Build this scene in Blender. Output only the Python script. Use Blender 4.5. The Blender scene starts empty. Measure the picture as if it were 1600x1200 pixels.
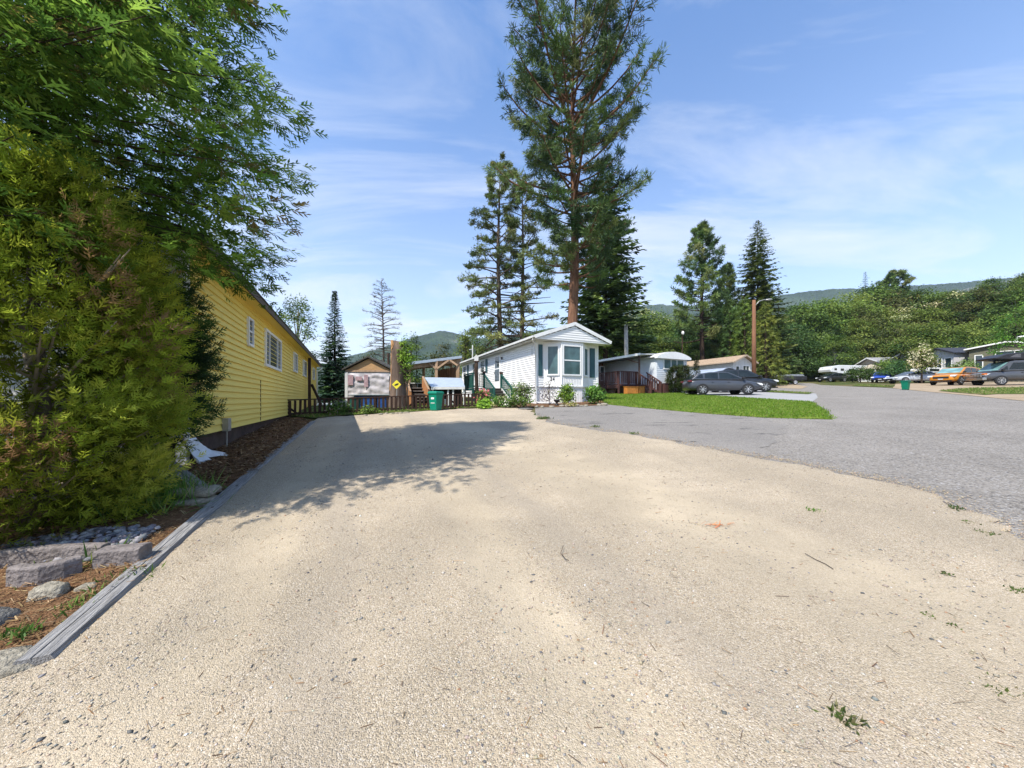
import bpy, math, random
import numpy as np
from mathutils import Vector, Matrix, noise
from mathutils.geometry import delaunay_2d_cdt

SC = bpy.context.scene
COL = SC.collection
R = math.radians
HAZE = True

# ------------------------------------------------------------------ camera
EYE = 1.2
FPX = 540.0          # focal length in pixels of a 1600 px wide frame
HOR = 625.0          # true horizon row in that frame
cd = bpy.data.cameras.new('camera')
cam = bpy.data.objects.new('camera', cd)
COL.objects.link(cam)
cam.location = (0, 0, EYE)
cam.rotation_euler = (R(90), 0, 0)
cd.sensor_width = 36
cd.lens = FPX / 1600 * 36
cd.shift_y = (HOR - 600) / 1600
cd.clip_start = 0.05
cd.clip_end = 12000
SC.camera = cam

# ------------------------------------------------------------------ light
SUN_EL = R(54)
TRAVEL = Vector((0.64, 0.77, 0)).normalized()      # the way the light travels over the ground
to_sun = Vector((-TRAVEL.x * math.cos(SUN_EL), -TRAVEL.y * math.cos(SUN_EL), math.sin(SUN_EL)))
w = bpy.data.worlds.new('World')
SC.world = w
w.use_nodes = True
nt = w.node_tree
nt.nodes.clear()
wo = nt.nodes.new('ShaderNodeOutputWorld')
bg = nt.nodes.new('ShaderNodeBackground')
sky = nt.nodes.new('ShaderNodeTexSky')
sky.sky_type = 'NISHITA'
sky.sun_disc = False
sky.sun_elevation = SUN_EL
sky.sun_rotation = math.atan2(to_sun.x, to_sun.y)
sky.altitude = 450
sky.air_density = 1.0
sky.dust_density = 0.25
sky.ozone_density = 3.0
tc = nt.nodes.new('ShaderNodeTexCoord')
sep = nt.nodes.new('ShaderNodeSeparateXYZ')
nt.links.new(tc.outputs['Generated'], sep.inputs[0])
addz = nt.nodes.new('ShaderNodeMath'); addz.operation = 'ADD'; addz.inputs[1].default_value = 0.16
nt.links.new(sep.outputs['Z'], addz.inputs[0])
mx = nt.nodes.new('ShaderNodeMath'); mx.operation = 'MAXIMUM'; mx.inputs[1].default_value = 0.05
nt.links.new(addz.outputs[0], mx.inputs[0])
dx = nt.nodes.new('ShaderNodeMath'); dx.operation = 'DIVIDE'
dy = nt.nodes.new('ShaderNodeMath'); dy.operation = 'DIVIDE'
nt.links.new(sep.outputs['X'], dx.inputs[0]); nt.links.new(mx.outputs[0], dx.inputs[1])
nt.links.new(sep.outputs['Y'], dy.inputs[0]); nt.links.new(mx.outputs[0], dy.inputs[1])
cmb = nt.nodes.new('ShaderNodeCombineXYZ')
nt.links.new(dx.outputs[0], cmb.inputs[0]); nt.links.new(dy.outputs[0], cmb.inputs[1])
mp = nt.nodes.new('ShaderNodeMapping')
mp.inputs['Scale'].default_value = (0.55, 1.5, 1)
mp.inputs['Rotation'].default_value = (0, 0, R(-14))
nt.links.new(cmb.outputs[0], mp.inputs[0])
n1 = nt.nodes.new('ShaderNodeTexNoise')
n1.inputs['Scale'].default_value = 1.5; n1.inputs['Detail'].default_value = 9
n1.inputs['Roughness'].default_value = 0.62; n1.inputs['Distortion'].default_value = 0.7
nt.links.new(mp.outputs[0], n1.inputs['Vector'])
rp = nt.nodes.new('ShaderNodeValToRGB')
rp.color_ramp.elements[0].position = 0.455; rp.color_ramp.elements[0].color = (0, 0, 0, 1)
rp.color_ramp.elements[1].position = 0.78; rp.color_ramp.elements[1].color = (0.62, 0.62, 0.62, 1)
nt.links.new(n1.outputs['Fac'], rp.inputs[0])
mixc = nt.nodes.new('ShaderNodeMixRGB')
mixc.inputs[2].default_value = (3.9, 4.0, 4.15, 1)
# thin high cloud: seen edge-on it whitens the lower sky all round
om = nt.nodes.new('ShaderNodeMath'); om.operation = 'SUBTRACT'; om.use_clamp = True; om.inputs[0].default_value = 1.0
nt.links.new(sep.outputs['Z'], om.inputs[1])
pw = nt.nodes.new('ShaderNodeMath'); pw.operation = 'POWER'; pw.inputs[1].default_value = 2.7
nt.links.new(om.outputs[0], pw.inputs[0])
ml = nt.nodes.new('ShaderNodeMath'); ml.operation = 'MULTIPLY'; ml.inputs[1].default_value = 0.75
nt.links.new(pw.outputs[0], ml.inputs[0])
mxx = nt.nodes.new('ShaderNodeMath'); mxx.operation = 'ADD'; mxx.use_clamp = True
nt.links.new(ml.outputs[0], mxx.inputs[0]); nt.links.new(rp.outputs[0], mxx.inputs[1])
nt.links.new(mxx.outputs[0], mixc.inputs[0])
shs = nt.nodes.new('ShaderNodeHueSaturation'); shs.inputs['Saturation'].default_value = 1.15; shs.inputs['Value'].default_value = 1.05; shs.inputs['Hue'].default_value = 0.501
nt.links.new(sky.outputs[0], shs.inputs['Color'])
nt.links.new(shs.outputs[0], mixc.inputs[1])
nt.links.new(mixc.outputs[0], bg.inputs[0])
bg.inputs[1].default_value = 0.15
nt.links.new(bg.outputs[0], wo.inputs[0])

sl = bpy.data.lights.new('sun', 'SUN')
sl.energy = 3.9
sl.angle = R(0.55)
sl.color = (1.0, 0.945, 0.855)
sun = bpy.data.objects.new('sun', sl)
COL.objects.link(sun)
sun.location = (-30, -20, 60)
sun.rotation_euler = (-to_sun).to_track_quat('-Z', 'Y').to_euler()

SC.view_settings.view_transform = 'Standard'
SC.view_settings.look = 'None'
SC.view_settings.gamma = 1.0
SC.view_settings.exposure = 0.95
SC.cycles.max_bounces = 8
SC.cycles.diffuse_bounces = 6
SC.cycles.transmission_bounces = 6
SC.cycles.transparent_max_bounces = 8
SC.cycles.sample_clamp_indirect = 6

# ------------------------------------------------------------------ terrain
def sst(a, b, x):
    t = (x - a) / (b - a)
    t = 0.0 if t < 0 else 1.0 if t > 1 else t
    return t * t * (3 - 2 * t)

def gz(X, Y):
    r = math.hypot(X + 10, Y)
    k = min(1.0, 112.0 / max(r, 1e-3))
    z = (0.055 * Y + 0.019 * X) * k
    az = X / Y if Y > 1 else (99 if X > 0 else -99)
    if Y > 14:
        wl = sst(-0.10, -0.42, az) * sst(15, 27, Y)
        if wl > 0:
            zl = 0.85 - 0.03 * min(max(Y - 20, 0), 260)
            z = z * (1 - wl) + zl * wl
    if r > 98:
        wh = sst(0.12, 0.62, az) if Y > 1 else (1 if X > 0 else 0)
        u = r - 98
        wh *= 1 + 0.45 * sst(0.95, 1.4, az)
        z += wh * 34 * (1 - math.exp(-u * 0.22 / 34))
    return z

def gp(px, py):
    """where the sight line through a point of the 1600 px frame meets the sloping ground plane"""
    a = (px - 800) / FPX; b = (HOR - py) / FPX
    t = EYE / (0.055 + 0.019 * a - b)
    return (a * t, t)

def at(px, py, Y):
    return Vector(((px - 800) / FPX * Y, Y, EYE + (HOR - py) / FPX * Y))

# ------------------------------------------------------------------ materials
MATS = {}
def newmat(name):
    m = bpy.data.materials.new(name); m.use_nodes = True
    t = m.node_tree
    return m, t, t.nodes['Principled BSDF'], t.nodes, t.links

def M(name, col, rough=0.7, var=0.18, scale=6.0, bump=0.0, bscale=60.0, metal=0.0, spec=0.35,
      stretch=(1, 1, 1), col2=None, fac=(0.35, 0.7), coat=0.0, detail=6, dirt=0.0):
    if name in MATS: return MATS[name]
    m, t, bs, N, L = newmat(name)
    tcn = N.new('ShaderNodeTexCoord')
    mpn = N.new('ShaderNodeMapping'); mpn.inputs['Scale'].default_value = stretch
    L.new(tcn.outputs['Object'], mpn.inputs[0])
    ns = N.new('ShaderNodeTexNoise'); ns.inputs['Scale'].default_value = scale
    ns.inputs['Detail'].default_value = detail; ns.inputs['Roughness'].default_value = 0.65
    L.new(mpn.outputs[0], ns.inputs['Vector'])
    cr = N.new('ShaderNodeValToRGB')
    c = col
    a = tuple(max(0, x * (1 - var)) for x in c) if col2 is None else c
    b = tuple(min(1, x * (1 + var)) for x in c) if col2 is None else col2
    cr.color_ramp.elements[0].position = fac[0]; cr.color_ramp.elements[0].color = (*a, 1)
    cr.color_ramp.elements[1].position = fac[1]; cr.color_ramp.elements[1].color = (*b, 1)
    L.new(ns.outputs['Fac'], cr.inputs[0])
    out = cr.outputs[0]
    if dirt > 0:
        nd = N.new('ShaderNodeTexNoise'); nd.inputs['Scale'].default_value = 1.3; nd.inputs['Detail'].default_value = 9
        L.new(tcn.outputs['Object'], nd.inputs['Vector'])
        rd = N.new('ShaderNodeValToRGB')
        rd.color_ramp.elements[0].position = 0.5; rd.color_ramp.elements[0].color = (0, 0, 0, 1)
        rd.color_ramp.elements[1].position = 0.75; rd.color_ramp.elements[1].color = (dirt, dirt, dirt, 1)
        L.new(nd.outputs['Fac'], rd.inputs[0])
        mi = N.new('ShaderNodeMixRGB'); mi.inputs[2].default_value = (0.16, 0.13, 0.09, 1)
        L.new(rd.outputs[0], mi.inputs[0]); L.new(out, mi.inputs[1]); out = mi.outputs[0]
    L.new(out, bs.inputs['Base Color'])
    bs.inputs['Roughness'].default_value = rough
    bs.inputs['Metallic'].default_value = metal
    bs.inputs['Specular IOR Level'].default_value = spec
    bs.inputs['Coat Weight'].default_value = coat
    if bump > 0:
        nb = N.new('ShaderNodeTexNoise'); nb.inputs['Scale'].default_value = bscale; nb.inputs['Detail'].default_value = 5
        L.new(mpn.outputs[0], nb.inputs['Vector'])
        bp = N.new('ShaderNodeBump'); bp.inputs['Strength'].default_value = bump; bp.inputs['Distance'].default_value = 0.02
        L.new(nb.outputs['Fac'], bp.inputs['Height']); L.new(bp.outputs[0], bs.inputs['Normal'])
    MATS[name] = m
    return m

def leafmat(name, trans=0.35, rough=0.55, spec=0.25):
    if name in MATS: return MATS[name]
    m, t, bs, N, L = newmat(name)
    at_ = N.new('ShaderNodeAttribute'); at_.attribute_name = 'Col'
    oi = N.new('ShaderNodeObjectInfo')
    hs = N.new('ShaderNodeHueSaturation')
    mr = N.new('ShaderNodeMapRange'); mr.inputs['To Min'].default_value = 0.485; mr.inputs['To Max'].default_value = 0.515
    L.new(oi.outputs['Random'], mr.inputs['Value']); L.new(mr.outputs[0], hs.inputs['Hue'])
    mv = N.new('ShaderNodeMapRange'); mv.inputs['To Min'].default_value = 0.8; mv.inputs['To Max'].default_value = 1.2
    wn = N.new('ShaderNodeTexWhiteNoise'); wn.noise_dimensions = '1D'
    L.new(oi.outputs['Random'], wn.inputs['W']); L.new(wn.outputs['Value'], mv.inputs['Value'])
    L.new(mv.outputs[0], hs.inputs['Value'])
    L.new(at_.outputs['Color'], hs.inputs['Color'])
    L.new(hs.outputs[0], bs.inputs['Base Color'])
    bs.inputs['Roughness'].default_value = rough
    bs.inputs['Specular IOR Level'].default_value = spec
    tr = N.new('ShaderNodeBsdfTranslucent'); L.new(hs.outputs[0], tr.inputs[0])
    mi = N.new('ShaderNodeMixShader'); mi.inputs[0].default_value = trans
    L.new(bs.outputs[0], mi.inputs[1]); L.new(tr.outputs[0], mi.inputs[2])
    L.new(mi.outputs[0], N['Material Output'].inputs[0])
    MATS[name] = m
    return m

def glassmat(name, col=(0.03, 0.05, 0.06), rough=0.05, spec=0.6):
    if name in MATS: return MATS[name]
    m, t, bs, N, L = newmat(name)
    tcn = N.new('ShaderNodeTexCoord')
    ns = N.new('ShaderNodeTexNoise'); ns.inputs['Scale'].default_value = 1.7; ns.inputs['Detail'].default_value = 2
    L.new(tcn.outputs['Object'], ns.inputs['Vector'])
    cr = N.new('ShaderNodeValToRGB')
    cr.color_ramp.elements[0].position = 0.4; cr.color_ramp.elements[0].color = (*[x * 0.75 for x in col], 1)
    cr.color_ramp.elements[1].position = 0.65; cr.color_ramp.elements[1].color = (*[x * 1.3 for x in col], 1)
    L.new(ns.outputs['Fac'], cr.inputs[0]); L.new(cr.outputs[0], bs.inputs['Base Color'])
    bs.inputs['Roughness'].default_value = rough
    bs.inputs['Specular IOR Level'].default_value = spec
    MATS[name] = m
    return m

# ------------------------------------------------------------------ mesh helpers
def tag(o, label=None, cat=None, group=None, kind=None):
    if label: o['label'] = label
    if cat: o['category'] = cat
    if group: o['group'] = group
    if kind: o['kind'] = kind
    return o

def empty(name, loc, rz=0.0, label=None, cat=None, group=None):
    o = bpy.data.objects.new(name, None); COL.objects.link(o)
    o.location = loc; o.rotation_euler = (0, 0, rz); o.empty_display_size = 0.2
    return tag(o, label, cat, group)

class MB:
    def __init__(s): s.v = []; s.f = []; s.mi = []; s.cur = 0
    def add(s, vs, fs):
        b = len(s.v); s.v += [tuple(p) for p in vs]
        for f in fs: s.f.append(tuple(b + i for i in f)); s.mi.append(s.cur)
        return s
    def box(s, x0, x1, y0, y1, z0, z1):
        vs = [(x, y, z) for z in (z0, z1) for y in (y0, y1) for x in (x0, x1)]
        return s.add(vs, [(0, 2, 3, 1), (4, 5, 7, 6), (0, 1, 5, 4), (2, 6, 7, 3), (0, 4, 6, 2), (1, 3, 7, 5)])
    def bar(s, p0, p1, wd, ht, up=(0, 0, 1)):
        p0 = Vector(p0); p1 = Vector(p1); d = (p1 - p0).normalized()
        u = Vector(up)
        if abs(d.dot(u)) > 0.98: u = Vector((0, 1, 0))
        sd = d.cross(u).normalized(); u = sd.cross(d).normalized()
        vs = []
        for p in (p0, p1):
            for a, b in ((-1, -1), (1, -1), (1, 1), (-1, 1)): vs.append(p + sd * a * wd / 2 + u * b * ht / 2)
        return s.add(vs, [(3, 2, 1, 0), (4, 5, 6, 7), (0, 1, 5, 4), (1, 2, 6, 5), (2, 3, 7, 6), (3, 0, 4, 7)])
    def tube(s, pts, rad, n=8, cap=True):
        pts = [Vector(p) for p in pts]
        if not hasattr(rad, '__len__'): rad = [rad] * len(pts)
        b = len(s.v); ref = Vector((0.13, 0.97, 0.21))
        for i, p in enumerate(pts):
            d = (pts[min(i + 1, len(pts) - 1)] - pts[max(i - 1, 0)]).normalized()
            sd = d.cross(ref)
            if sd.length < 0.05: sd = d.cross(Vector((1, 0, 0)))
            sd.normalize(); u = sd.cross(d)
            for k in range(n):
                a = 2 * math.pi * k / n
                s.v.append(tuple(p + (sd * math.cos(a) + u * math.sin(a)) * rad[i]))
        for i in range(len(pts) - 1):
            for k in range(n):
                k2 = (k + 1) % n
                s.f.append((b + i * n + k, b + i * n + k2, b + (i + 1) * n + k2, b + (i + 1) * n + k)); s.mi.append(s.cur)
        if cap:
            s.f.append(tuple(b + k for k in range(n - 1, -1, -1))); s.mi.append(s.cur)
            e = b + (len(pts) - 1) * n
            s.f.append(tuple(e + k for k in range(n))); s.mi.append(s.cur)
        return s
    def prism(s, poly, axis, a0, a1):
        """polygon (list of 2-D points) swept along axis 'x','y' or 'z' from a0 to a1"""
        def mk(p, a):
            return {'x': (a, p[0], p[1]), 'y': (p[0], a, p[1]), 'z': (p[0], p[1], a)}[axis]
        n = len(poly)
        vs = [mk(p, a0) for p in poly] + [mk(p, a1) for p in poly]
        fs = [tuple(range(n - 1, -1, -1)), tuple(range(n, 2 * n))]
        fs += [(i, (i + 1) % n, n + (i + 1) % n, n + i) for i in range(n)]
        return s.add(vs, fs)
    def lathe(s, prof, c=(0, 0, 0), n=16, axis='z'):
        b = len(s.v)
        for (r, h) in prof:
            for k in range(n):
                a = 2 * math.pi * k / n; x = r * math.cos(a); y = r * math.sin(a)
                p = (x, y, h) if axis == 'z' else (x, h, y)
                s.v.append((p[0] + c[0], p[1] + c[1], p[2] + c[2]))
        for i in range(len(prof) - 1):
            for k in range(n):
                k2 = (k + 1) % n
                s.f.append((b + i * n + k, b + i * n + k2, b + (i + 1) * n + k2, b + (i + 1) * n + k)); s.mi.append(s.cur)
        return s
    def build(s, name, mat, parent=None, smooth=False, bevel=0.0, subsurf=0, mats=None):
        me = bpy.data.meshes.new(name)
        me.from_pydata(s.v, [], s.f)
        if mats:
            for mm in mats: me.materials.append(mm)
            me.polygons.foreach_set('material_index', s.mi)
        else: me.materials.append(mat)
        if smooth: me.polygons.foreach_set('use_smooth', [True] * len(me.polygons))
        fixn(me)
        o = bpy.data.objects.new(name, me); COL.objects.link(o)
        if parent: o.parent = parent
        if bevel > 0:
            bv = o.modifiers.new('bevel', 'BEVEL'); bv.width = bevel; bv.segments = 2; bv.limit_method = 'ANGLE'
        if subsurf:
            sb = o.modifiers.new('sub', 'SUBSURF'); sb.levels = subsurf; sb.render_levels = subsurf
        return o

import bmesh
def fixn(me):
    bm = bmesh.new(); bm.from_mesh(me)
    bmesh.ops.recalc_face_normals(bm, faces=bm.faces)
    bm.to_mesh(me); bm.free()

def objcopy(src, name, parent=None, loc=None, rot=None, scale=None):
    o = src.copy(); o.name = name; COL.objects.link(o)
    if parent is not None: o.parent = parent
    if loc is not None: o.location = loc
    if rot is not None: o.rotation_euler = rot
    if scale is not None: o.scale = scale
    return o

def copytree(src, loc, rz=0.0, scale=1.0, label=None, group=None, cat=None):
    r = src.copy(); COL.objects.link(r)
    r.location = loc; r.rotation_euler = (0, 0, rz); r.scale = scale if hasattr(scale, '__len__') else (scale,) * 3
    tag(r, label, cat, group)
    for ch in list(src.children):
        c = ch.copy(); COL.objects.link(c); c.parent = r
        for g in list(ch.children):
            d = g.copy(); COL.objects.link(d); d.parent = c
    return r

def quadmesh(name, V, cols, mat, parent=None, tris=False):
    """V (n,4,3) or (n,3,3) corner array -> one mesh with a point colour attribute"""
    n, k = V.shape[0], V.shape[1]
    me = bpy.data.meshes.new(name)
    me.vertices.add(n * k); me.loops.add(n * k); me.polygons.add(n)
    me.vertices.foreach_set('co', V.reshape(-1).astype(np.float32))
    me.loops.foreach_set('vertex_index', np.arange(n * k, dtype=np.int32))
    me.polygons.foreach_set('loop_start', np.arange(0, n * k, k, dtype=np.int32))
    me.polygons.foreach_set('loop_total', np.full(n, k, dtype=np.int32))
    me.update(calc_edges=True)
    ca = me.attributes.new('Col', 'FLOAT_COLOR', 'POINT')
    c4 = np.ones((n, k, 4), dtype=np.float32); c4[:, :, :3] = cols[:, None, :]
    ca.data.foreach_set('color', c4.reshape(-1))
    me.materials.append(mat)
    o = bpy.data.objects.new(name, me); COL.objects.link(o)
    if parent: o.parent = parent
    return o

def unit(a):
    return a / np.maximum(np.linalg.norm(a, axis=-1, keepdims=True), 1e-9)

def leaves(P, D, S, Ln, Wd):
    """diamond leaves: base P, direction D, side S, length, width -> (n,4,3)"""
    Ln = np.asarray(Ln)[:, None]; Wd = np.asarray(Wd)[:, None]
    mid = P + D * Ln * 0.45
    return np.stack([P, mid + S * Wd / 2, P + D * Ln, mid - S * Wd / 2], axis=1)

def sheet(name, poly, zoff, mat, step=None, disp=None, rough_edge=0.0, edge_step=0.5, seed=1, kind='structure', smooth_first=0):
    """a ground-hugging sheet over a world polygon, filled by constrained Delaunay triangles"""
    rnd = random.Random(seed)
    pts = []
    n = len(poly)
    for i in range(n):
        a = Vector(poly[i]); b = Vector(poly[(i + 1) % n])
        L_ = (b - a).length
        dist = max(0.3, min(a.length, b.length))
        st = max(0.05, edge_step * (dist / 6.0))
        k = max(1, int(L_ / st))
        for j in range(k):
            p = a.lerp(b, j / k)
            if rough_edge > 0 and j > 0 and i >= smooth_first:
                q = noise.noise((p.x * 1.3, p.y * 1.3, seed)) * 0.8 + noise.noise((p.x * 5, p.y * 5, seed + 3)) * 0.6 + noise.noise((p.x * 17, p.y * 17, seed + 5)) * 0.3
                nrm = Vector((-(b - a).y, (b - a).x)).normalized()
                p = p + nrm * q * rough_edge
            pts.append(p)
    edges = [(i, (i + 1) % len(pts)) for i in range(len(pts))]
    verts = list(pts)
    if step:
        xs = [p.x for p in pts]; ys = [p.y for p in pts]
        r_ = 0.35
        while r_ < step[1]:
            dr = max(step[0], r_ * step[2])
            na = int(2 * math.pi * r_ / dr)
            for k in range(na):
                a = 2 * math.pi * (k + rnd.random() * 0.6) / na
                rr = r_ + rnd.uniform(-0.3, 0.3) * dr
                x = rr * math.cos(a); y = rr * math.sin(a)
                if min(xs) < x < max(xs) and min(ys) < y < max(ys): verts.append(Vector((x, y)))
            r_ += dr
    nb = len(pts)
    res = delaunay_2d_cdt(verts, edges, [], 1, 1e-4)
    vo, fo, orig = res[0], res[2], res[3]
    co = []
    for i, p in enumerate(vo):
        z = gz(p.x, p.y) + zoff
        if disp:
            onb = any(q < nb for q in orig[i]) if orig[i] else True
            z += disp(p.x, p.y, onb)
        co.append((p.x, p.y, z))
    me = bpy.data.meshes.new(name); me.from_pydata(co, [], fo); me.materials.append(mat)
    me.polygons.foreach_set('use_smooth', [True] * len(me.polygons))
    fixn(me)
    o = bpy.data.objects.new(name, me); COL.objects.link(o)
    if me.polygons and me.polygons[0].normal.z < 0: me.flip_normals()
    return tag(o, kind=kind)

# ================================================================== THE SETTING
def ground_material():
    m, t, bs, N, L = newmat('ground_soil')
    tcn = N.new('ShaderNodeTexCoord')
    a = N.new('ShaderNodeTexNoise'); a.inputs['Scale'].default_value = 0.35; a.inputs['Detail'].default_value = 8
    b = N.new('ShaderNodeTexNoise'); b.inputs['Scale'].default_value = 9; b.inputs['Detail'].default_value = 8; b.inputs['Roughness'].default_value = 0.7
    L.new(tcn.outputs['Object'], a.inputs['Vector']); L.new(tcn.outputs['Object'], b.inputs['Vector'])
    r1 = N.new('ShaderNodeValToRGB')
    r1.color_ramp.elements[0].position = 0.42; r1.color_ramp.elements[0].color = (0.055, 0.085, 0.018, 1)
    r1.color_ramp.elements[1].position = 0.62; r1.color_ramp.elements[1].color = (0.17, 0.135, 0.075, 1)
    L.new(a.outputs['Fac'], r1.inputs[0])
    r2 = N.new('ShaderNodeValToRGB')
    r2.color_ramp.elements[0].position = 0.3; r2.color_ramp.elements[0].color = (0.55, 0.55, 0.55, 1)
    r2.color_ramp.elements[1].position = 0.75; r2.color_ramp.elements[1].color = (1.35, 1.3, 1.2, 1)
    L.new(b.outputs['Fac'], r2.inputs[0])
    mu = N.new('ShaderNodeMixRGB'); mu.blend_type = 'MULTIPLY'; mu.inputs[0].default_value = 1
    L.new(r1.outputs[0], mu.inputs[1]); L.new(r2.outputs[0], mu.inputs[2])
    L.new(mu.outputs[0], bs.inputs['Base Color']); bs.inputs['Roughness'].default_value = 0.95
    bs.inputs['Specular IOR Level'].default_value = 0.1
    bp = N.new('ShaderNodeBump'); bp.inputs['Strength'].default_value = 0.6; bp.inputs['Distance'].default_value = 0.05
    L.new(b.outputs['Fac'], bp.inputs['Height']); L.new(bp.outputs[0], bs.inputs['Normal'])
    return m

def grit_material(name, base, dark, light, patch, s1=70.0, s2=190.0, bump=0.7, patch_scale=0.55, speck=1.0, cracks=0.0, tracks=()):
    """crushed stone or worn asphalt: patches, two sizes of grain with their own colours, relief"""
    m, t, bs, N, L = newmat(name)
    tcn = N.new('ShaderNodeTexCoord')
    pa = N.new('ShaderNodeTexNoise'); pa.inputs['Scale'].default_value = patch_scale; pa.inputs['Detail'].default_value = 9; pa.inputs['Roughness'].default_value = 0.62
    L.new(tcn.outputs['Object'], pa.inputs['Vector'])
    rp = N.new('ShaderNodeValToRGB')
    rp.color_ramp.elements[0].position = 0.36; rp.color_ramp.elements[0].color = (*patch, 1)
    rp.color_ramp.elements[1].position = 0.62; rp.color_ramp.elements[1].color = (*base, 1)
    L.new(pa.outputs['Fac'], rp.inputs[0])
    out = rp.outputs[0]
    hs = []
    for sc_, amt in ((s1, 0.55 * speck), (s2, 0.8 * speck)):
        v = N.new('ShaderNodeTexVoronoi'); v.inputs['Scale'].default_value = sc_
        L.new(tcn.outputs['Object'], v.inputs['Vector'])
        sp = N.new('ShaderNodeSeparateColor'); L.new(v.outputs['Color'], sp.inputs[0])
        rc = N.new('ShaderNodeValToRGB')
        e = rc.color_ramp.elements
        e[0].position = 0.0; e[0].color = (*dark, 1)
        e[1].position = 1.0; e[1].color = (*light, 1)
        for pos, c in ((0.12, [x * 0.55 for x in base]), (0.32, [x * 0.88 for x in base]), (0.5, base), (0.82, [x * 1.06 for x in base])):
            q = e.new(pos); q.color = (*c, 1)
        L.new(sp.outputs[0], rc.inputs[0])
        mi = N.new('ShaderNodeMixRGB'); mi.inputs[0].default_value = amt * 0.75
        L.new(out, mi.inputs[1]); L.new(rc.outputs[0], mi.inputs[2]); out = mi.outputs[0]
        hs.append(v.outputs['Distance'])
    if cracks > 0:
        cv = N.new('ShaderNodeTexNoise'); cv.inputs['Scale'].default_value = 1.6; cv.inputs['Detail'].default_value = 8; cv.inputs['Roughness'].default_value = 0.72
        cm = N.new('ShaderNodeMapping'); cm.inputs['Scale'].default_value = (0.5, 1.5, 1); cm.inputs['Rotation'].default_value = (0, 0, R(-20))
        L.new(tcn.outputs['Object'], cm.inputs[0]); L.new(cm.outputs[0], cv.inputs['Vector'])
        rc = N.new('ShaderNodeValToRGB')
        rc.color_ramp.elements[0].position = 0.37; rc.color_ramp.elements[0].color = (cracks, cracks, cracks, 1)
        rc.color_ramp.elements[1].position = 0.41; rc.color_ramp.elements[1].color = (0, 0, 0, 1)
        L.new(cv.outputs['Fac'], rc.inputs[0])
        mi = N.new('ShaderNodeMixRGB'); mi.inputs[2].default_value = (0.055, 0.055, 0.055, 1)
        L.new(rc.outputs[0], mi.inputs[0]); L.new(out, mi.inputs[1]); out = mi.outputs[0]
    if tracks:
        # packed wheel paths: smoother, paler fines along straight lines x + 0.42 y = c, broken by noise
        sx_ = N.new('ShaderNodeSeparateXYZ'); L.new(tcn.outputs['Object'], sx_.inputs[0])
        ma = N.new('ShaderNodeMath'); ma.operation = 'MULTIPLY_ADD'; ma.inputs[1].default_value = 0.42
        L.new(sx_.outputs['Y'], ma.inputs[0]); L.new(sx_.outputs['X'], ma.inputs[2])
        wob = N.new('ShaderNodeTexNoise'); wob.inputs['Scale'].default_value = 0.7; wob.inputs['Detail'].default_value = 4
        L.new(tcn.outputs['Object'], wob.inputs['Vector'])
        wa = N.new('ShaderNodeMath'); wa.operation = 'MULTIPLY_ADD'; wa.inputs[1].default_value = 0.7; L.new(wob.outputs['Fac'], wa.inputs[0]); L.new(ma.outputs[0], wa.inputs[2])
        for (c0, hw_, colt, amt) in tracks:
            sb = N.new('ShaderNodeMath'); sb.operation = 'SUBTRACT'; sb.inputs[1].default_value = c0 + 0.35; L.new(wa.outputs[0], sb.inputs[0])
            ab = N.new('ShaderNodeMath'); ab.operation = 'ABSOLUTE'; L.new(sb.outputs[0], ab.inputs[0])
            mr_ = N.new('ShaderNodeMapRange'); mr_.interpolation_type = 'SMOOTHSTEP'
            mr_.inputs['From Min'].default_value = hw_; mr_.inputs['From Max'].default_value = hw_ * 0.3; mr_.inputs['To Max'].default_value = amt
            L.new(ab.outputs[0], mr_.inputs['Value'])
            mn = N.new('ShaderNodeMath'); mn.operation = 'MULTIPLY'; L.new(mr_.outputs[0], mn.inputs[0]); L.new(pa.outputs['Fac'], mn.inputs[1])
            mi = N.new('ShaderNodeMixRGB'); mi.inputs[2].default_value = (*colt, 1)
            L.new(mn.outputs[0], mi.inputs[0]); L.new(out, mi.inputs[1]); out = mi.outputs[0]
    L.new(out, bs.inputs['Base Color'])
    bs.inputs['Roughness'].default_value = 0.93; bs.inputs['Specular IOR Level'].default_value = 0.15
    ad = N.new('ShaderNodeMath'); ad.operation = 'ADD'; L.new(hs[0], ad.inputs[0]); L.new(hs[1], ad.inputs[1])
    bp = N.new('ShaderNodeBump'); bp.inputs['Strength'].default_value = bump; bp.inputs['Distance'].default_value = 0.012; bp.invert = True
    ms = N.new('ShaderNodeMath'); ms.operation = 'MULTIPLY'; L.new(ad.outputs[0], ms.inputs[0])
    mr = N.new('ShaderNodeMapRange'); mr.inputs['From Min'].default_value = 0.35; mr.inputs['From Max'].default_value = 0.65; mr.inputs['To Min'].default_value = 1.3; mr.inputs['To Max'].default_value = 0.25
    L.new(pa.outputs['Fac'], mr.inputs['Value']); L.new(mr.outputs[0], ms.inputs[1])
    L.new(ms.outputs[0], bp.inputs['Height']); L.new(bp.outputs[0], bs.inputs['Normal'])
    return m

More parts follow.
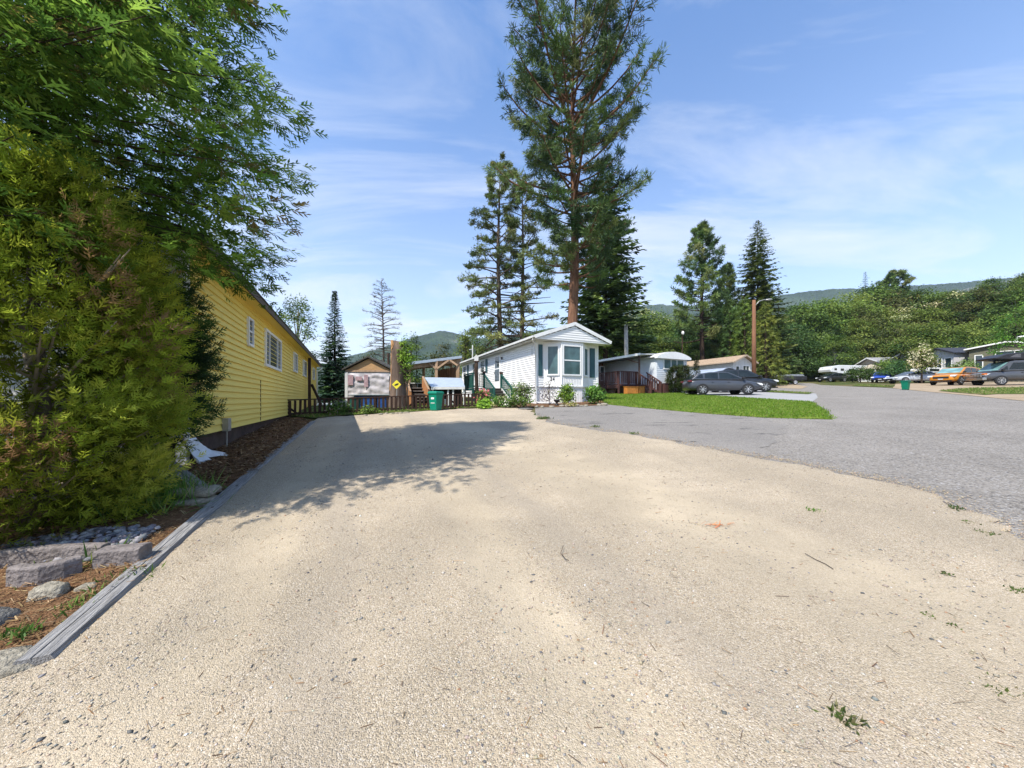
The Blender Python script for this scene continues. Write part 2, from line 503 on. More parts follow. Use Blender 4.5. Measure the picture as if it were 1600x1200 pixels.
MAT_GROUND = ground_material()
MAT_GRAVEL = grit_material('crushed_gravel', (0.44, 0.36, 0.255), (0.13, 0.12, 0.11), (0.66, 0.6, 0.52), (0.35, 0.295, 0.215), 95, 260, 0.65, 0.8, 1.3, 0.0, ((-0.75, 0.34, (0.50, 0.415, 0.295), 0.8), (0.85, 0.36, (0.50, 0.415, 0.295), 0.9), (2.7, 0.9, (0.50, 0.415, 0.295), 1.0), (-0.2, 0.2, (0.29, 0.25, 0.2), 0.6), (1.5, 0.22, (0.3, 0.26, 0.21), 0.5)))
MAT_ASPHALT = grit_material('old_asphalt', (0.25, 0.228, 0.2), (0.08, 0.08, 0.085), (0.38, 0.37, 0.36), (0.205, 0.187, 0.165), 22, 60, 1.0, 0.6, 1.3, 0.0)
MAT_PAD = grit_material('patched_asphalt', (0.235, 0.216, 0.192), (0.08, 0.08, 0.085), (0.36, 0.35, 0.34), (0.18, 0.17, 0.16), 40, 100, 0.6, 0.5, 1.0, 0.9)
MAT_CONC = grit_material('pale_concrete', (0.33, 0.325, 0.32), (0.2, 0.2, 0.2), (0.42, 0.42, 0.42), (0.28, 0.28, 0.28), 40, 120, 0.3, 0.4, 0.5)
MAT_SAND = grit_material('tan_dirt', (0.36, 0.28, 0.19), (0.14, 0.11, 0.08), (0.5, 0.42, 0.32), (0.24, 0.18, 0.11), 30, 90, 0.5, 0.4, 0.7)
MAT_SOIL = grit_material('needle_strewn_soil', (0.17, 0.088, 0.043), (0.04, 0.025, 0.015), (0.34, 0.23, 0.13), (0.09, 0.052, 0.03), 45, 120, 0.9, 1.4, 0.9)
MAT_LAWN = M('lawn_green', (0.085, 0.14, 0.014), 0.9, 0.3, 3.5, 0.8, 70, spec=0.1, col2=(0.19, 0.21, 0.045), fac=(0.42, 0.72), detail=10)
MAT_DRYLAWN = M('thin_lawn', (0.08, 0.12, 0.02), 0.9, 0.3, 1.6, 0.8, 60, spec=0.1, col2=(0.26, 0.2, 0.1), fac=(0.48, 0.68), detail=10)

# the ground: one polar sheet out to the horizon
def make_ground():
    rings = [0.0]
    r_ = 0.6
    while r_ < 4200:
        rings.append(r_); r_ *= 1.075
    na = 168
    vs = [(0, 0, gz(0, 0))]; fs = []
    for i, rr in enumerate(rings[1:]):
        for k in range(na):
            a = 2 * math.pi * k / na
            x = rr * math.cos(a); y = rr * math.sin(a)
            yy = max(y, -40); xx = max(min(x, 400), -400) if y < 1 else x
            vs.append((x, y, gz(xx, yy)))
    for k in range(na): fs.append((0, 1 + k, 1 + (k + 1) % na))
    for i in range(len(rings) - 2):
        b = 1 + i * na
        for k in range(na):
            k2 = (k + 1) % na
            fs.append((b + k, b + na + k, b + na + k2, b + k2))
    me = bpy.data.meshes.new('ground'); me.from_pydata(vs, [], fs); me.materials.append(MAT_GROUND)
    me.polygons.foreach_set('use_smooth', [True] * len(me.polygons))
    fixn(me)
    o = bpy.data.objects.new('ground', me); COL.objects.link(o)
    tag(o, kind='structure')
make_ground()

# road and parking apron
road = [(0.5, -9), (1.6, -1.0)] + [gp(*p) for p in ((900, 690), (838, 650), (836, 637), (940, 631), (1034, 612.5), (1120, 606), (1215, 600), (1243, 598.5), (1268, 599), (1282, 601.5),
        (1330, 604), (1384, 606), (1431, 610.5), (1478, 615), (1550, 622), (1600, 627))] + [(24, 9), (22, -2), (14, -12)]
sheet('road', road, 0.008, MAT_ASPHALT, step=(0.5, 60, 0.12), rough_edge=0.10)
pad = [gp(*p) for p in ((838, 652), (846, 637.5), (944, 633), (1000, 639), (1100, 648), (1200, 655), (1225, 668), (1195, 716), (1090, 715), (980, 690))]
sheet('parking_apron', pad, 0.014, MAT_PAD, step=(0.5, 40, 0.1), rough_edge=0.35, edge_step=0.25, seed=5)

gravel_px = [(0, 1072), (52, 1050), (396, 742), (483, 663), (500, 652), (541, 651), (600, 646.5), (660, 643), (700, 640.5), (755, 638.5), (800, 637), (828, 640), (838, 650), (865, 663), (930, 673), (1000, 682),
             (1080, 699), (1160, 713), (1240, 727), (1350, 750), (1465, 776), (1550, 820), (1600, 858)]
gravel = [gp(*p) for p in gravel_px] + [(2.75, 1.4), (2.1, 0.35), (1.2, -1.0), (0.0, -3.2), (-4.4, -3.2), (-4.2, 0.3), (-3.2, 1.2), (-2.5, 1.42)]
def gravel_disp(x, y, onb):
    if onb: return -0.012
    q = noise.noise((x * 0.9, y * 0.5, 7.1)) * 0.016 + noise.noise((x * 3.1, y * 2.4, 2.0)) * 0.008 + noise.noise((x * 11, y * 11, 4.0)) * 0.005
    # two shallow wheel tracks running towards the fence
    t = x + 0.42 * y
    for c in (-0.75, 0.85):
        q -= 0.013 * math.exp(-((t - c) / 0.16) ** 2) * (0.7 + 0.6 * noise.noise((y * 1.2, c, 0)))
        q += 0.008 * math.exp(-((abs(t - c) - 0.27) / 0.1) ** 2)
    return q
sheet('gravel_driveway', gravel, 0.03, MAT_GRAVEL, step=(0.055, 17, 0.022), disp=gravel_disp, rough_edge=0.22, edge_step=0.12, seed=9, smooth_first=4)

bed = [gp(*p) for p in ((230, 895), (95, 1015), (30, 1065), (-60, 1085), (-260, 1040), (-260, 800), (120, 745), (205, 722), (260, 722))] + [gp(*p) for p in ((315, 800),)]
sheet('planting_bed', bed, 0.012, MAT_SOIL, step=(0.1, 8, 0.04), disp=lambda x, y, b: 0 if b else 0.02 + 0.03 * noise.noise((x * 2, y * 2, 0)), seed=3)
# bark mulch between the yellow house and the timbers
mulch = [gp(312, 790), gp(398, 741), gp(489, 659), gp(447, 653), (-8.6, 13.2), (-8.3, 12.2), (-4.9, 4.95), gp(225, 722)]
def mulch_disp(x, y, onb):
    return (0.0 if onb else 0.05 + 0.02 * noise.noise((x * 2.2, y * 2.2, 3)) + 0.012 * noise.noise((x * 9, y * 9, 3)))
sheet('mulch_bed', mulch, 0.022, MAT_SOIL, step=(0.1, 18, 0.03), disp=mulch_disp, seed=4)

lawn = [gp(*p) for p in ((946, 632), (1000, 637.5), (1100, 646.5), (1200, 653.5), (1300, 656), (1283, 640), (1266, 629), (1200, 624.5), (1120, 619.5), (1040, 613.5), (990, 611), (958, 613.5), (940, 618))]
sheet('lawn', lawn, 0.018, MAT_LAWN, step=(0.35, 45, 0.03), disp=lambda x, y, b: 0.0 if b else 0.03 + 0.03 * noise.noise((x, y, 0)), rough_edge=0.06, seed=6)
drive2 = [gp(*p) for p in ((1032, 612.8), (1110, 609.5), (1205, 610.5), (1275, 615.5), (1278, 622), (1268, 629), (1200, 624), (1120, 619))]
sheet('concrete_driveway', drive2, 0.02, MAT_CONC, step=(0.5, 60, 0.06), seed=7)
strip = [gp(*p) for p in ((1196, 613.2), (1262, 616.5), (1270, 615), (1205, 611.3))]
sheet('grass_strip', strip, 0.045, MAT_DRYLAWN, step=(0.5, 60, 0.05), rough_edge=0.05, seed=8)
strip3 = [gp(*p) for p in ((1200, 605.5), (1252, 608), (1262, 604.5), (1240, 600.5), (1205, 600.5))]
sheet('gravel_verge', strip3, 0.03, MAT_SAND, step=(0.7, 60, 0.05), rough_edge=0.1, seed=18)
dirt = [gp(*p) for p in ((1395, 606.8), (1431, 610.6), (1478, 615.1), (1550, 622.1), (1602, 627.3), (1680, 634), (1700, 596), (1500, 597), (1400, 600))]
sheet('dirt_parking', dirt, 0.022, MAT_SAND, step=(0.7, 60, 0.05), rough_edge=0.12, seed=11)
rstrip = [gp(*p) for p in ((1466, 611.5), (1512, 607.2), (1620, 606.0), (1625, 616.5), (1560, 616.5), (1540, 618))]
sheet('grass_strip', rstrip, 0.045, MAT_DRYLAWN, step=(0.5, 60, 0.05), rough_edge=0.12, seed=12)
rstrip2 = [gp(*p) for p in ((1332, 603.4), (1384, 605.5), (1396, 603.5), (1340, 601))]
sheet('grass_strip', rstrip2, 0.045, MAT_DRYLAWN, step=(0.7, 70, 0.05), rough_edge=0.1, seed=13)
fstrip = [gp(*p) for p in ((492, 655), (545, 650), (640, 645), (700, 640), (752, 638), (756, 634), (690, 635), (600, 640), (520, 645), (447, 651.5))]
sheet('grass_strip', fstrip, 0.05, MAT_DRYLAWN, step=(0.25, 60, 0.03), rough_edge=0.05, seed=14)
back = [gp(*p) for p in ((447, 650), (520, 644), (600, 639), (700, 634), (790, 630), (830, 628))] + [(0.5, 21), (-6, 24), (-12, 18)]
sheet('back_yard', back, 0.016, MAT_DRYLAWN, step=(0.5, 60, 0.05), seed=15)
hb = [gp(*p) for p in ((770, 637.5), (835, 637), (880, 636.5), (948, 633.5), (944, 627), (930, 626), (838, 629), (790, 630))]
sheet('flower_bed', hb, 0.03, MAT_SOIL, step=(0.3, 60, 0.03), rough_edge=0.07, seed=16)

# far water behind the yard
lake = MB().add([(-600, 150, -6.2), (-60, 150, -6.2), (-150, 900, -6.2), (-2000, 900, -6.2)], [(0, 1, 2, 3)])
tag(lake.build('lake', M('lake_water', (0.05, 0.09, 0.12), 0.08, 0.1, 0.02, 0.1, 2.0, spec=0.6)), kind='structure')

# wooded mountains
def mountain_material():
    m, t, bs, N, L = newmat('mountain_forest')
    tcn = N.new('ShaderNodeTexCoord')
    a = N.new('ShaderNodeTexNoise'); a.inputs['Scale'].default_value = 0.006; a.inputs['Detail'].default_value = 10; a.inputs['Roughness'].default_value = 0.7
    v = N.new('ShaderNodeTexVoronoi'); v.inputs['Scale'].default_value = 0.09
    L.new(tcn.outputs['Object'], a.inputs['Vector']); L.new(tcn.outputs['Object'], v.inputs['Vector'])
    r1 = N.new('ShaderNodeValToRGB')
    e = r1.color_ramp.elements
    e[0].position = 0.3; e[0].color = (0.012, 0.028, 0.014, 1)
    e[1].position = 0.72; e[1].color = (0.13, 0.135, 0.11, 1)
    q = e.new(0.5); q.color = (0.022, 0.045, 0.02, 1)
    q = e.new(0.62); q.color = (0.04, 0.068, 0.03, 1)
    L.new(a.outputs['Fac'], r1.inputs[0])
    L.new(r1.outputs[0], bs.inputs['Base Color'])
    bs.inputs['Roughness'].default_value = 1.0; bs.inputs['Specular IOR Level'].default_value = 0.0
    bp = N.new('ShaderNodeBump'); bp.inputs['Strength'].default_value = 0.9; bp.inputs['Distance'].default_value = 9.0; bp.invert = True
    L.new(v.outputs['Distance'], bp.inputs['Height']); L.new(bp.outputs[0], bs.inputs['Normal'])
    return m

def mountains(name, prof, d0, d1, seed, mat, back=700):
    """ridge profile: (frame x, frame y of the crest); a real range between the distances d0 (foot) and d1 (crest)"""
    xs = np.array([p[0] for p in prof]); ys = np.array([p[1] for p in prof])
    nu = 400; nv = 44
    vs = []; fs = []
    for i in range(nu + 1):
        px = xs[0] + (xs[-1] - xs[0]) * i / nu
        a = (px - 800) / FPX
        crest = (HOR - np.interp(px, xs, ys)) / FPX * d1
        for j in range(nv + 1):
            t = j / nv
            if t <= 0.8:
                s_ = t / 0.8; Y = d0 + (d1 - d0) * s_; h = crest * (s_ ** 1.15)
            else:
                s_ = (t - 0.8) / 0.2; Y = d1 + back * s_; h = crest * (1 - 0.6 * s_)
            X = a * Y
            env = min(1, max(0.0, s_ if t <= 0.8 else 1))
            amp = 26 * env * (1.0 - 0.85 * (1 if t > 0.72 and t < 0.86 else 0))
            n_ = noise.fractal((X * 0.0035, Y * 0.0035, seed), 1.0, 2.0, 5) * amp
            n_ += noise.noise((X * 0.06, Y * 0.06, seed)) * 3.5 * env + noise.noise((X * 0.16, Y * 0.16, seed)) * 3.0 * env
            vs.append((X, Y, EYE + h + n_ - 6))
    w_ = nv + 1
    for i in range(nu):
        for j in range(nv): fs.append((i * w_ + j, (i + 1) * w_ + j, (i + 1) * w_ + j + 1, i * w_ + j + 1))
    me = bpy.data.meshes.new(name); me.from_pydata(vs, [], fs); me.materials.append(mat)
    fixn(me)
    o = bpy.data.objects.new(name, me); COL.objects.link(o)
    return tag(o, kind='structure')
MM = mountain_material()
mountains('hills', [(-300, 560), (200, 575), (430, 590), (540, 556), (585, 545), (620, 533), (650, 524), (690, 515), (715, 519), (745, 527), (800, 522), (850, 512), (920, 500), (1000, 500)], 700, 1500, 3.3, MM)
mountains('hills', [(840, 530), (905, 500), (960, 486), (1000, 475), (1030, 473), (1060, 476), (1120, 474), (1200, 462), (1260, 453), (1300, 449), (1380, 447), (1480, 440), (1560, 433), (1650, 425), (1900, 430)], 800, 1700, 8.1, MM)

# ================================================================== FOLIAGE BUILDERS
FOL = 1.3
def npr(seed): return np.random.default_rng(seed)

def pick_cols(rng, n, pal, wts, jit=0.18, f=None):
    pal = np.array(pal); idx = rng.choice(len(pal), size=n, p=np.array(wts) / sum(wts))
    c = pal[idx] * (FOL if f is None else f) * (1 + rng.uniform(-jit, jit, (n, 1))) * (1 + rng.uniform(-0.06, 0.06, (n, 3)))
    return np.clip(c, 0, 1)

def sprays(rng, P, D, Nn, Ln, cols, K=7, wid=0.11, spread=0.7):
    """flat feathery fronds (cedar, fir): K side lobes plus a leader each"""
    S = unit(np.cross(D, Nn)); n = len(P)
    out = []; oc = []
    for k in range(K):
        t = 0.08 + 0.8 * k / K
        sg = 1 if k % 2 else -1
        base = P + D * (Ln * t)[:, None]
        ang = spread * (1 + rng.uniform(-0.2, 0.2, n))
        d = D * np.cos(ang)[:, None] + S * (sg * np.sin(ang))[:, None] + Nn * rng.uniform(-0.25, 0.25, n)[:, None]
        d = unit(d)
        l_ = Ln * (0.52 * (1 - 0.55 * t)) * (1 + rng.uniform(-0.2, 0.2, n))
        s2 = unit(np.cross(d, Nn))
        out.append(leaves(base, d, s2, l_, Ln * wid * (1 - 0.3 * t))); oc.append(cols)
    out.append(leaves(P, D, S, Ln, Ln * wid * 0.8)); oc.append(cols)
    return np.concatenate(out), np.concatenate(oc)

CEDAR_PAL = [(0.045, 0.085, 0.016), (0.075, 0.125, 0.02), (0.12, 0.175, 0.026), (0.17, 0.13, 0.04), (0.19, 0.22, 0.045)]
DARKC_PAL = [(0.018, 0.042, 0.013), (0.03, 0.065, 0.018), (0.045, 0.095, 0.022), (0.07, 0.13, 0.03)]

def lumpy_shrub(seed, parent, rx, ry, H, z0, nclump, per, spl, pal, wts, mat, up=0.7, shape=1.0, clr=0.20, K=6):
    """a dense scale-leaved evergreen: bough clumps over a rounded column, thinner inside"""
    rng = npr(seed)
    th = rng.uniform(0, 2 * np.pi, nclump); h = rng.beta(1.05, 1.1, nclump)
    def rad(hh): return np.clip(np.sin(np.pi * np.clip(hh * 0.9 + 0.08, 0, 1) ** (0.75 * shape)), 0.06, 1) ** 0.62
    rr = rad(h) * (0.80 + 0.26 * rng.random(nclump))
    C = np.stack([np.cos(th) * rx * rr, np.sin(th) * ry * rr, z0 + h * (H - z0)], 1)
    outw = np.stack([np.cos(th), np.sin(th), np.full(nclump, 0.25)], 1)
    tone = pick_cols(rng, nclump, pal, wts, 0.2)
    P = []; D = []; Nn = []; Cc = []; Ls = []
    for i in range(nclump):
        q = rng.normal(0, 1, (per, 3)); q = q / np.linalg.norm(q, axis=1, keepdims=True) * rng.random((per, 1)) ** 0.4
        axis_ = outw[i] + np.array([0, 0, up]); axis_ /= np.linalg.norm(axis_)
        pos = C[i] + q * np.array([clr, clr, clr * 0.85]) + axis_ * (rng.random((per, 1)) * clr * 0.9)
        d = unit(axis_ * 0.9 + q * 0.85 + rng.normal(0, 0.22, (per, 3)))
        nn = unit(np.cross(d, rng.normal(0, 1, (per, 3))))
        P.append(pos); D.append(d); Nn.append(nn)
        f = 0.78 + 0.35 * rng.random((per, 1))
        Cc.append(np.clip(tone[i] * f, 0, 1)); Ls.append(spl * rng.uniform(0.65, 1.25, per))
    P = np.concatenate(P); D = np.concatenate(D); Nn = np.concatenate(Nn); Cc = np.concatenate(Cc); Ls = np.concatenate(Ls)
    # filling twigs inside
    m = nclump * per // 6
    th = rng.uniform(0, 2 * np.pi, m); h = rng.random(m); rr = rad(h) * (0.25 + 0.6 * rng.random(m))
    Pi = np.stack([np.cos(th) * rx * rr, np.sin(th) * ry * rr, z0 + h * (H - z0)], 1)
    Di = unit(np.stack([np.cos(th), np.sin(th), rng.uniform(-0.3, 0.9, m)], 1))
    Ni = unit(np.cross(Di, rng.normal(0, 1, (m, 3))))
    Ci = np.array(pal[0]) * rng.uniform(0.7, 1.1, (m, 1)) + np.array([0.02, 0.01, 0.0])
    P = np.concatenate([P, Pi]); D = np.concatenate([D, Di]); Nn = np.concatenate([Nn, Ni]); Cc = np.concatenate([Cc, Ci])
    Ls = np.concatenate([Ls, np.full(m, spl * 1.7)])
    V, VC = sprays(rng, P, D, Nn, Ls, Cc, K=K)
    V[:, :, 2] = np.maximum(V[:, :, 2], 0.015)
    return quadmesh('crown', V, VC, mat, parent)

def bough_tree(seed, parent, H, zlow, rmax, nb, mat, pal, wts, barkmat, trunk_r, droop=0.45, branchlets=24, per=6, spl=0.20, prof=None, K=5, az_rng=None, zbias=1.0, lift=0.1, thin=None, wid=0.10, jit=0.02, brk=0.018, flat=False, clump=None):
    """big drooping conifer (cedar): boughs arching out of the trunk, hung with flat fronds"""
    rng = npr(seed)
    if prof is None: prof = lambda t: (1 - t) ** 0.72 * (0.72 + 0.28 * np.sin(np.pi * min(1, t * 2.2)))
    tb = MB()
    zs = np.linspace(0, H, 12)
    tb.tube([(0.05 * math.sin(z * 0.7), 0.05 * math.cos(z * 0.5), z - 0.25 if z == 0 else z) for z in zs], [max(0.02, trunk_r * (1 - z / H) ** 0.8 + (0.08 if z == 0 else 0)) for z in zs], 10)
    tb.build('trunk', barkmat, parent, smooth=True)
    lb = MB()
    P = []; D = []; Nn = []; Ls = []; Cc = []
    ga = 2.39996
    for i in range(nb):
        t = (i + rng.random()) / nb
        t = t ** zbias
        z = zlow + (H - zlow) * t * 0.99
        Rr = rmax * prof(t) * rng.uniform(0.75, 1.1)
        az = i * ga + rng.uniform(-0.5, 0.5)
        if az_rng is not None and rng.random() < az_rng[2]: az = rng.uniform(az_rng[0], az_rng[1])
        aw = (az + math.pi) % (2 * math.pi) - math.pi
        if thin and thin[0] < aw < thin[1]: Rr *= thin[2] if t < 0.3 else thin[3]
        dr = np.array([math.cos(az), math.sin(az), 0.0]); sd = np.array([-dr[1], dr[0], 0.0])
        def pth(s):
            s = np.asarray(s)[..., None]
            return np.array([0, 0, z]) + dr * Rr * s + np.array([0, 0, 1.0]) * Rr * (lift * s - droop * s ** 1.6 + 0.22 * droop * s ** 4)
        ss = np.linspace(0, 1, 7)
        pts = pth(ss)
        br = max(0.006, brk * Rr)
        lb.tube([tuple(p) for p in pts], [br * (1 - 0.97 * s) + 0.002 for s in ss], 5, cap=False)
        nbl = max(6, int(branchlets * (0.35 + 0.65 * Rr / rmax)))
        st = rng.uniform(0.18, 1.0, nbl) ** 0.8
        base = pth(st); sg = np.where(rng.random(nbl) < 0.5, -1.0, 1.0)
        bl = Rr * 0.33 * (1.15 - 0.75 * st) * rng.uniform(0.6, 1.2, nbl)
        bd = unit(dr * 0.75 + sd * sg[:, None] * 0.85 + np.array([0, 0, -0.28]) + rng.normal(0, 0.14, (nbl, 3)))
        tone = pick_cols(rng, 1, pal, wts, 0.2)[0]
        pn = unit(np.array([0, 0, 1.0]) + dr * 0.35 + rng.normal(0, 0.30, (nbl, 3))); pn = unit(pn - bd * np.sum(pn * bd, 1, keepdims=True)); ps = np.cross(pn, bd)
        if clump:
            nc = max(2, int(clump[0] * (0.45 + 0.55 * Rr / rmax)))
            for c in range(nc):
                sc = 0.22 + 0.78 * (c + rng.random()) / nc
                ctr_ = pth(sc) + sd * rng.normal(0, 0.16) * Rr * (1.1 - 0.6 * sc) + np.array([0, 0, rng.normal(0, 0.08)])
                m_ = clump[1]; cr = clump[2] * rng.uniform(0.75, 1.25)
                q = rng.normal(0, 1, (m_, 3)); q = q / np.linalg.norm(q, axis=1, keepdims=True) * rng.random((m_, 1)) ** 0.45
                pos = ctr_ + q * np.array([cr, cr, cr * 0.55])
                dq = unit(dr * 0.55 + q * np.array([0.8, 0.8, 0.35]) + np.array([0, 0, -0.22]) + rng.normal(0, 0.18, (m_, 3)))
                nq = unit(np.array([0, 0, 1.0]) + q * 0.5 + rng.normal(0, 0.3, (m_, 3))); nq = unit(nq - dq * np.sum(nq * dq, 1, keepdims=True))
                tc_ = pick_cols(rng, 1, pal, wts, 0.22)[0]
                P.append(pos); D.append(dq); Nn.append(nq); Ls.append(spl * rng.uniform(0.6, 1.25, m_)); Cc.append(np.clip(tc_ * rng.uniform(0.8, 1.2, (m_, 1)), 0, 1))
            continue
        for k in range(per):
            f = (k + rng.random(nbl)) / per
            pp = base + bd * (bl * f)[:, None] + np.array([0, 0, -1.0]) * (bl * 0.35 * f ** 2)[:, None] + rng.normal(0, jit, (nbl, 3))
            dd = unit(bd * 0.7 + np.array([0, 0, -0.3]) + rng.normal(0, 0.33 + jit * 3.5, (nbl, 3)))
            nn = unit(np.array([0, 0, 1.0]) + rng.normal(0, 0.45, (nbl, 3)))
            nn = unit(nn - dd * np.sum(nn * dd, 1, keepdims=True))
            if flat:
                an = rng.uniform(0.25, 0.95, nbl) * (1 if k % 2 else -1) * (1.15 - 0.6 * f)
                dd = unit(bd * np.cos(an)[:, None] + ps * np.sin(an)[:, None] + np.array([0, 0, -0.16]) + rng.normal(0, 0.10, (nbl, 3)))
                nn = unit(pn + rng.normal(0, 0.12, (nbl, 3))); nn = unit(nn - dd * np.sum(nn * dd, 1, keepdims=True))
            P.append(pp); D.append(dd); Nn.append(nn); Ls.append(spl * rng.uniform(0.7, 1.3, nbl))
            own = pick_cols(rng, nbl, pal, wts, 0.15)
            Cc.append(np.clip(0.6 * tone + 0.4 * own, 0, 1))
    lb.build('branches', barkmat, parent, smooth=True)
    P = np.concatenate(P); D = np.concatenate(D); Nn = np.concatenate(Nn); Ls = np.concatenate(Ls); Cc = np.concatenate(Cc)
    V, VC = sprays(rng, P, D, Nn, Ls, Cc, K=K, wid=wid)
    V[:, :, 2] = np.maximum(V[:, :, 2], 0.05)
    return quadmesh('crown', V, VC, mat, parent)

def pine_tree(seed, parent, H, zlow, rmax, nb, trunk_r, mat, barkmat, pal, wts, tuft=0.33, tufts=9, needles=9, prof=None, upt=0.35, lean=0.0, wid=0.055, dead_below=0.0):
    """open long-needled pine: bare limbs that turn up, needle tufts on the twigs"""
    rng = npr(seed)
    if prof is None: prof = lambda t: np.sin(np.pi * (0.16 + 0.80 * t)) ** 0.8
    tb = MB(); zs = np.linspace(0, H, 14)
    ctr = lambda z: np.array([lean * z + 0.12 * math.sin(z * 0.31 + seed), 0.1 * math.cos(z * 0.27), z])
    tb.tube([tuple(ctr(z) - (np.array([0, 0, 0.4]) if z == 0 else 0)) for z in zs], [max(0.03, trunk_r * (1 - z / H) ** 0.75 + (0.08 if z == 0 else 0)) for z in zs], 12)
    tb.build('trunk', barkmat, parent, smooth=True)
    lb = MB(); P = []; A = []; Cc = []
    for i in range(nb):
        t = ((i + rng.random()) / nb)
        z = zlow + (H - zlow) * t * 0.985
        Rr = rmax * max(0.10, prof(t)) * rng.uniform(0.6, 1.12)
        az = i * 2.39996 + rng.uniform(-0.5, 0.5)
        dr = np.array([math.cos(az), math.sin(az), 0.0]); sd = np.array([-dr[1], dr[0], 0])
        slope = rng.uniform(-0.25, 0.1) + 0.55 * t
        c0 = ctr(z)
        def pth(s): return c0 + dr * Rr * s + np.array([0, 0, Rr * (slope * s + upt * s * s * s)])
        ss = np.linspace(0, 1, 6)
        br = max(0.02, 0.022 * Rr)
        lb.tube([tuple(pth(s)) for s in ss], [br * (1 - 0.8 * s) + 0.008 for s in ss], 5, cap=False)
        if t < dead_below and rng.random() < 0.75: continue
        tone = pick_cols(rng, 1, pal, wts, 0.2)[0]
        for k in range(max(3, int(tufts * (0.4 + 0.6 * Rr / rmax)))):
            s = rng.uniform(0.32, 1.0) ** 0.7
            b0 = pth(s); sg = rng.choice([-1, 1])
            ln = Rr * rng.uniform(0.10, 0.34) * (1.15 - 0.6 * s)
            bd = dr * rng.uniform(0.3, 0.9) + sd * sg * rng.uniform(0.3, 1.0) + np.array([0, 0, rng.uniform(-0.1, 0.55)])
            bd /= np.linalg.norm(bd)
            e = b0 + bd * ln
            lb.tube([tuple(b0), tuple(e)], [0.016, 0.007], 3, cap=False)
            for q in range(3):
                f = (1.0, 0.72, 0.42)[q]
                P.append(b0 + bd * ln * f + rng.normal(0, 0.06, 3)); A.append(bd + np.array([0, 0, 0.35])); Cc.append(tone * rng.uniform(0.8, 1.2))
        P.append(pth(1.0)); A.append(dr + np.array([0, 0, 0.5])); Cc.append(tone)
    lb.build('branches', barkmat, parent, smooth=True)
    P = np.array(P); A = unit(np.array(A)); Cc = np.array(Cc)
    out = []; oc = []
    for k in range(needles):
        d = unit(A * 0.55 + rng.normal(0, 0.62, P.shape))
        s = unit(np.cross(d, rng.normal(0, 1, P.shape)))
        out.append(leaves(P + rng.normal(0, tuft * 0.12, P.shape), d, s, tuft * rng.uniform(0.7, 1.2, len(P)), np.full(len(P), wid))); oc.append(np.clip(Cc * rng.uniform(0.8, 1.2, (len(P), 1)), 0, 1))
    return quadmesh('crown', np.concatenate(out), np.concatenate(oc), mat, parent)

def fir_tree(seed, parent, H, zlow, rmax, nb, trunk_r, mat, barkmat, pal, wts, droop=0.35, seg=9, prof=None, lw=0.16, ragged=0.3, twig=0.26):
    """spire conifer: tiers of drooping branches, each a flat feather of twigs"""
    rng = npr(seed)
    if prof is None: prof = lambda t: (1 - t) ** 0.85 + 0.02
    tb = MB(); zs = np.linspace(0, H, 8)
    tb.tube([(0, 0, z - (0.3 if z == 0 else 0)) for z in zs], [max(0.02, trunk_r * (1 - z / H) + (0.05 if z == 0 else 0)) for z in zs], 8)
    tb.build('trunk', barkmat, parent, smooth=True)
    out = []; oc = []
    for i in range(nb):
        t = ((i + rng.random()) / nb) ** 1.12
        z = zlow + (H - zlow) * t * 0.995
        Rr = max(0.12, rmax * prof(t) * rng.uniform(1 - ragged, 1.0 + 0.3 * ragged))
        az = i * 2.39996 + rng.uniform(-0.45, 0.45)
        dr = np.array([math.cos(az), math.sin(az), 0.0]); sd = np.array([-dr[1], dr[0], 0])
        dp = droop * rng.uniform(0.7, 1.3) * (1 - 0.9 * t)
        tone = pick_cols(rng, 1, pal, wts, 0.2)[0]
        m = max(4, int(seg * (0.45 + 0.55 * Rr / rmax)))
        s = (np.arange(m * 2) // 2 + rng.random(m * 2)) / m
        s = 0.12 + 0.88 * s
        sg = np.where(np.arange(m * 2) % 2 == 0, 1.0, -1.0)
        base = np.array([0, 0, z]) + dr * (Rr * s)[:, None] + np.array([0, 0, 1.0]) * (Rr * (0.12 * s - dp * s ** 1.3 + 0.45 * dp * s ** 3))[:, None]
        l_ = np.maximum(0.15, Rr * twig * (1.25 - 0.75 * s) * rng.uniform(0.7, 1.25, 2 * m))
        d = unit(dr * 0.8 + sd * (sg * 0.85)[:, None] + np.array([0, 0, -0.22]) + rng.normal(0, 0.16, (2 * m, 3)))
        nn = unit(np.array([0, 0, 1.0]) + rng.normal(0, 0.35, (2 * m, 3)))
        sv = unit(np.cross(d, nn))
        out.append(leaves(base, d, sv, l_, np.minimum(lw, l_ * 0.42) * rng.uniform(0.7, 1.2, 2 * m)))
        oc.append(np.clip(tone * rng.uniform(0.75, 1.25, (2 * m, 1)), 0, 1))
        out.append(leaves(base, unit(dr + np.array([0, 0, -0.1]) + rng.normal(0, 0.2, (2 * m, 3))), sv, l_ * 0.8, np.minimum(lw, l_ * 0.35)))
        oc.append(np.clip(tone * rng.uniform(0.7, 1.1, (2 * m, 1)), 0, 1))
    return quadmesh('crown', np.concatenate(out), np.concatenate(oc), mat, parent)

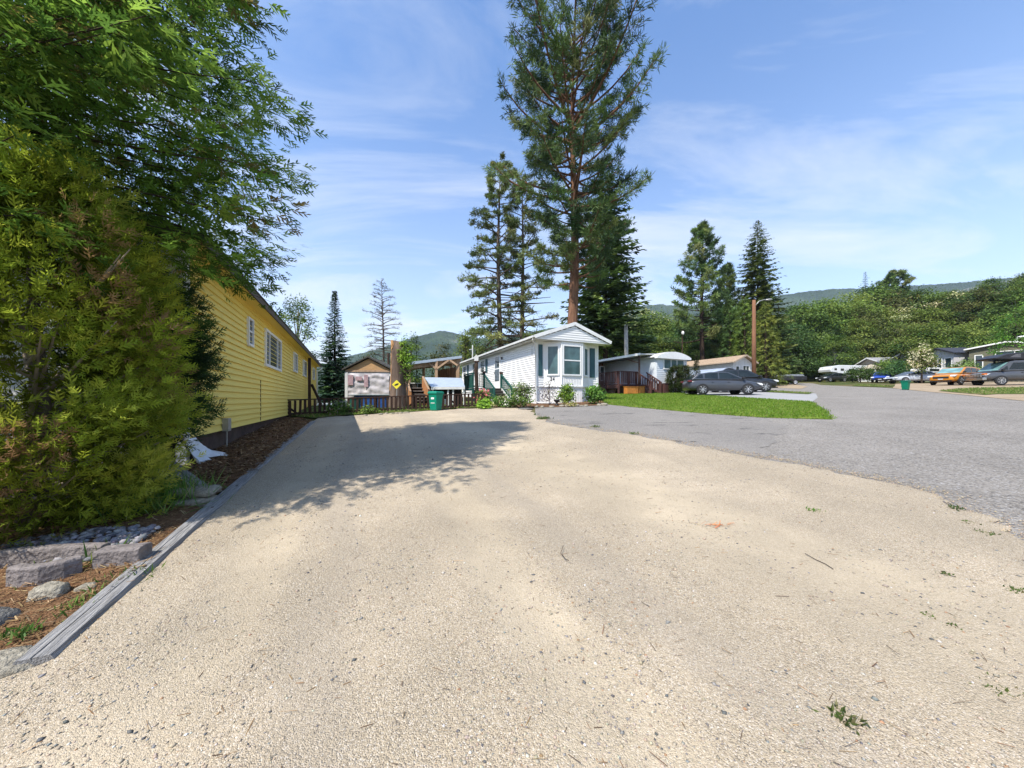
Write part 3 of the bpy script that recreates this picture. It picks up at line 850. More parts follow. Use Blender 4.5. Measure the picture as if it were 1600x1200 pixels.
def broadleaf(seed, parent, H, zlow, rx, mat, barkmat, pal, wts, nclump=70, per=70, leaf=0.26, trunk_r=0.16, clr=0.75, limbs=True, asp=1.0, squash=0.75):
    """deciduous crown: leaf clumps of differing tone hung on limbs, gaps between them"""
    rng = npr(seed)
    q = rng.normal(0, 1, (nclump, 3)); q /= np.linalg.norm(q, axis=1, keepdims=True)
    q *= (0.35 + 0.65 * rng.random((nclump, 1)) ** 0.5)
    zc = (H + zlow) / 2; hz = (H - zlow) / 2
    wq = 1.0 - 0.28 * q[:, 2:3]
    C = np.concatenate([q[:, :2] * rx * wq, zc + q[:, 2:3] * hz], 1)
    C[:, 0] *= asp
    tb = MB()
    if trunk_r > 0:
        tb.tube([(0, 0, -0.3), (0.06, 0.02, zlow * 0.6 + 0.2), (0, 0.05, zc), (0.05, 0, H * 0.86)], [trunk_r * 1.25, trunk_r, trunk_r * 0.6, 0.03], 8)
        tb.build('trunk', barkmat, parent, smooth=True)
    if limbs:
        lb = MB()
        for i in range(0, nclump, 3):
            z0 = max(0.15, min(C[i, 2] * 0.65, zc))
            lb.tube([(0, 0, z0), tuple((C[i] * 0.55 + np.array([0, 0, z0]) * 0.45) + np.array([0, 0, -0.05 * rx])), tuple(C[i])], [trunk_r * 0.4 + 0.008, trunk_r * 0.22 + 0.005, 0.006], 4, cap=False)
        lb.build('branches', barkmat, parent, smooth=True)
    P = []; Cc = []
    tone = pick_cols(rng, nclump, pal, wts, 0.15)
    for i in range(nclump):
        g = rng.normal(0, 0.5, (per, 3)) * np.array([clr, clr, clr * squash])
        P.append(C[i] + g); Cc.append(np.clip(tone[i] * rng.uniform(0.75, 1.3, (per, 1)), 0, 1))
    P = np.concatenate(P); Cc = np.concatenate(Cc); n = len(P)
    nrm = unit(unit(P - np.array([0, 0, zc])) * 0.6 + np.array([0, 0, 0.5]) + rng.normal(0, 0.55, (n, 3)))
    d = unit(np.cross(nrm, rng.normal(0, 1, (n, 3)))); s = np.cross(nrm, d)
    V = leaves(P, d, s, leaf * rng.uniform(0.6, 1.3, n), leaf * rng.uniform(0.4, 0.75, n))
    V[:, :, 2] = np.maximum(V[:, :, 2], 0.01)
    return quadmesh('crown', V, Cc, mat, parent)

LEAF = leafmat('leaf_green', 0.35)
NEEDLE = leafmat('needle_green', 0.18, 0.6)
BARK_RED = M('ponderosa_bark', (0.17, 0.09, 0.055), 0.95, 0.4, 5, 1.0, 14, stretch=(1, 1, 0.25), spec=0.1)
BARK_GREY = M('grey_bark', (0.115, 0.09, 0.07), 0.95, 0.35, 7, 0.9, 20, stretch=(1, 1, 0.25), spec=0.1)
BARK_DARK = M('dark_bark', (0.05, 0.035, 0.027), 0.95, 0.35, 7, 0.8, 20, stretch=(1, 1, 0.25), spec=0.1)
BARK_PALE = M('pale_bark', (0.42, 0.39, 0.34), 0.9, 0.35, 6, 0.5, 18, stretch=(1, 1, 0.6), spec=0.1)

# ================================================================== LEFT: CEDARS, YELLOW HOUSE, PLANTING EDGE
YEL = M('yellow_lap_siding', (0.86, 0.67, 0.16), 0.65, 0.05, 2.5, 0.25, 45, stretch=(0.12, 1, 1), spec=0.3, dirt=0.05)
WHITE = M('white_paint', (0.78, 0.78, 0.76), 0.55, 0.05, 3, 0.1, 40, dirt=0.08)
OFFW = M('weathered_white', (0.58, 0.58, 0.56), 0.7, 0.12, 4, 0.2, 40, dirt=0.25)
GLASS = glassmat('window_glass', (0.035, 0.05, 0.058))
SKIRT = M('dark_skirting', (0.075, 0.048, 0.04), 0.9, 0.35, 5, 0.6, 25, dirt=0.3)
ROOFD = M('dark_roof', (0.06, 0.055, 0.045), 0.9, 0.3, 6, 0.7, 60)
BROWNW = M('dark_brown_wood', (0.055, 0.031, 0.023), 0.8, 0.4, 5, 0.5, 22, stretch=(1, 1, 0.2), spec=0.25)
GREYW = M('weathered_timber', (0.15, 0.145, 0.14), 0.9, 0.35, 95, 1.0, 120, stretch=(1, 0.035, 1), col2=(0.33, 0.32, 0.31), fac=(0.32, 0.6), spec=0.15, detail=10)
STONE = M('pale_fieldstone', (0.31, 0.28, 0.22), 0.9, 0.4, 26, 1.0, 70, spec=0.2, dirt=0.3)
STONED = M('grey_fieldstone', (0.17, 0.165, 0.155), 0.9, 0.45, 26, 1.0, 70, spec=0.2, dirt=0.2)
CONCB = M('rough_concrete_block', (0.20, 0.175, 0.165), 0.95, 0.3, 14, 1.0, 45, spec=0.1, dirt=0.35)
METALG = M('galvanised_metal', (0.42, 0.42, 0.41), 0.45, 0.15, 5, 0.1, 30, metal=0.6)

def window(parent, name, x0, x1, z0, z1, y, out=-1, fr=0.06, mullions=(), hbars=(), frame_mat=None, glass=None, axis='x', thick=0.05):
    """a framed window in a wall plane: frame proud of the wall, pane set back inside it"""
    fm = frame_mat or WHITE; g = glass or GLASS
    b = MB()
    def bx(a0, a1, c0, c1, n0, n1):
        n0, n1 = sorted((y + out * n0, y + out * n1))
        if axis == 'x': b.box(a0, a1, n0, n1, c0, c1)
        else: b.box(n0, n1, a0, a1, c0, c1)
    bx(x0 - fr, x0, z0 - fr, z1 + fr, -0.02, thick); bx(x1, x1 + fr, z0 - fr, z1 + fr, -0.02, thick)
    bx(x0, x1, z1, z1 + fr, -0.02, thick - 0.003); bx(x0, x1, z0 - fr, z0, -0.02, thick + 0.012)
    for m_ in mullions: bx(m_ - fr * 0.4, m_ + fr * 0.4, z0, z1, -0.02, thick - 0.012)
    for h_ in hbars: bx(x0, x1, h_ - fr * 0.4, h_ + fr * 0.4, -0.02, thick - 0.015)
    f = b.build(name, fm, parent)
    p = MB()
    n0, n1 = sorted((y + out * 0.004, y + out * 0.014))
    edges = [x0] + list(mullions) + [x1]
    for i in range(len(edges) - 1):
        q = MB()
        if axis == 'x': q.box(edges[i] + 0.001, edges[i + 1] - 0.001, n0, n1, z0 + 0.001, z1 - 0.001)
        else: q.box(n0, n1, edges[i] + 0.001, edges[i + 1] - 0.001, z0 + 0.001, z1 - 0.001)
        q.build('pane', g, f)
    return f

# ---- yellow mobile home
YH = empty('mobile_home', (-4.74, 5.0, 0), math.atan2(0.908, -0.419), 'yellow lap sided mobile home with white trimmed windows beside the bark mulch', 'house')
HL = 19.9
ZB, ZT, NC = 0.64, 3.42, 23
MB().box(0.02, HL - 0.02, 0.012, 4.2, ZB, ZT + 0.1).build('wall', YEL, YH)
CH = (ZT - ZB) / NC
pk = MB().prism([(-0.036, 0), (-0.034, 0.012), (-0.004, CH + 0.006), (0.011, CH + 0.006), (0.011, 0)], 'x', 0.085, HL - 0.085)
p0 = pk.build('siding_board', YEL, YH); p0.location = (0, 0, ZB)
for i in range(1, NC): objcopy(p0, 'siding_board', YH, loc=(0, -0.0004 * (i % 3), ZB + i * CH))
# front wall boards (light grey siding facing the cedars)
pf = MB().prism([(-0.022, 0), (-0.004, 0.16), (0.011, 0.16), (0.011, 0)], 'y', 0.09, 4.2)
f0 = pf.build('siding_board', OFFW, YH); f0.location = (0, 0, ZB)
for i in range(1, 18): objcopy(f0, 'siding_board', YH, loc=(0, 0, ZB + i * 0.155))
MB().box(-0.035, 0.085, -0.035, -0.002, ZB - 0.42, ZT).build('corner_trim', WHITE, YH)
MB().box(-0.035, -0.003, -0.001, 0.085, ZB - 0.42, ZT).build('corner_trim', OFFW, YH)
MB().box(HL - 0.085, HL + 0.03, -0.035, -0.002, ZB, ZT).build('corner_trim', WHITE, YH)
MB().box(0.1, HL, 0.03, 4.15, 0.05, ZB - 0.002).build('skirting', SKIRT, YH)
MB().box(0.0, 0.025, 0.45, 1.2, 0.22, ZB - 0.002).build('skirting_panel', OFFW, YH)
# roof: soffit, fascia with gutter, two low slopes
MB().box(-0.3, HL + 0.3, -0.30, 0.0, ZT + 0.004, ZT + 0.03).build('soffit', YEL, YH)
MB().box(-0.32, HL + 0.32, -0.335, -0.303, ZT - 0.045, ZT + 0.11).build('fascia', M('brown_fascia', (0.10, 0.075, 0.055), 0.7, 0.2), YH)
rf = MB().prism([(-0.36, ZT + 0.112), (2.05, ZT + 0.60), (4.5, ZT + 0.112), (4.5, ZT + 0.04), (2.05, ZT + 0.5), (-0.30, ZT + 0.034)], 'x', -0.34, HL + 0.34)
RF = rf.build('roof', ROOFD, YH)
MB().tube([(13.6, 0.5, ZT + 0.25), (13.6, 0.5, ZT + 1.05)], 0.04, 8).build('vent_pipe', METALG, RF)
window(YH, 'window', 3.2, 3.54, 2.50, 3.06, -0.02, fr=0.05, hbars=(2.8,))
window(YH, 'window', 4.95, 7.1, 2.20, 3.10, -0.02, fr=0.07, mullions=(5.42, 6.6))
window(YH, 'window', 9.95, 10.85, 2.42, 3.1, -0.02, fr=0.06, mullions=(10.4,))
window(YH, 'window', 12.9, 14.0, 2.42, 3.1, -0.02, fr=0.06, mullions=(13.4,))
window(YH, 'window', 17.4, 18.4, 2.5, 3.1, -0.02, fr=0.06)
MB().tube([(HL - 0.03, -0.36, ZT - 0.03), (HL - 0.03, -0.28, ZT - 0.2), (HL - 0.03, -0.07, ZT - 0.32), (HL - 0.03, -0.07, 0.9)], 0.035, 8).build('downspout', WHITE, YH, smooth=True)
mb = MB().box(1.48, 1.63, -0.13, -0.024, 0.62, 0.86)
mbx = mb.build('meter_box', METALG, YH, bevel=0.01)
MB().tube([(1.555, -0.08, 0.1), (1.555, -0.08, 0.62)], 0.014, 8).build('conduit', METALG, mbx)
MB().tube([(4.42, -0.03, 0.66), (4.43, -0.032, 1.0), (4.40, -0.034, 1.35), (4.42, -0.032, 1.72)], 0.008, 5).build('cable', BROWNW, YH)

wp = empty('wooden_post', Vector((-4.74, 5.0, 0)) + Vector((-0.419 * 13.95 + 0.908 * 0.20, 0.908 * 13.95 + 0.419 * 0.20, 0)), math.atan2(0.908, -0.419), 'dark wooden post with a diagonal brace standing against the yellow wall', 'post')
MB().bar((0, 0, 0.7), (0, 0, 3.36), 0.13, 0.13).build('post', BROWNW, wp)
MB().bar((0.03, -0.1, 2.0), (0.95, -0.55, 0.72), 0.09, 0.09).build('brace', BROWNW, wp)

# draped white plastic at the corner
def plastic():
    vs = []; fs = []; nu, nv = 16, 12
    A = Vector((-4.74, 5.0)); ax = Vector((-0.419, 0.908)); ou = Vector((0.908, 0.419))
    for i in range(nu + 1):
        for j in range(nv + 1):
            u = i / nu; v = j / nv
            s_ = -0.06 + u * (0.34 + 0.5 * v)
            o_ = 0.04 + 0.16 * v ** 2.2 + 0.05 * v * math.sin(u * 15 + v * 3) + (0.12 * v ** 4 if u > 0.6 else 0)
            p = A + ax * s_ + ou * o_
            g = gz(p.x, p.y) + 0.07
            z = (ZB - 0.01) * (1 - v) + g * v - 0.0 + 0.02 * math.sin(u * 19 + v * 9) * v + 0.01 * noise.noise((u * 9, v * 9, 0))
            vs.append((p.x, p.y, max(z, g)))
    for i in range(nu):
        for j in range(nv):
            b = i * (nv + 1) + j
            fs.append((b, b + nv + 1, b + nv + 2, b + 1))
    o = MB().add(vs, fs).build('plastic_sheet', M('white_plastic', (0.72, 0.76, 0.80), 0.3, 0.06, 4, 0.3, 12, spec=0.5), None, smooth=True)
    s_ = o.modifiers.new('thick', 'SOLIDIFY'); s_.thickness = 0.004
    tag(o, 'crumpled white plastic sheet draped over the skirting at the yellow house corner', 'plastic sheet')
plastic()

# ---- cedars
def on(x, y, dz=0.0): return (x, y, gz(x, y) + dz)
SHRUBL = leafmat('shrub_leaf', 0.62, 0.7, 0.1)
CW = [0.28, 0.36, 0.24, 0.05, 0.07]
ct = empty('cedar_tree', on(-5.75, 3.35), 0, 'tall spreading cedar with drooping boughs that overhang the yellow house', 'tree')
bough_tree(11, ct, 11.6, 2.75, 3.45, 260, SHRUBL, [(0.085, 0.145, 0.024), (0.14, 0.22, 0.032), (0.21, 0.30, 0.044), (0.25, 0.19, 0.06), (0.28, 0.36, 0.07)], CW, BARK_DARK, 0.30, droop=0.30, branchlets=34, per=7, spl=0.19, K=6, wid=0.125, clump=(8, 24, 0.36),
           prof=lambda t: (1 - t) ** 0.38 * (0.9 + 0.1 * math.sin(3.1 * min(1, t * 2.2))), az_rng=(-0.6, 0.9, 0.5), thin=(-2.6, -0.6, 0.36, 0.6), jit=0.03, brk=0.006)
cs = empty('cedar_shrub', on(-4.05, 2.9), 0.4, 'bushy yellow green cedar shrub with browned inner twigs over river stones', 'shrub')
lumpy_shrub(21, cs, 0.76, 0.76, 3.0, 0.02, 190, 80, 0.12, [(0.19, 0.27, 0.03), (0.28, 0.37, 0.04), (0.35, 0.44, 0.055), (0.30, 0.22, 0.09), (0.43, 0.49, 0.09)], [0.26, 0.36, 0.22, 0.08, 0.08], leafmat('bright_cedar_leaf', 0.5, 0.8, 0.1), up=0.55, clr=0.24, K=6)
MB().tube([(0, 0, -0.1), (0.05, 0.03, 1.0), (0, 0, 2.4)], [0.09, 0.06, 0.02], 8).build('trunk', BARK_GREY, cs, smooth=True)
sb_ = MB()
rr_ = random.Random(4)
for k in range(40):
    a = rr_.uniform(0, 6.28); z = rr_.uniform(0.2, 2.5); L_ = rr_.uniform(0.6, 0.98)
    sb_.tube([(0, 0, z * 0.7), (math.cos(a) * L_ * 0.5, math.sin(a) * L_ * 0.5, z * 0.9), (math.cos(a) * L_, math.sin(a) * L_, z * 1.05 + 0.15)], [0.022, 0.013, 0.004], 5, cap=False)
sb_.build('branches', M('bleached_twig', (0.28, 0.23, 0.17), 0.9, 0.3), cs, smooth=True)
ds = empty('cedar_shrub', on(-4.42, 4.12), 1.1, 'dark green cedar shrub crowding the corner of the yellow house', 'shrub')
lumpy_shrub(31, ds, 0.42, 0.42, 2.5, 0.5, 110, 64, 0.13, DARKC_PAL, [0.3, 0.34, 0.24, 0.12], LEAF, up=0.15, clr=0.22, K=5)
MB().tube([(0, 0, -0.1), (0.03, 0.03, 1.2), (0, 0, 2.2)], [0.08, 0.05, 0.02], 8).build('trunk', BARK_DARK, ds, smooth=True)

# ---- timbers
def timber(p0, p1, z0, z1, w_, h_, label, seed):
    p0 = Vector(p0); p1 = Vector(p1); d = (p1 - p0); L_ = d.length
    o = empty('landscape_timber', (p0.x, p0.y, 0), math.atan2(d.y, d.x) - math.pi / 2, label, 'timber')
    vs = []; fs = []; n = max(8, int(L_ / 0.12)); rnd = random.Random(seed)
    ring = [(-0.5, 0), (-0.5, 0.85), (-0.42, 1.0), (-0.05, 1.0), (-0.03, 0.93), (0.0, 1.0), (0.42, 1.0), (0.5, 0.85), (0.5, 0)]
    for i in range(n + 1):
        t = i / n; zz = z0 + (z1 - z0) * t
        k = noise.noise((t * L_ * 2.0, seed, 0)) * 0.05
        for (a, b) in ring:
            jit = noise.noise((t * L_ * 5, a * 7 + seed, b * 3)) * 0.005
            crk = (0.25 + 0.9 * abs(noise.noise((t * L_ * 1.5, seed, 5)))) if b == 0.93 else 0
            vs.append((a * w_ + jit + (k * 0.25 if b > 0.9 and abs(a) < 0.1 else 0), t * L_, zz + (b - 1.0) * h_ * (1 + crk) + jit if b > 0.1 else zz - h_ + jit))
    m = len(ring)
    for i in range(n):
        for k in range(m - 1): fs.append((i * m + k, i * m + k + 1, (i + 1) * m + k + 1, (i + 1) * m + k))
    fs.append(tuple(range(m))); fs.append(tuple(n * m + k for k in range(m - 1, -1, -1)))
    MB().add(vs, fs).build('beam', GREYW, o)
    nk = max(2, int(L_ / 1.1))
    for k in range(nk):
        t = (k + 0.5 + rnd.uniform(-0.2, 0.2)) / nk; zz = z0 + (z1 - z0) * t
        MB().lathe([(0.001, 0.004), (0.011, 0.004), (0.012, 0.0)], (0.22 * w_, t * L_, zz + 0.001), 8).build('spike_head', BROWNW, o)
    return o
A0, A1, A2 = (-2.04, 1.47), (-3.50, 4.66), (-6.33, 11.0)
timber(A0, A1, gz(*A0) + 0.06, gz(*A1) + 0.06, 0.125, 0.16, 'weathered grey timber split along its length between gravel and planting bed', 2)
timber((-3.56, 4.75), A2, gz(-3.56, 4.75) + 0.055, gz(*A2) + 0.055, 0.125, 0.16, 'weathered grey timber between bark mulch and gravel reaching towards the fence', 3)
timber((-3.36, 3.70), (-4.55, 4.55), gz(-3.36, 3.70) + 0.15, gz(-4.55, 4.55) + 0.24, 0.16, 0.26, 'mossy grey timber crossing from the house corner to the flat stone', 4)

def rock(loc, size, seed, mat, label, name='rock', cat='rock', group=None, rz=0.0, flat=1.0, sub=2, sink=0.25):
    bm = bmesh.new(); bmesh.ops.create_icosphere(bm, subdivisions=sub, radius=1.0)
    for v in bm.verts:
        c = v.co
        k = 1 + 0.30 * noise.noise(c * 1.1 + Vector((seed * 3.1, 0, 0))) + 0.16 * noise.noise(c * 3 + Vector((0, seed, 0))) + 0.06 * noise.noise(c * 8 + Vector((seed, 0, 0)))
        c = Vector((math.copysign(abs(c.x) ** 0.75, c.x), math.copysign(abs(c.y) ** 0.75, c.y), math.copysign(abs(c.z) ** (0.6 * flat), c.z))) * k
        v.co = Vector((c.x * size[0], c.y * size[1], c.z * size[2] + size[2] * (1 - 2 * sink)))
    me = bpy.data.meshes.new(name); bm.to_mesh(me); bm.free(); me.materials.append(mat)
    me.polygons.foreach_set('use_smooth', [True] * len(me.polygons))
    o = bpy.data.objects.new(name, me); COL.objects.link(o); o.location = loc; o.rotation_euler = (0, 0, rz)
    return tag(o, label, cat, group)
rock(on(-2.22, 1.44), (0.19, 0.10, 0.05), 1, STONE, 'long lichened fieldstone lying at the end of the split timber', rz=0.45, sub=3)
rock(on(-2.68, 1.72), (0.13, 0.08, 0.06), 2, STONED, 'dark grey angular rock behind the long lichened fieldstone', rz=0.5, sub=3)
rock(on(-2.64, 1.98), (0.075, 0.06, 0.06), 3, STONE, 'pale rock leaning on the curved concrete edging block', rz=0.2, sub=3)
rock(on(-2.50, 2.03), (0.05, 0.04, 0.035), 5, STONE, 'small pale stone at the foot of the curved edging block', sub=2)
rock(on(-3.27, 3.57, 0.10), (0.21, 0.13, 0.045), 7, STONE, 'flat tan stone laid where the two timbers meet', rz=0.3, sub=3)
rock(on(-3.2, 3.5, 0.0), (0.17, 0.11, 0.055), 8, STONE, 'lower flat stone wedged under the tan one', rz=0.5, sub=3)
rock(on(-3.02, 2.75), (0.05, 0.035, 0.03), 9, STONE, 'small tan stone on the soil beside the grass clump', sub=2)

def edging(pts, h_, th, label):
    o = empty('edging_block', (0, 0, 0), 0, label, 'edging block')
    vs = []; fs = []
    for i, (x, y) in enumerate(pts):
        a = Vector(pts[max(i - 1, 0)]); b = Vector(pts[min(i + 1, len(pts) - 1)]); d = (b - a).normalized(); n_ = Vector((-d.y, d.x))
        g = gz(x, y)
        for (s, zz, ex) in ((-1, -0.05, 0), (-1, h_, 0), (-0.75, h_ + 0.012, 0), (0.75, h_ + 0.012, 0), (1, h_, 0), (1, -0.05, 0)):
            j = 0.006 * noise.noise((x * 20, y * 20, s * 5 + zz * 9))
            vs.append((x + n_.x * s * th / 2 + j, y + n_.y * s * th / 2 + j, g + zz))
    m = 6
    for i in range(len(pts) - 1):
        for k in range(m - 1): fs.append((i * m + k, i * m + k + 1, (i + 1) * m + k + 1, (i + 1) * m + k))
    fs.append(tuple(range(m))); e = (len(pts) - 1) * m; fs.append(tuple(e + k for k in range(m - 1, -1, -1)))
    MB().add(vs, fs).build('block', CONCB, o, bevel=0.006)
def arc(c, r, a0, a1, n=8): return [(c[0] + r * math.cos(R(a0 + (a1 - a0) * i / n)), c[1] + r * math.sin(R(a0 + (a1 - a0) * i / n))) for i in range(n + 1)]
edging([(-2.72, 2.28), (-2.64, 2.30), (-2.55, 2.31), (-2.47, 2.33)], 0.135, 0.12, 'straight purplish concrete edging block beside the soil strip')
edging([(-3.02, 2.10), (-2.93, 2.085), (-2.85, 2.10), (-2.79, 2.15), (-2.76, 2.21)], 0.13, 0.075, 'curved grey concrete edging block next to the purplish block')
edging([(-3.55, 2.25), (-3.35, 2.33), (-3.15, 2.37), (-2.95, 2.385), (-2.8, 2.385)], 0.12, 0.07, 'long concrete edging block along the river stones')

# ================================================================== MIDDLE: FENCE, YARD, SHELTER
ORW = M('fresh_cedar_wood', (0.36, 0.16, 0.06), 0.7, 0.25, 6, 0.3, 25, stretch=(1, 1, 0.2))
TANW = M('tan_timber', (0.34, 0.225, 0.14), 0.8, 0.25, 5, 0.3, 25, stretch=(1, 1, 0.2))
PLY = M('plywood', (0.46, 0.27, 0.12), 0.85, 0.3, 3, 0.2, 20, stretch=(0.3, 1, 1), dirt=0.4)
TEAL = M('teal_green_plastic', (0.0, 0.20, 0.13), 0.4, 0.1, 5, 0.1, 30, spec=0.4)
DGREEN = M('dark_green_paint', (0.012, 0.075, 0.062), 0.6, 0.15, 5, 0.15, 30, spec=0.35)
BLUEP = M('blue_plastic', (0.015, 0.07, 0.24), 0.5, 0.2, 4, 0.2, 10)
TARP = M('white_tarpaulin', (0.44, 0.41, 0.41), 0.45, 0.12, 4, 0.3, 9, spec=0.4)
TINROOF = M('pale_metal_roof', (0.44, 0.50, 0.56), 0.35, 0.08, 3, 0.1, 20, metal=0.3, spec=0.5)
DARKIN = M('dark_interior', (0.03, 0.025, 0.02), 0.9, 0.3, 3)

# ---- picket fence
F0 = Vector(gp(448, 652.5)); F1 = Vector(gp(757, 637))
fd = (F1 - F0); FL = fd.length; fa = math.atan2(fd.y, fd.x)
fe = empty('picket_fence', (F0.x, F0.y, 0), fa, 'low dark brown picket fence running from the yellow house to the white one', 'fence')
def fg(s_):
    p = F0 + fd * (s_ / FL); return gz(p.x, p.y) + 0.03
HF = 0.64
for k in range(5):
    s0 = FL * k / 5; s1 = FL * (k + 1) / 5
    MB().bar((s0 + 0.001, 0.03, fg(s0) + HF - 0.02), (s1 - 0.001, 0.03, fg(s1) + HF - 0.02), 0.11, 0.05).build('top_rail', BROWNW, fe)
    MB().bar((s0 + 0.001, 0.035, fg(s0) + 0.10), (s1 - 0.001, 0.035, fg(s1) + 0.10), 0.04, 0.08).build('bottom_rail', BROWNW, fe)
    MB().box(s0 - 0.055, s0 + 0.055, 0.062, 0.17, fg(s0) - 0.2, fg(s0) + HF - 0.05).build('post', BROWNW, fe)
    sg = 1 if k % 2 == 0 else -1
    if k in (0, 3, 4):
        MB().bar((s0 + 0.06 * sg, 0.10, fg(s0) + 0.33), (s0 + 0.42 * sg if k else s0 + 0.42, 0.10, fg(s0) + 0.03), 0.05, 0.07).build('brace', BROWNW, fe)
pkm = MB().box(-0.046, 0.046, -0.012, 0.012, 0.0, HF - 0.045).build('picket', BROWNW, fe)
npk = 47
rnd = random.Random(8)
for i in range(npk):
    s_ = 0.10 + (FL - 0.2) * i / (npk - 1)
    if i == 0: o = pkm
    else: o = objcopy(pkm, 'picket', fe)
    o.location = (s_, 0.0, fg(s_) + 0.01); o.rotation_euler = (0, R(rnd.uniform(-1.5, 1.5)), 0); o.scale = (rnd.uniform(0.85, 1.1), 1, rnd.uniform(0.97, 1.0))

# ---- wheeled bin
def wheelie_bin(px, py, h, mat, label, rz=0.0, group=None, lidmat=None, emblem=True):
    x, y = gp(px, py); o = empty('wheeled_bin', (x, y, gz(x, y) + 0.03), rz, label, 'bin', group)
    k = h / 1.06
    vs = []; fs = []
    prof = [(0.0, 0.20, 0.22), (0.08, 0.215, 0.24), (0.75, 0.255, 0.29), (0.90, 0.265, 0.31), (0.90, 0.30, 0.345), (0.95, 0.30, 0.345)]
    for (z, a, b) in prof:
        vs += [(-a * k, -b * k, z * k), (a * k, -b * k, z * k), (a * k, b * k, z * k), (-a * k, b * k, z * k)]
    for i in range(len(prof) - 1):
        for q in range(4): fs.append((i * 4 + q, i * 4 + (q + 1) % 4, i * 4 + 4 + (q + 1) % 4, i * 4 + 4 + q))
    fs.append((3, 2, 1, 0)); e = (len(prof) - 1) * 4; fs.append((e, e + 1, e + 2, e + 3))
    MB().add(vs, fs).build('body', mat, o, bevel=0.02 * k)
    ld = MB()
    vs = []
    for (z, f, c) in ((0.952, 1.0, 0.0), (0.99, 1.0, 0.0), (1.06, 0.82, 0.02)):
        vs += [(-0.31 * f * k, -0.36 * f * k, z * k), (0.31 * f * k, -0.36 * f * k, z * k), (0.31 * f * k, (0.36 * f) * k, z * k), (-0.31 * f * k, 0.36 * f * k, z * k)]
    fs = [(3, 2, 1, 0), (8, 9, 10, 11)]
    for i in range(2):
        for q in range(4): fs.append((i * 4 + q, i * 4 + (q + 1) % 4, i * 4 + 4 + (q + 1) % 4, i * 4 + 4 + q))
    ld.add(vs, fs).build('lid', lidmat or mat, o, bevel=0.015 * k)
    for s_ in (-1, 1):
        MB().lathe([(0.0, 0.0), (0.10 * k, 0.0), (0.115 * k, 0.015 * k), (0.115 * k, 0.045 * k), (0.10 * k, 0.06 * k), (0.0, 0.06 * k)], (s_ * 0.265 * k - (0.03 * k), 0, 0), 14, axis='z').build('wheel', M('black_rubber', (0.02, 0.02, 0.02), 0.8), o)
        w_ = o.children[-1]
        w_.rotation_euler = (0, R(90), 0); w_.location = (0, 0.27 * k, 0.115 * k)
    MB().bar((-0.22 * k, 0.40 * k, 0.93 * k), (0.22 * k, 0.40 * k, 0.93 * k), 0.03, 0.03).build('handle', mat, o)
    if emblem:
        MB().box(-0.10 * k, 0.10 * k, -0.298 * k, -0.285 * k, 0.62 * k, 0.72 * k).build('emblem', WHITE, o)
        MB().box(-0.13 * k, 0.13 * k, -0.278 * k, -0.265 * k, 0.40 * k, 0.43 * k).build('emblem', WHITE, o)
    return o
wheelie_bin(681, 642.5, 0.80, TEAL, 'teal wheeled bin with white marks standing at the picket fence', R(-25))

# ---- tall snag with a vine, and the yellow diamond sign
sx, sy = -5.35, 16.2
g0 = gz(sx, sy)
sn = empty('tree_stump', (sx, sy, g0), 0.3, 'tall topless tree trunk with a fresh orange split behind the fence', 'tree stump')
tb = MB(); vs = []; nn_ = 18
hs = [-0.2, 0.1, 0.5, 1.2, 2.0, 2.6, 3.05]
for h in hs:
    for k in range(nn_):
        a = 2 * math.pi * k / nn_
        r_ = 0.36 - 0.06 * h / 3 + (0.14 * math.exp(-max(h, 0) * 2.4)) + 0.03 * math.sin(a * 3 + h) + 0.02 * math.sin(a * 7)
        vs.append((r_ * math.cos(a), r_ * math.sin(a), h + (0.12 * math.sin(a * 2) if h > 2.9 else 0)))
fs = [(i * nn_ + k, i * nn_ + (k + 1) % nn_, (i + 1) * nn_ + (k + 1) % nn_, (i + 1) * nn_ + k) for i in range(len(hs) - 1) for k in range(nn_)]
fs.append(tuple((len(hs) - 1) * nn_ + k for k in range(nn_)))
MB().add(vs, fs).build('trunk', M('stump_bark', (0.145, 0.105, 0.082), 0.95, 0.4, 5, 1.0, 16, stretch=(1, 1, 0.25), spec=0.1), sn, smooth=True)
vs = []; fs = []
for i in range(13):
    h = 0.85 + 2.32 * i / 12; f = i / 12
    a0 = R(172); a1 = R(184 + 50 * f ** 1.2 + 7 * math.sin(i * 1.9))
    for j in range(6):
        a = a0 + (a1 - a0) * j / 5
        r_ = 0.36 - 0.06 * h / 3 + (0.14 * math.exp(-h * 2.4)) + 0.03 * math.sin(a * 3 + h) + 0.02 * math.sin(a * 7) + 0.012 + 0.01 * math.sin(j * 2.3 + i)
        vs.append((r_ * math.cos(a), r_ * math.sin(a), h))
for i in range(12):
    for j in range(5): fs.append((i * 6 + j, i * 6 + j + 1, i * 6 + j + 7, i * 6 + j + 6))
spw = MB().add(vs, fs).build('split_wood', M('split_orange_wood', (0.50, 0.27, 0.11), 0.8, 0.3, 9, 0.8, 24, stretch=(3, 3, 0.25)), sn)
sm_ = spw.modifiers.new('t', 'SOLIDIFY'); sm_.thickness = 0.03
vn = empty('climbing_vine', (sx + 0.42, sy - 0.1, g0), 0, 'bright green vine climbing the tall orange split trunk', 'plant')
broadleaf(71, vn, 3.4, 1.3, 0.34, LEAF, BARK_GREY, [(0.10, 0.19, 0.02), (0.16, 0.27, 0.03), (0.05, 0.10, 0.015)], [0.4, 0.35, 0.25], nclump=60, per=32, leaf=0.10, trunk_r=0.03, clr=0.2, limbs=True)
sg = empty('warning_sign', (-5.0, 15.0, gz(-5.0, 15.0)), 0, 'yellow diamond sign with a dark creature on a pole before the split trunk', 'sign')
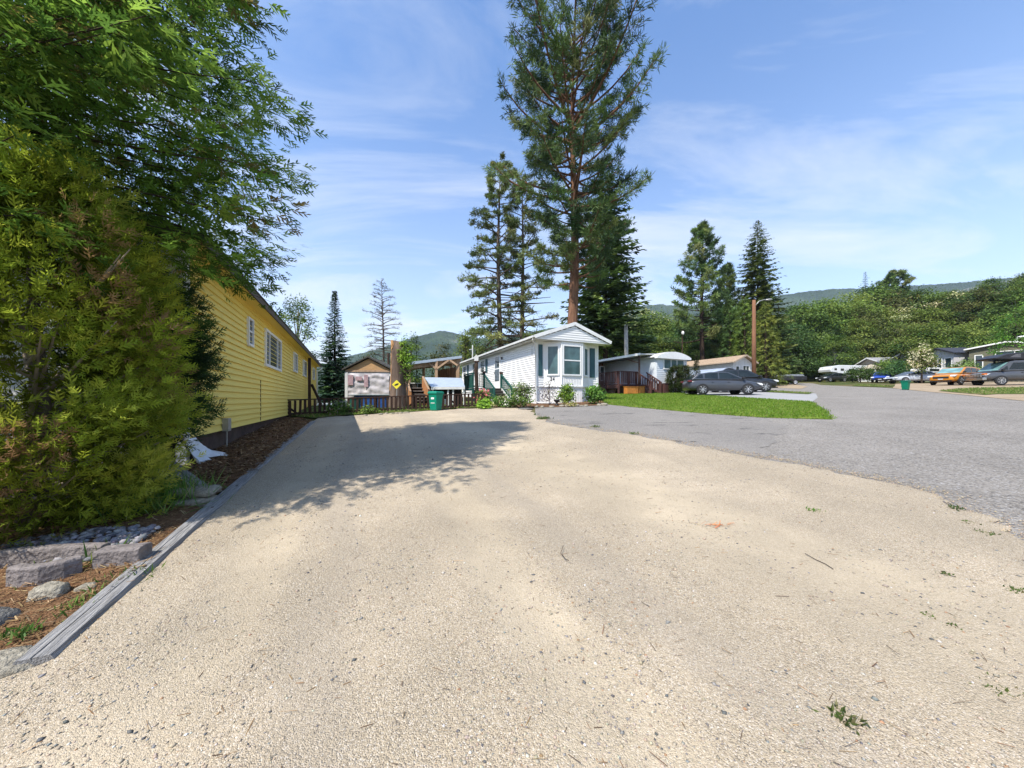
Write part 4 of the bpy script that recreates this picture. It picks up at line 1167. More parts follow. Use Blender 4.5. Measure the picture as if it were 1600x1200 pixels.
MB().tube([(0, 0, -0.1), (0, 0, 1.15)], 0.018, 8).build('pole', METALG, sg)
bd = MB().prism([(0, 0.94), (0.20, 1.14), (0, 1.34), (-0.20, 1.14)], 'y', -0.035, -0.022).build('board', M('sign_yellow', (0.72, 0.62, 0.05), 0.5, 0.04), sg)
MB().prism([(0.095 * math.cos(q) - 0.022 * math.sin(q), 1.14 + 0.045 * math.cos(q) + 0.034 * math.sin(q)) for q in [i * math.pi / 6 for i in range(12)]], 'y', -0.0385, -0.0355).build('emblem', M('sign_black', (0.02, 0.02, 0.02), 0.6), bd)

# ---- garden shed with a white tarpaulin
def ygz(px, Y): return gz((px - 800) / FPX * Y, Y)
sh0 = at(541, 600, 19.0); gs = gz(sh0.x, sh0.y)
sd_ = empty('shed', (sh0.x, sh0.y, gs), R(4), 'small plywood gabled shed with a crumpled white tarpaulin over its front', 'shed')
SW, SH, SP = 2.4, 1.98, 2.62
MB().box(0, SW, 0.02, 2.6, -0.3, SH).build('wall', OFFW, sd_)
MB().prism([(0.0, SH), (SW / 2, SP), (SW, SH)], 'y', 0.0, 2.6).build('gable', PLY, sd_)
MB().box(-0.03, SW + 0.03, -0.035, 0.0, SH - 0.10, SH - 0.002).build('trim_board', TANW, sd_)
rfs = MB()
rfs.prism([(-0.18, SH - 0.02), (SW / 2, SP + 0.05), (SW + 0.18, SH - 0.02), (SW + 0.18, SH + 0.05), (SW / 2, SP + 0.13), (-0.18, SH + 0.05)], 'y', -0.16, 2.75)
rfs.build('roof', ROOFD, sd_)
vs = []; fs = []; nu, nv = 36, 20
for i in range(nu + 1):
    for j in range(nv + 1):
        u = i / nu; v = j / nv
        dep = 0.05 + 0.07 * (noise.noise((u * 5 + v * 4, v * 6 - u * 3, 2)) + 0.5 * noise.noise((u * 13, v * 11 + u * 6, 7)))
        vs.append((0.12 + u * (SW - 0.2), -0.03 - max(0.006, dep), 0.35 + v * 1.45))
for i in range(nu):
    for j in range(nv):
        b = i * (nv + 1) + j; fs.append((b, b + nv + 1, b + nv + 2, b + 1))
tq = MB().add(vs, fs).build('tarpaulin', TARP, sd_, smooth=True)
for (x0, x1, z0, z1) in ((0.14, 0.42, 1.15, 1.7), (1.0, 1.22, 1.05, 1.72), (0.55, 0.9, 1.4, 1.62)):
    MB().box(x0, x1, -0.150, -0.142, z0, z1).build('printed_patch', M('faded_red_print', (0.36, 0.24, 0.25), 0.7, 0.25, 9), tq)
MB().box(-0.05, 0.1, -0.06, -0.002, -0.2, SH - 0.12).build('corner_post', OFFW, sd_)

# ---- blue covered tub behind the fence
tx, ty = at(582, 630, 16.6).x, 16.6
tu = empty('garden_tub', (tx, ty, gz(tx, ty)), 0.1, 'low blue tub under a grey cover between fence and shed', 'tub')
MB().box(-0.75, 0.75, -0.4, 0.4, 0.0, 0.62).build('body', BLUEP, tu, bevel=0.06)
MB().box(-0.95, 0.92, -0.5, 0.5, 0.622, 0.67).build('cover', M('grey_cover', (0.2, 0.24, 0.25), 0.6, 0.2), tu, bevel=0.02)
gb = empty('garden_tub', (at(556, 630, 16.3).x, 16.3, gz(-7.3, 16.3)), 0.0, 'dark green tub half hidden by leaves behind the fence', 'tub')
MB().lathe([(0.0, 0.0), (0.27, 0.0), (0.33, 0.5), (0.36, 0.52), (0.36, 0.56), (0.30, 0.56), (0.28, 0.4), (0.0, 0.4)], n=18).build('body', DGREEN, gb, smooth=False)

# ---- open timber shelter
Yp = 20.5
def lp(px, py, Y): return at(px, py, Y)
shl = empty('timber_shelter', (0, 0, 0), 0, 'open timber shelter with braced posts and a pale sloping metal roof', 'shelter')
def postat(px, Y, pytop, w_=0.16, mat=TANW, name='post'):
    a = lp(px, pytop, Y); MB().bar((a.x, Y, gz(a.x, Y) - 0.1), tuple(a), w_, w_).build(name, mat, shl)
postat(682, 20.2, 563.5); postat(715.5, 20.9, 560.5, 0.2)
postat(634.5, 19.6, 571, 0.13, OFFW); postat(640, 24.5, 572); postat(662, 24.5, 568); postat(705, 25, 563)
ra = lp(631, 567.5, 19.4); rb = lp(721.5, 556.5, 20.8)
rbk = lp(716, 562, 25.5); rak = lp(634, 571, 25)
vs = [ra, rb, rbk, rak]
rt = MB().add([tuple(v) for v in vs] + [tuple(v - Vector((0, 0, 0.05))) for v in vs], [(0, 1, 2, 3), (7, 6, 5, 4), (0, 4, 5, 1), (1, 5, 6, 2), (2, 6, 7, 3), (3, 7, 4, 0)])
RT = rt.build('roof', TINROOF, shl)
dn = Vector((0, -0.025, -0.052))
MB().bar(tuple(ra + dn + Vector((0, -0.02, -0.0))), tuple(rb + dn + Vector((0, -0.02, 0.0))), 0.04, 0.15).build('fascia', TINROOF, shl)
MB().bar(tuple(ra + Vector((0.1, 0.3, -0.22))), tuple(rb + Vector((-0.1, 0.2, -0.22))), 0.12, 0.22).build('beam', TANW, shl)
MB().bar(tuple(rak + Vector((0, -0.3, -0.3))), tuple(rbk + Vector((0, -0.3, -0.3))), 0.12, 0.22).build('beam', TANW, shl)
for (a, b) in (((682, 576.5), (669, 566.5)), ((682, 576.5), (701, 563)), ((715, 571), (703, 562.5))):
    MB().bar(tuple(lp(*a, 20.15)), tuple(lp(*b, 20.15)), 0.10, 0.10).build('brace', TANW, shl)
for k in range(8):
    f = k / 7
    MB().bar(tuple(ra.lerp(rb, f) + Vector((0, 0.25, -0.09))), tuple(rak.lerp(rbk, f) + Vector((0, -0.25, -0.09))), 0.05, 0.06).build('rafter', TANW, shl)
# board walls at the rear and right
for k in range(9):
    a = lp(683 + k * 3.6, 575, 24.6)
    MB().box(a.x - 0.078, a.x + 0.078, 24.6, 24.63, gz(a.x, 24.6) + 0.1, 3.3 + 0.03 * k).build('wall_board', M('brown_wall_board', (0.20, 0.10, 0.055), 0.85, 0.3, 4, 0.3, 20, stretch=(1, 1, 0.2)), shl)
for k in range(9):
    a = lp(641 + k * 4.6, 575, 25.3)
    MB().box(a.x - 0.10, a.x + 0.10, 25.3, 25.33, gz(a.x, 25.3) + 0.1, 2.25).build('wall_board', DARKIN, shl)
# clutter under the roof
ck = lp(651, 605, 21.8)
cab = empty('storage_cabinet', (ck.x, 22.2, gz(ck.x, 22.2)), 0.1, 'dark cabinet with pale top stored under the timber shelter', 'cabinet')
MB().box(-0.5, 0.5, -0.25, 0.25, 0.0, 1.25).build('body', DARKIN, cab)
MB().box(-0.53, 0.53, -0.28, 0.28, 1.252, 1.30).build('top', OFFW, cab)
MB().box(-0.02, 0.02, -0.27, -0.251, 0.05, 1.2).build('door_gap', METALG, cab)

# ---- stair with orange-brown sides leading up to the shelter
st = empty('wooden_stairs', (0, 0, 0), 0, 'short wooden stairs with orange brown solid side rails below the shelter', 'stairs')
def quadplate(par, name, pts, th, mat):
    P_ = [Vector(p) for p in pts]; n = (P_[1] - P_[0]).cross(P_[2] - P_[0]).normalized() * th
    m = len(P_)
    MB().add([tuple(p) for p in P_] + [tuple(p + n) for p in P_], [tuple(range(m)), tuple(range(2 * m - 1, m - 1, -1))] + [(i, m + i, m + (i + 1) % m, (i + 1) % m) for i in range(m)]).build(name, mat, par)
YL, YU = 17.6, 18.9
for (xa, xb) in (((641.5, 643.5), (633, 635.5)), ((672, 674.5), (660.5, 663))):
    b0 = lp(xa[0], 612.5, YL); b1 = lp(xb[0], 589, YU); lo = lp(xa[0], 622, YL); l1 = lp(xb[0], 603, YU)
    g = gz(b0.x, YL)
    quadplate(st, 'side_panel', [(b0.x, YL, g), (b0.x, YL, b0.z), (b1.x, YU, b1.z), (b1.x, YU, g)], 0.04, ORW)
    MB().bar((b0.x, YL - 0.03, b0.z + 0.02), (b1.x, YU + 0.03, b1.z + 0.02), 0.10, 0.04).build('hand_rail', TANW, st)
    MB().bar((b0.x, YL, g - 0.1), (b0.x, YL, b0.z), 0.1, 0.1).build('newel_post', ORW, st)
for k in range(5):
    Y = YL + 0.1 + k * 0.26; z = 1.25 + k * 0.17 - 0.1
    xl = lp(643 - k * 1.6, 600, Y).x; xr = lp(671 - k * 1.6, 600, Y).x
    MB().box(xl, xr, Y - 0.02, Y + 0.24, z, z + 0.04).build('tread', M('grey_tread', (0.16, 0.135, 0.115), 0.85, 0.25), st)
    MB().box(xl + 0.01, xr - 0.01, Y + 0.2, Y + 0.225, z - 0.13, z - 0.001).build('riser', BROWNW, st)

# ---- low lean-to with a pale metal roof
le = empty('lean_to', (0, 0, 0), 0, 'low lean-to with a pale blue metal roof beside the green deck', 'lean-to')
Yf, Yb = 16.9, 18.5
fl, fr_ = lp(674, 604.5, Yf), lp(726.5, 604, Yf); bl, br_ = lp(663.5, 589.5, Yb), lp(721, 590.5, Yb)
vs = [fl, fr_, br_, bl]
MB().add([tuple(v) for v in vs] + [tuple(v - Vector((0, 0, 0.04))) for v in vs], [(0, 1, 2, 3), (7, 6, 5, 4), (0, 4, 5, 1), (1, 5, 6, 2), (2, 6, 7, 3), (3, 7, 4, 0)]).build('roof', TINROOF, le)
MB().bar(tuple(fl + Vector((0, -0.024, -0.07))), tuple(fr_ + Vector((0, -0.024, -0.07))), 0.04, 0.12).build('fascia', OFFW, le)
for px in (676, 700, 708, 725):
    a = lp(px, 607.5, Yf + 0.06); MB().bar((a.x, Yf + 0.08, gz(a.x, Yf) - 0.05), (a.x, Yf + 0.08, a.z), 0.07, 0.07).build('post', OFFW, le)
a, b = lp(676, 607, Yb), lp(722, 607, Yb)
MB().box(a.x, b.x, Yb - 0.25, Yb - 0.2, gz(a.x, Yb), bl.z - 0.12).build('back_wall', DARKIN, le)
a = lp(697, 608, 17.5)
pl = empty('storage_box', (a.x, 17.5, gz(a.x, 17.5)), 0.05, 'pale storage box on the ground under the lean-to roof', 'box')
MB().box(-0.55, 0.35, -0.2, 0.2, 0.0, 0.30).build('body', OFFW, pl, bevel=0.02)
MB().box(-0.57, 0.37, -0.22, 0.22, 0.302, 0.34).build('lid', WHITE, pl, bevel=0.01)
# dark round-topped green board by the stairs
a = lp(628.5, 612, 17.9)
ob = empty('green_board', (a.x, 17.9, gz(a.x, 17.9)), 0.2, 'round topped dark green board leaning behind the fence by the stairs', 'board')
ang = [(-0.33 + 0, 0.0), (0.20, 0.0), (0.20, 1.38), (0.05, 1.33), (-0.1, 1.2), (-0.22, 1.0), (-0.3, 0.7)]
MB().prism(ang, 'y', 0.0, 0.04).build('panel', DGREEN, ob)
MB().bar((-0.05, 0.02, -0.05), (-0.05, 0.2, 0.9), 0.05, 0.05).build('prop', TANW, ob)
# leaning pale pole and small clutter at the fence
a = Vector(gp(647.5, 641)); b = lp(645, 629, a.y - 0.05)
o = MB().bar((a.x + 0.04, a.y - 0.03, gz(a.x, a.y)), (a.x - 0.05, a.y + 0.1, gz(a.x, a.y) + 0.42), 0.05, 0.03).build('wood_stake', OFFW)
tag(o, 'pale short stake leaning against the fence near the wooden stairs', 'stake')

# ================================================================== WHITE MOBILE HOME NUMBER 34
SIDING = M('white_vinyl_siding', (0.78, 0.77, 0.75), 0.5, 0.03, 2, 0.1, 30, dirt=0.05)
SHUT = M('teal_shutter', (0.03, 0.085, 0.10), 0.5, 0.15, 5, 0.1, 20)
BLIND = glassmat('teal_blind_glass', (0.06, 0.115, 0.12), 0.12)
ROOFG = M('grey_shingle', (0.26, 0.26, 0.27), 0.9, 0.2, 9, 0.5, 60)
WA = math.atan2(0.406, 0.914)
WH = empty('mobile_home', (1.23, 17.5, 0), WA, 'white mobile home numbered 34 with a bay window under its front gable', 'house')
W_, L_w, Z0, Z1 = 3.82, 13.7, 1.88, 4.2
MB().box(0.012, W_ - 0.012, 0.012, L_w, Z0, Z1).build('wall', SIDING, WH)
MB().box(0.03, W_ - 0.03, 0.03, L_w - 0.02, 0.7, Z0 - 0.002).build('skirting', SIDING, WH)
n_ = 20; ch = (Z1 - Z0) / n_
s0 = MB().prism([(-0.036, 0), (-0.034, 0.01), (-0.002, ch + 0.004), (0.011, ch + 0.004), (0.011, 0)], 'y', 0.075, L_w - 0.05).build('siding_board', SIDING, WH)
s0.location = (0, 0, Z0)
for i in range(1, n_): objcopy(s0, 'siding_board', WH, loc=(0, 0, Z0 + i * ch))
for (xa, xb) in ((0.075, 0.40), (3.19, W_ - 0.07)):
    q0 = MB().prism([(-0.020, 0), (-0.020, 0.008), (-0.002, ch + 0.004), (0.011, ch + 0.004), (0.011, 0)], 'x', xa, xb).build('siding_board', SIDING, WH)
    q0.location = (0, 0, Z0)
    for i in range(1, n_): objcopy(q0, 'siding_board', WH, loc=(0, 0, Z0 + i * ch))
for (x, y) in ((-0.03, -0.03),):
    MB().box(-0.03, 0.075, -0.03, -0.002, Z0, Z1).build('corner_trim', WHITE, WH)
    MB().box(-0.03, -0.002, -0.001, 0.075, Z0, Z1).build('corner_trim', WHITE, WH)
MB().box(W_ - 0.07, W_ + 0.03, -0.03, -0.002, Z0, Z1).build('corner_trim', WHITE, WH)
MB().box(-0.035, 0.0, 0.0, L_w, Z0 - 0.03, Z0 + 0.012).build('base_trim', METALG, WH)
# ribbed skirting panels on the side and the front
rb = MB().box(-0.012, 0.012, 0, 0.5, 0, 1).build('skirting_panel', SIDING, WH)
for k in range(27):
    o = rb if k == 0 else objcopy(rb, 'skirting_panel', WH)
    y0 = 0.02 + k * 0.507
    g = 0.75
    o.location = (0.012 if k % 2 else 0.018, y0, g); o.scale = (1, 1.0, Z0 - 0.035 - g)
# bay
bx0, bx1, bx2, bx3, bp_ = 0.40, 1.18, 2.45, 3.19, -0.5
BAYM = M('white_ribbed_panel', (0.77, 0.76, 0.74), 0.5, 0.03, 2, 0.1, 30, dirt=0.06)
bay = MB().prism([(bx0, 0.0), (bx1, bp_), (bx2, bp_), (bx3, 0.0)], 'z', Z0 + 0.06, Z1 - 0.02).build('bay_wall', BAYM, WH)
MB().prism([(bx0 - 0.04, -0.025), (bx1 - 0.02, bp_ - 0.04), (bx2 + 0.02, bp_ - 0.04), (bx3 + 0.04, -0.025)], 'z', Z0 - 0.02, Z0 + 0.058).build('bay_sill', WHITE, bay)
MB().prism([(bx0 + 0.03, 0.02), (bx1 + 0.01, bp_ + 0.03), (bx2 - 0.01, bp_ + 0.03), (bx3 - 0.03, 0.02)], 'z', 0.8, Z0 - 0.022).build('bay_skirting', BAYM, bay)
def facet(p, q): # local frame on a bay facet
    p = Vector((*p, 0)); q = Vector((*q, 0)); d = (q - p); return p, d.normalized(), d.length
for (p, q, n) in (((bx0, 0.0), (bx1, bp_), 9), ((bx1, bp_), (bx2, bp_), 13), ((bx2, bp_), (bx3, 0.0), 9)):
    p, d, ln = facet(p, q); nrm = Vector((d.y, -d.x, 0))
    for k in range(n):
        c = p + d * ln * (k + 0.5) / n + nrm * 0.004
        for (za, zb) in ((Z0 + 0.07, Z0 + 0.53), (Z1 - 0.2, Z1 - 0.03), (0.9, Z0 - 0.03)):
            cc = c if za != 0.9 else c - nrm * 0.026
            MB().bar(tuple(cc + Vector((0, 0, za))), tuple(cc + Vector((0, 0, zb))), 0.035, 0.016, up=tuple(nrm)).build('rib', BAYM, bay)
def bay_window(p, q, u0, u1, z0, z1, hb=(), g=BLIND):
    p, d, ln = facet(p, q); ang = math.atan2(d.y, d.x)
    h = bpy.data.objects.new('window_unit', None)
    f = window(WH, 'window', u0 * ln, u1 * ln, z0, z1, -0.002, fr=0.075, hbars=hb, glass=g, thick=0.045)
    f.location = p; f.rotation_euler = (0, 0, ang)
    bpy.data.objects.remove(h)
bay_window((bx0, 0.0), (bx1, bp_), 0.26, 0.80, 2.52, 3.92)
bay_window((bx1, bp_), (bx2, bp_), 0.10, 0.88, 2.52, 3.95, (3.23,))
bay_window((bx2, bp_), (bx3, 0.0), 0.28, 0.80, 2.52, 3.92)
for (x0, x1) in ((0.11, 0.34), (3.27, 3.60)):
    b = MB().box(x0, x1, -0.055, -0.024, 2.42, 4.02).build('window_shutter', SHUT, WH)
    for k in range(3): MB().box(x0 + 0.03, x1 - 0.03, -0.062, -0.056, 2.48 + k * 0.52, 2.92 + k * 0.52).build('louvre_panel', SHUT, b)
# posts trimming the bay corners
for (x, y) in ((bx1, bp_), (bx2, bp_)):
    MB().tube([(x, y - 0.005, Z0 + 0.06), (x, y - 0.005, Z1 - 0.03)], 0.035, 8).build('corner_trim', WHITE, bay)
# gable front and roof
ov, ey, ex = -0.62, -0.55, 0.40
PK = 5.10; xm = W_ / 2
gf = MB().prism([(-ex + 0.12, Z1 + 0.03), (W_ + ex - 0.12, Z1 + 0.03), (xm, PK - 0.13)], 'y', ov + 0.05, ov + 0.09).build('gable', SIDING, WH)
for k in range(6):
    z = Z1 + 0.10 + k * 0.115; hw = (PK - 0.17 - z) / (PK - 0.13 - Z1) * (xm + ex - 0.12)
    if hw > 0.12: MB().prism([(-0.018, 0), (-0.002, 0.105), (0.004, 0.105), (0.004, 0)], 'x', -hw, hw).build('siding_board', SIDING, gf); gf.children[-1].location = (xm, ov + 0.046, z)
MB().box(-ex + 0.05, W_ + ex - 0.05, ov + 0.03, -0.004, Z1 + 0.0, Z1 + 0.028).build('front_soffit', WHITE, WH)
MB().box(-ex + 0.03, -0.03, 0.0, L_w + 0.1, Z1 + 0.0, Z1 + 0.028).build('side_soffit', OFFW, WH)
rw = MB()
t_ = 0.10
rw.prism([(-ex, Z1 + 0.05), (xm, PK - 0.04), (W_ + ex, Z1 + 0.05), (W_ + ex, Z1 + 0.05 + t_), (xm, PK + t_ - 0.04), (-ex, Z1 + 0.05 + t_)], 'y', ov + 0.01, L_w + 0.25)
RW = rw.build('roof', ROOFG, WH)
for (x0, z0, x1, z1) in ((-ex - 0.02, Z1 + 0.055, xm, PK - 0.02), (W_ + ex + 0.02, Z1 + 0.055, xm, PK - 0.02)):
    MB().bar((x0, ov - 0.015, z0 + 0.03), (x1, ov - 0.015, z1 + 0.03), 0.03, 0.17, up=(0, 0, 1)).build('barge_board', WHITE, RW)
MB().box(-ex - 0.10, -ex - 0.001, ov, L_w + 0.25, Z1 + 0.045, Z1 + 0.145).build('gutter', OFFW, RW)
MB().tube([(0.6, 12.6, 4.5), (0.6, 12.6, 5.85)], 0.045, 8).build('vent_pipe', OFFW, RW)
MB().tube([(0.3, 12.6, 5.45), (0.6, 12.6, 5.5)], 0.03, 6).build('vent_pipe', OFFW, RW)
# downspout with its ground extension
MB().tube([(-ex - 0.04, ov + 0.12, Z1 + 0.05), (-ex - 0.02, ov + 0.2, Z1 - 0.08), (-0.08, -0.07, Z1 - 0.22), (-0.075, -0.07, 1.12), (0.05, -0.2, 1.06), (0.75, -0.62, 1.03)], 0.04, 8).build('downspout', WHITE, WH, smooth=True)
# side wall: door, windows, shutters, lamp
DRY = (4.85, 5.75)
dr = MB().box(-0.05, -0.005, DRY[0] - 0.06, DRY[1] + 0.06, 1.92, 4.06).build('door', WHITE, WH)
MB().box(-0.06, -0.052, DRY[0] + 0.08, DRY[1] - 0.08, 2.42, 3.18).build('pane', GLASS, dr)
MB().box(-0.06, -0.052, DRY[0] + 0.08, DRY[1] - 0.08, 3.26, 3.98).build('pane', GLASS, dr)
MB().box(-0.09, -0.052, DRY[1] - 0.06, DRY[1] - 0.02, 2.9, 3.05).build('handle', METALG, dr)
window(WH, 'window', 7.75, 8.6, 3.2, 4.0, -0.02, fr=0.06, axis='y', hbars=(3.6,))
window(WH, 'window', 9.7, 10.5, 3.2, 4.0, -0.02, fr=0.06, axis='y', hbars=(3.6,))
window(WH, 'window', 12.3, 13.15, 3.1, 4.0, -0.02, fr=0.06, axis='y', hbars=(3.5,))
for (a, b) in ((7.15, 7.55), (11.65, 12.05)):
    MB().box(-0.055, -0.022, a, b, 3.12, 4.06).build('window_shutter', SHUT, WH)
lm = MB().box(-0.12, -0.04, 4.40, 4.48, 3.72, 3.88).build('wall_lamp', BROWNW, WH, bevel=0.02)
MB().box(-0.03, -0.02, 4.4, 4.46, 3.1, 3.6).build('thermometer', OFFW, WH)
MB().box(-0.034, -0.021, 0.35, 0.47, 3.55, 4.0).build('vent_cover', OFFW, WH)
# the number 34 on the left bay facet, built of flat strokes
p, d, ln = facet((bx0, 0.0), (bx1, bp_)); nrm = Vector((d.y, -d.x, 0)); hx = 0.075; hz = 0.16
def stroke(par, u, segs):
    b = MB()
    for (a, c, e, f) in segs:
        A = p + d * (u + a * hx) + nrm * 0.018 + Vector((0, 0, 2.20 + c * hz)); B = p + d * (u + e * hx) + nrm * 0.018 + Vector((0, 0, 2.20 + f * hz))
        b.bar(tuple(A), tuple(B), 0.024, 0.010, up=tuple(nrm))
    b.build('house_number', M('number_black', (0.015, 0.015, 0.015), 0.5), par)
stroke(bay, 0.42 * ln, [(-0.5, 1, 0.5, 1), (0.5, 1.07, 0.5, -0.07), (-0.3, 0.5, 0.5, 0.5), (-0.5, 0, 0.5, 0)])
stroke(bay, 0.42 * ln + 0.145, [(0.25, 1.05, 0.25, -0.05), (0.25, 1, -0.55, 0.3), (-0.6, 0.3, 0.6, 0.3)])

# ---- green porch with stairs
PO = empty('porch', (1.23, 17.5, 0), WA, 'dark green porch with railings and stairs at the white home side door', 'porch')
DZ = 1.9; RT_ = 2.78
MB().box(-2.0, -0.06, 4.4, 6.2, DZ - 0.10, DZ).build('deck_floor', DGREEN, PO)
for k in range(11):
    x0 = -1.99 + k * 0.175
    MB().box(x0, x0 + 0.165, 4.36, 6.2, DZ + 0.001, DZ + 0.028).build('deck_board', M('grey_deck_board', (0.22, 0.21, 0.2), 0.8, 0.2), PO)
for (x, y) in ((-1.95, 4.42), (-1.95, 6.12), (-1.25, 4.42), (-0.12, 4.42)):
    MB().box(x - 0.05, x + 0.05, y - 0.05, y + 0.05, 1.0, RT_ + 0.02).build('post', DGREEN, PO)
for k in range(9):
    MB().box(-1.965, -1.94, 4.5 + k * 0.178, 4.5 + k * 0.178 + 0.17, DZ - 0.02, RT_ - 0.03).build('panel_board', DGREEN, PO)
MB().box(-2.02, -1.89, 4.38, 6.2, RT_ + 0.021, RT_ + 0.06).build('top_rail', DGREEN, PO)
MB().box(-1.89, -1.2, 4.38, 4.47, RT_ - 0.03, RT_ + 0.02).build('top_rail', DGREEN, PO)
MB().box(-1.89, -1.3, 4.40, 4.45, DZ + 0.1, DZ + 0.16).build('bottom_rail', DGREEN, PO)
for k in range(4):
    MB().box(-1.80 + k * 0.135, -1.76 + k * 0.135, 4.405, 4.445, DZ + 0.16, RT_ - 0.03).build('baluster', DGREEN, PO)
MB().box(-1.88, -1.31, 4.37, 4.395, DZ - 0.10, DZ + 0.0).build('kick_board', OFFW, PO)
MB().box(-1.9, -1.3, 4.42, 4.46, 1.05, DZ - 0.11).build('lattice', DGREEN, PO)
for k in range(5):
    z = DZ - 0.17 * (k + 1); y = 4.32 - 0.30 * (k + 1)
    MB().box(-1.2, -0.17, y, y + 0.30, z, z + 0.045).build('tread', M('dark_tread', (0.10, 0.095, 0.085), 0.85, 0.2), PO)
    MB().box(-1.19, -0.18, y + 0.28, y + 0.30, z + 0.046, z + 0.168).build('riser', DARKIN, PO)
for x in (-1.25, -0.12):
    MB().bar((x, 4.40, RT_ - 0.0), (x, 2.70, 1.88), 0.09, 0.05).build('hand_rail', DGREEN, PO)
    MB().bar((x, 4.40, DZ + 0.16), (x, 2.75, 1.20), 0.04, 0.06).build('bottom_rail', DGREEN, PO)
    MB().bar((x, 4.36, DZ - 0.05), (x, 2.75, 0.98), 0.04, 0.20).build('stringer', OFFW, PO)
    MB().box(x - 0.05, x + 0.05, 2.64, 2.74, 0.85, 1.90).build('newel_post', DGREEN, PO)
    for k in range(8):
        y = 4.22 - k * 0.19; f = (4.40 - y) / 1.70
        MB().box(x - 0.02, x + 0.02, y - 0.02, y + 0.02, DZ + 0.16 - 0.86 * f + 0.02, RT_ - 0.9 * f - 0.03).build('baluster', DGREEN, PO)
def wl(x, y, z): # world position of a white-home local point
    c, s = math.cos(WA), math.sin(WA); return Vector((1.23 + c * x - s * y, 17.5 + s * x + c * y, z))
a = wl(-1.85, 4.05, 0)
tp = empty('carved_log', (a.x, a.y, gz(a.x, a.y)), 0, 'rough brown log post with a pale birdhouse on top before the green porch', 'post')
MB().tube([(0, 0, -0.1), (0.02, 0, 1.0), (-0.02, 0, 2.0), (0, 0, 2.35)], [0.13, 0.11, 0.12, 0.10], 10).build('log', BARK_DARK, tp, smooth=True)
MB().box(-0.15, 0.15, -0.12, 0.12, 2.36, 2.42).build('shelf', BROWNW, tp)
MB().prism([(-0.12, 2.421), (0.12, 2.421), (0.12, 2.66), (0, 2.80), (-0.12, 2.66)], 'y', -0.1, 0.1).build('birdhouse', OFFW, tp)
for i, (x, y, lb) in enumerate(((-1.25, 4.42, 'small dark planter box on the porch post away from the wall'), (-0.12, 4.42, 'small dark planter box on the stair post next to the wall'))):
    a = wl(x, y, RT_ + 0.022); po = empty('planter_box', a, WA, lb, 'planter')
    MB().prism([(-0.07, 0.0), (0.07, 0.0), (0.09, 0.13), (-0.09, 0.13)], 'y', -0.07, 0.07).build('box', BROWNW, po)
    MB().box(-0.10, 0.10, -0.08, 0.08, 0.131, 0.145).build('rim', DARKIN, po)

# ---- plants and stones in front of it
PINKP = [(0.07, 0.14, 0.02), (0.12, 0.2, 0.03), (0.55, 0.16, 0.17)]
def bush(x, y, H, r, seed, pal, wts, label, name='shrub', cat='shrub', leaf=0.09, ncl=34, per=40, tr=0.018, clr=0.22, zl=0.05, limbs=True, dz=0.03):
    o = empty(name, on(x, y, dz), seed * 0.7, label, cat)
    broadleaf(seed, o, H, zl, r, LEAF, BARK_GREY, pal, wts, nclump=ncl, per=per, leaf=leaf, trunk_r=tr, clr=clr, limbs=limbs)
    return o
GP = [(0.06, 0.12, 0.02), (0.09, 0.17, 0.025), (0.14, 0.22, 0.035)]
gx = lambda px, py: gp(px, py)
bush(*gx(757, 636), 0.75, 0.28, 201, PINKP, [0.45, 0.35, 0.2], 'pink flowered bush growing at the picket fence end', leaf=0.11)
bush(*gx(756, 639.5), 0.30, 0.26, 202, [(0.16, 0.30, 0.03), (0.11, 0.22, 0.03)], [0.6, 0.4], 'low bright lime leafed plant below the pink flowered bush', 'plant', 'plant', leaf=0.12, ncl=14)
bush(*gx(783, 637), 0.42, 0.36, 203, GP + [(0.5, 0.45, 0.25)], [0.35, 0.3, 0.2, 0.15], 'low cream flowered plant at the foot of the green stairs', 'plant', 'plant', leaf=0.09, ncl=26)
bush(*gx(797, 637.5), 0.36, 0.30, 208, GP + [(0.6, 0.58, 0.5)], [0.35, 0.3, 0.15, 0.2], 'low white flowered plant between the stairs and the rose bush', 'plant', 'plant', leaf=0.09, ncl=22)
bush(*gx(814, 638), 1.0, 0.52, 204, [(0.07, 0.13, 0.025), (0.12, 0.2, 0.035), (0.17, 0.24, 0.06), (0.5, 0.42, 0.33)], [0.4, 0.32, 0.2, 0.08], 'loose rose bush at the white home corner by the stairs', leaf=0.10, ncl=44, per=34, clr=0.28)
bush(*gx(857, 633.5), 1.15, 0.52, 205, [(0.10, 0.085, 0.11), (0.14, 0.12, 0.15), (0.09, 0.11, 0.05)], [0.45, 0.3, 0.25], 'sparse purple grey leafed shrub before the bay skirting', leaf=0.075, ncl=46, per=9, clr=0.22)
bush(*gx(885, 633), 0.88, 0.33, 206, [(0.07, 0.15, 0.02), (0.11, 0.21, 0.03), (0.17, 0.27, 0.04)], [0.4, 0.4, 0.2], 'rounded leafy peony bush before the middle of the bay', leaf=0.11, ncl=34)
bush(*gx(928, 632), 0.82, 0.42, 207, [(0.05, 0.115, 0.02), (0.085, 0.165, 0.025), (0.13, 0.22, 0.035)], [0.45, 0.35, 0.2], 'dense dark green peony bush at the lawn side corner', leaf=0.11, ncl=44)
bush(*gx(890, 636), 0.12, 0.28, 209, [(0.16, 0.20, 0.04), (0.3, 0.22, 0.10)], [0.6, 0.4], 'small dry yellow tuft before the middle peony bush', 'plant', 'plant', leaf=0.08, ncl=10, per=25, limbs=False, clr=0.14)
a = gp(870, 634.5)
ur = empty('garden_urn', on(*a, 0.03), 0, 'small black garden urn between the purple shrub and the peony', 'urn')
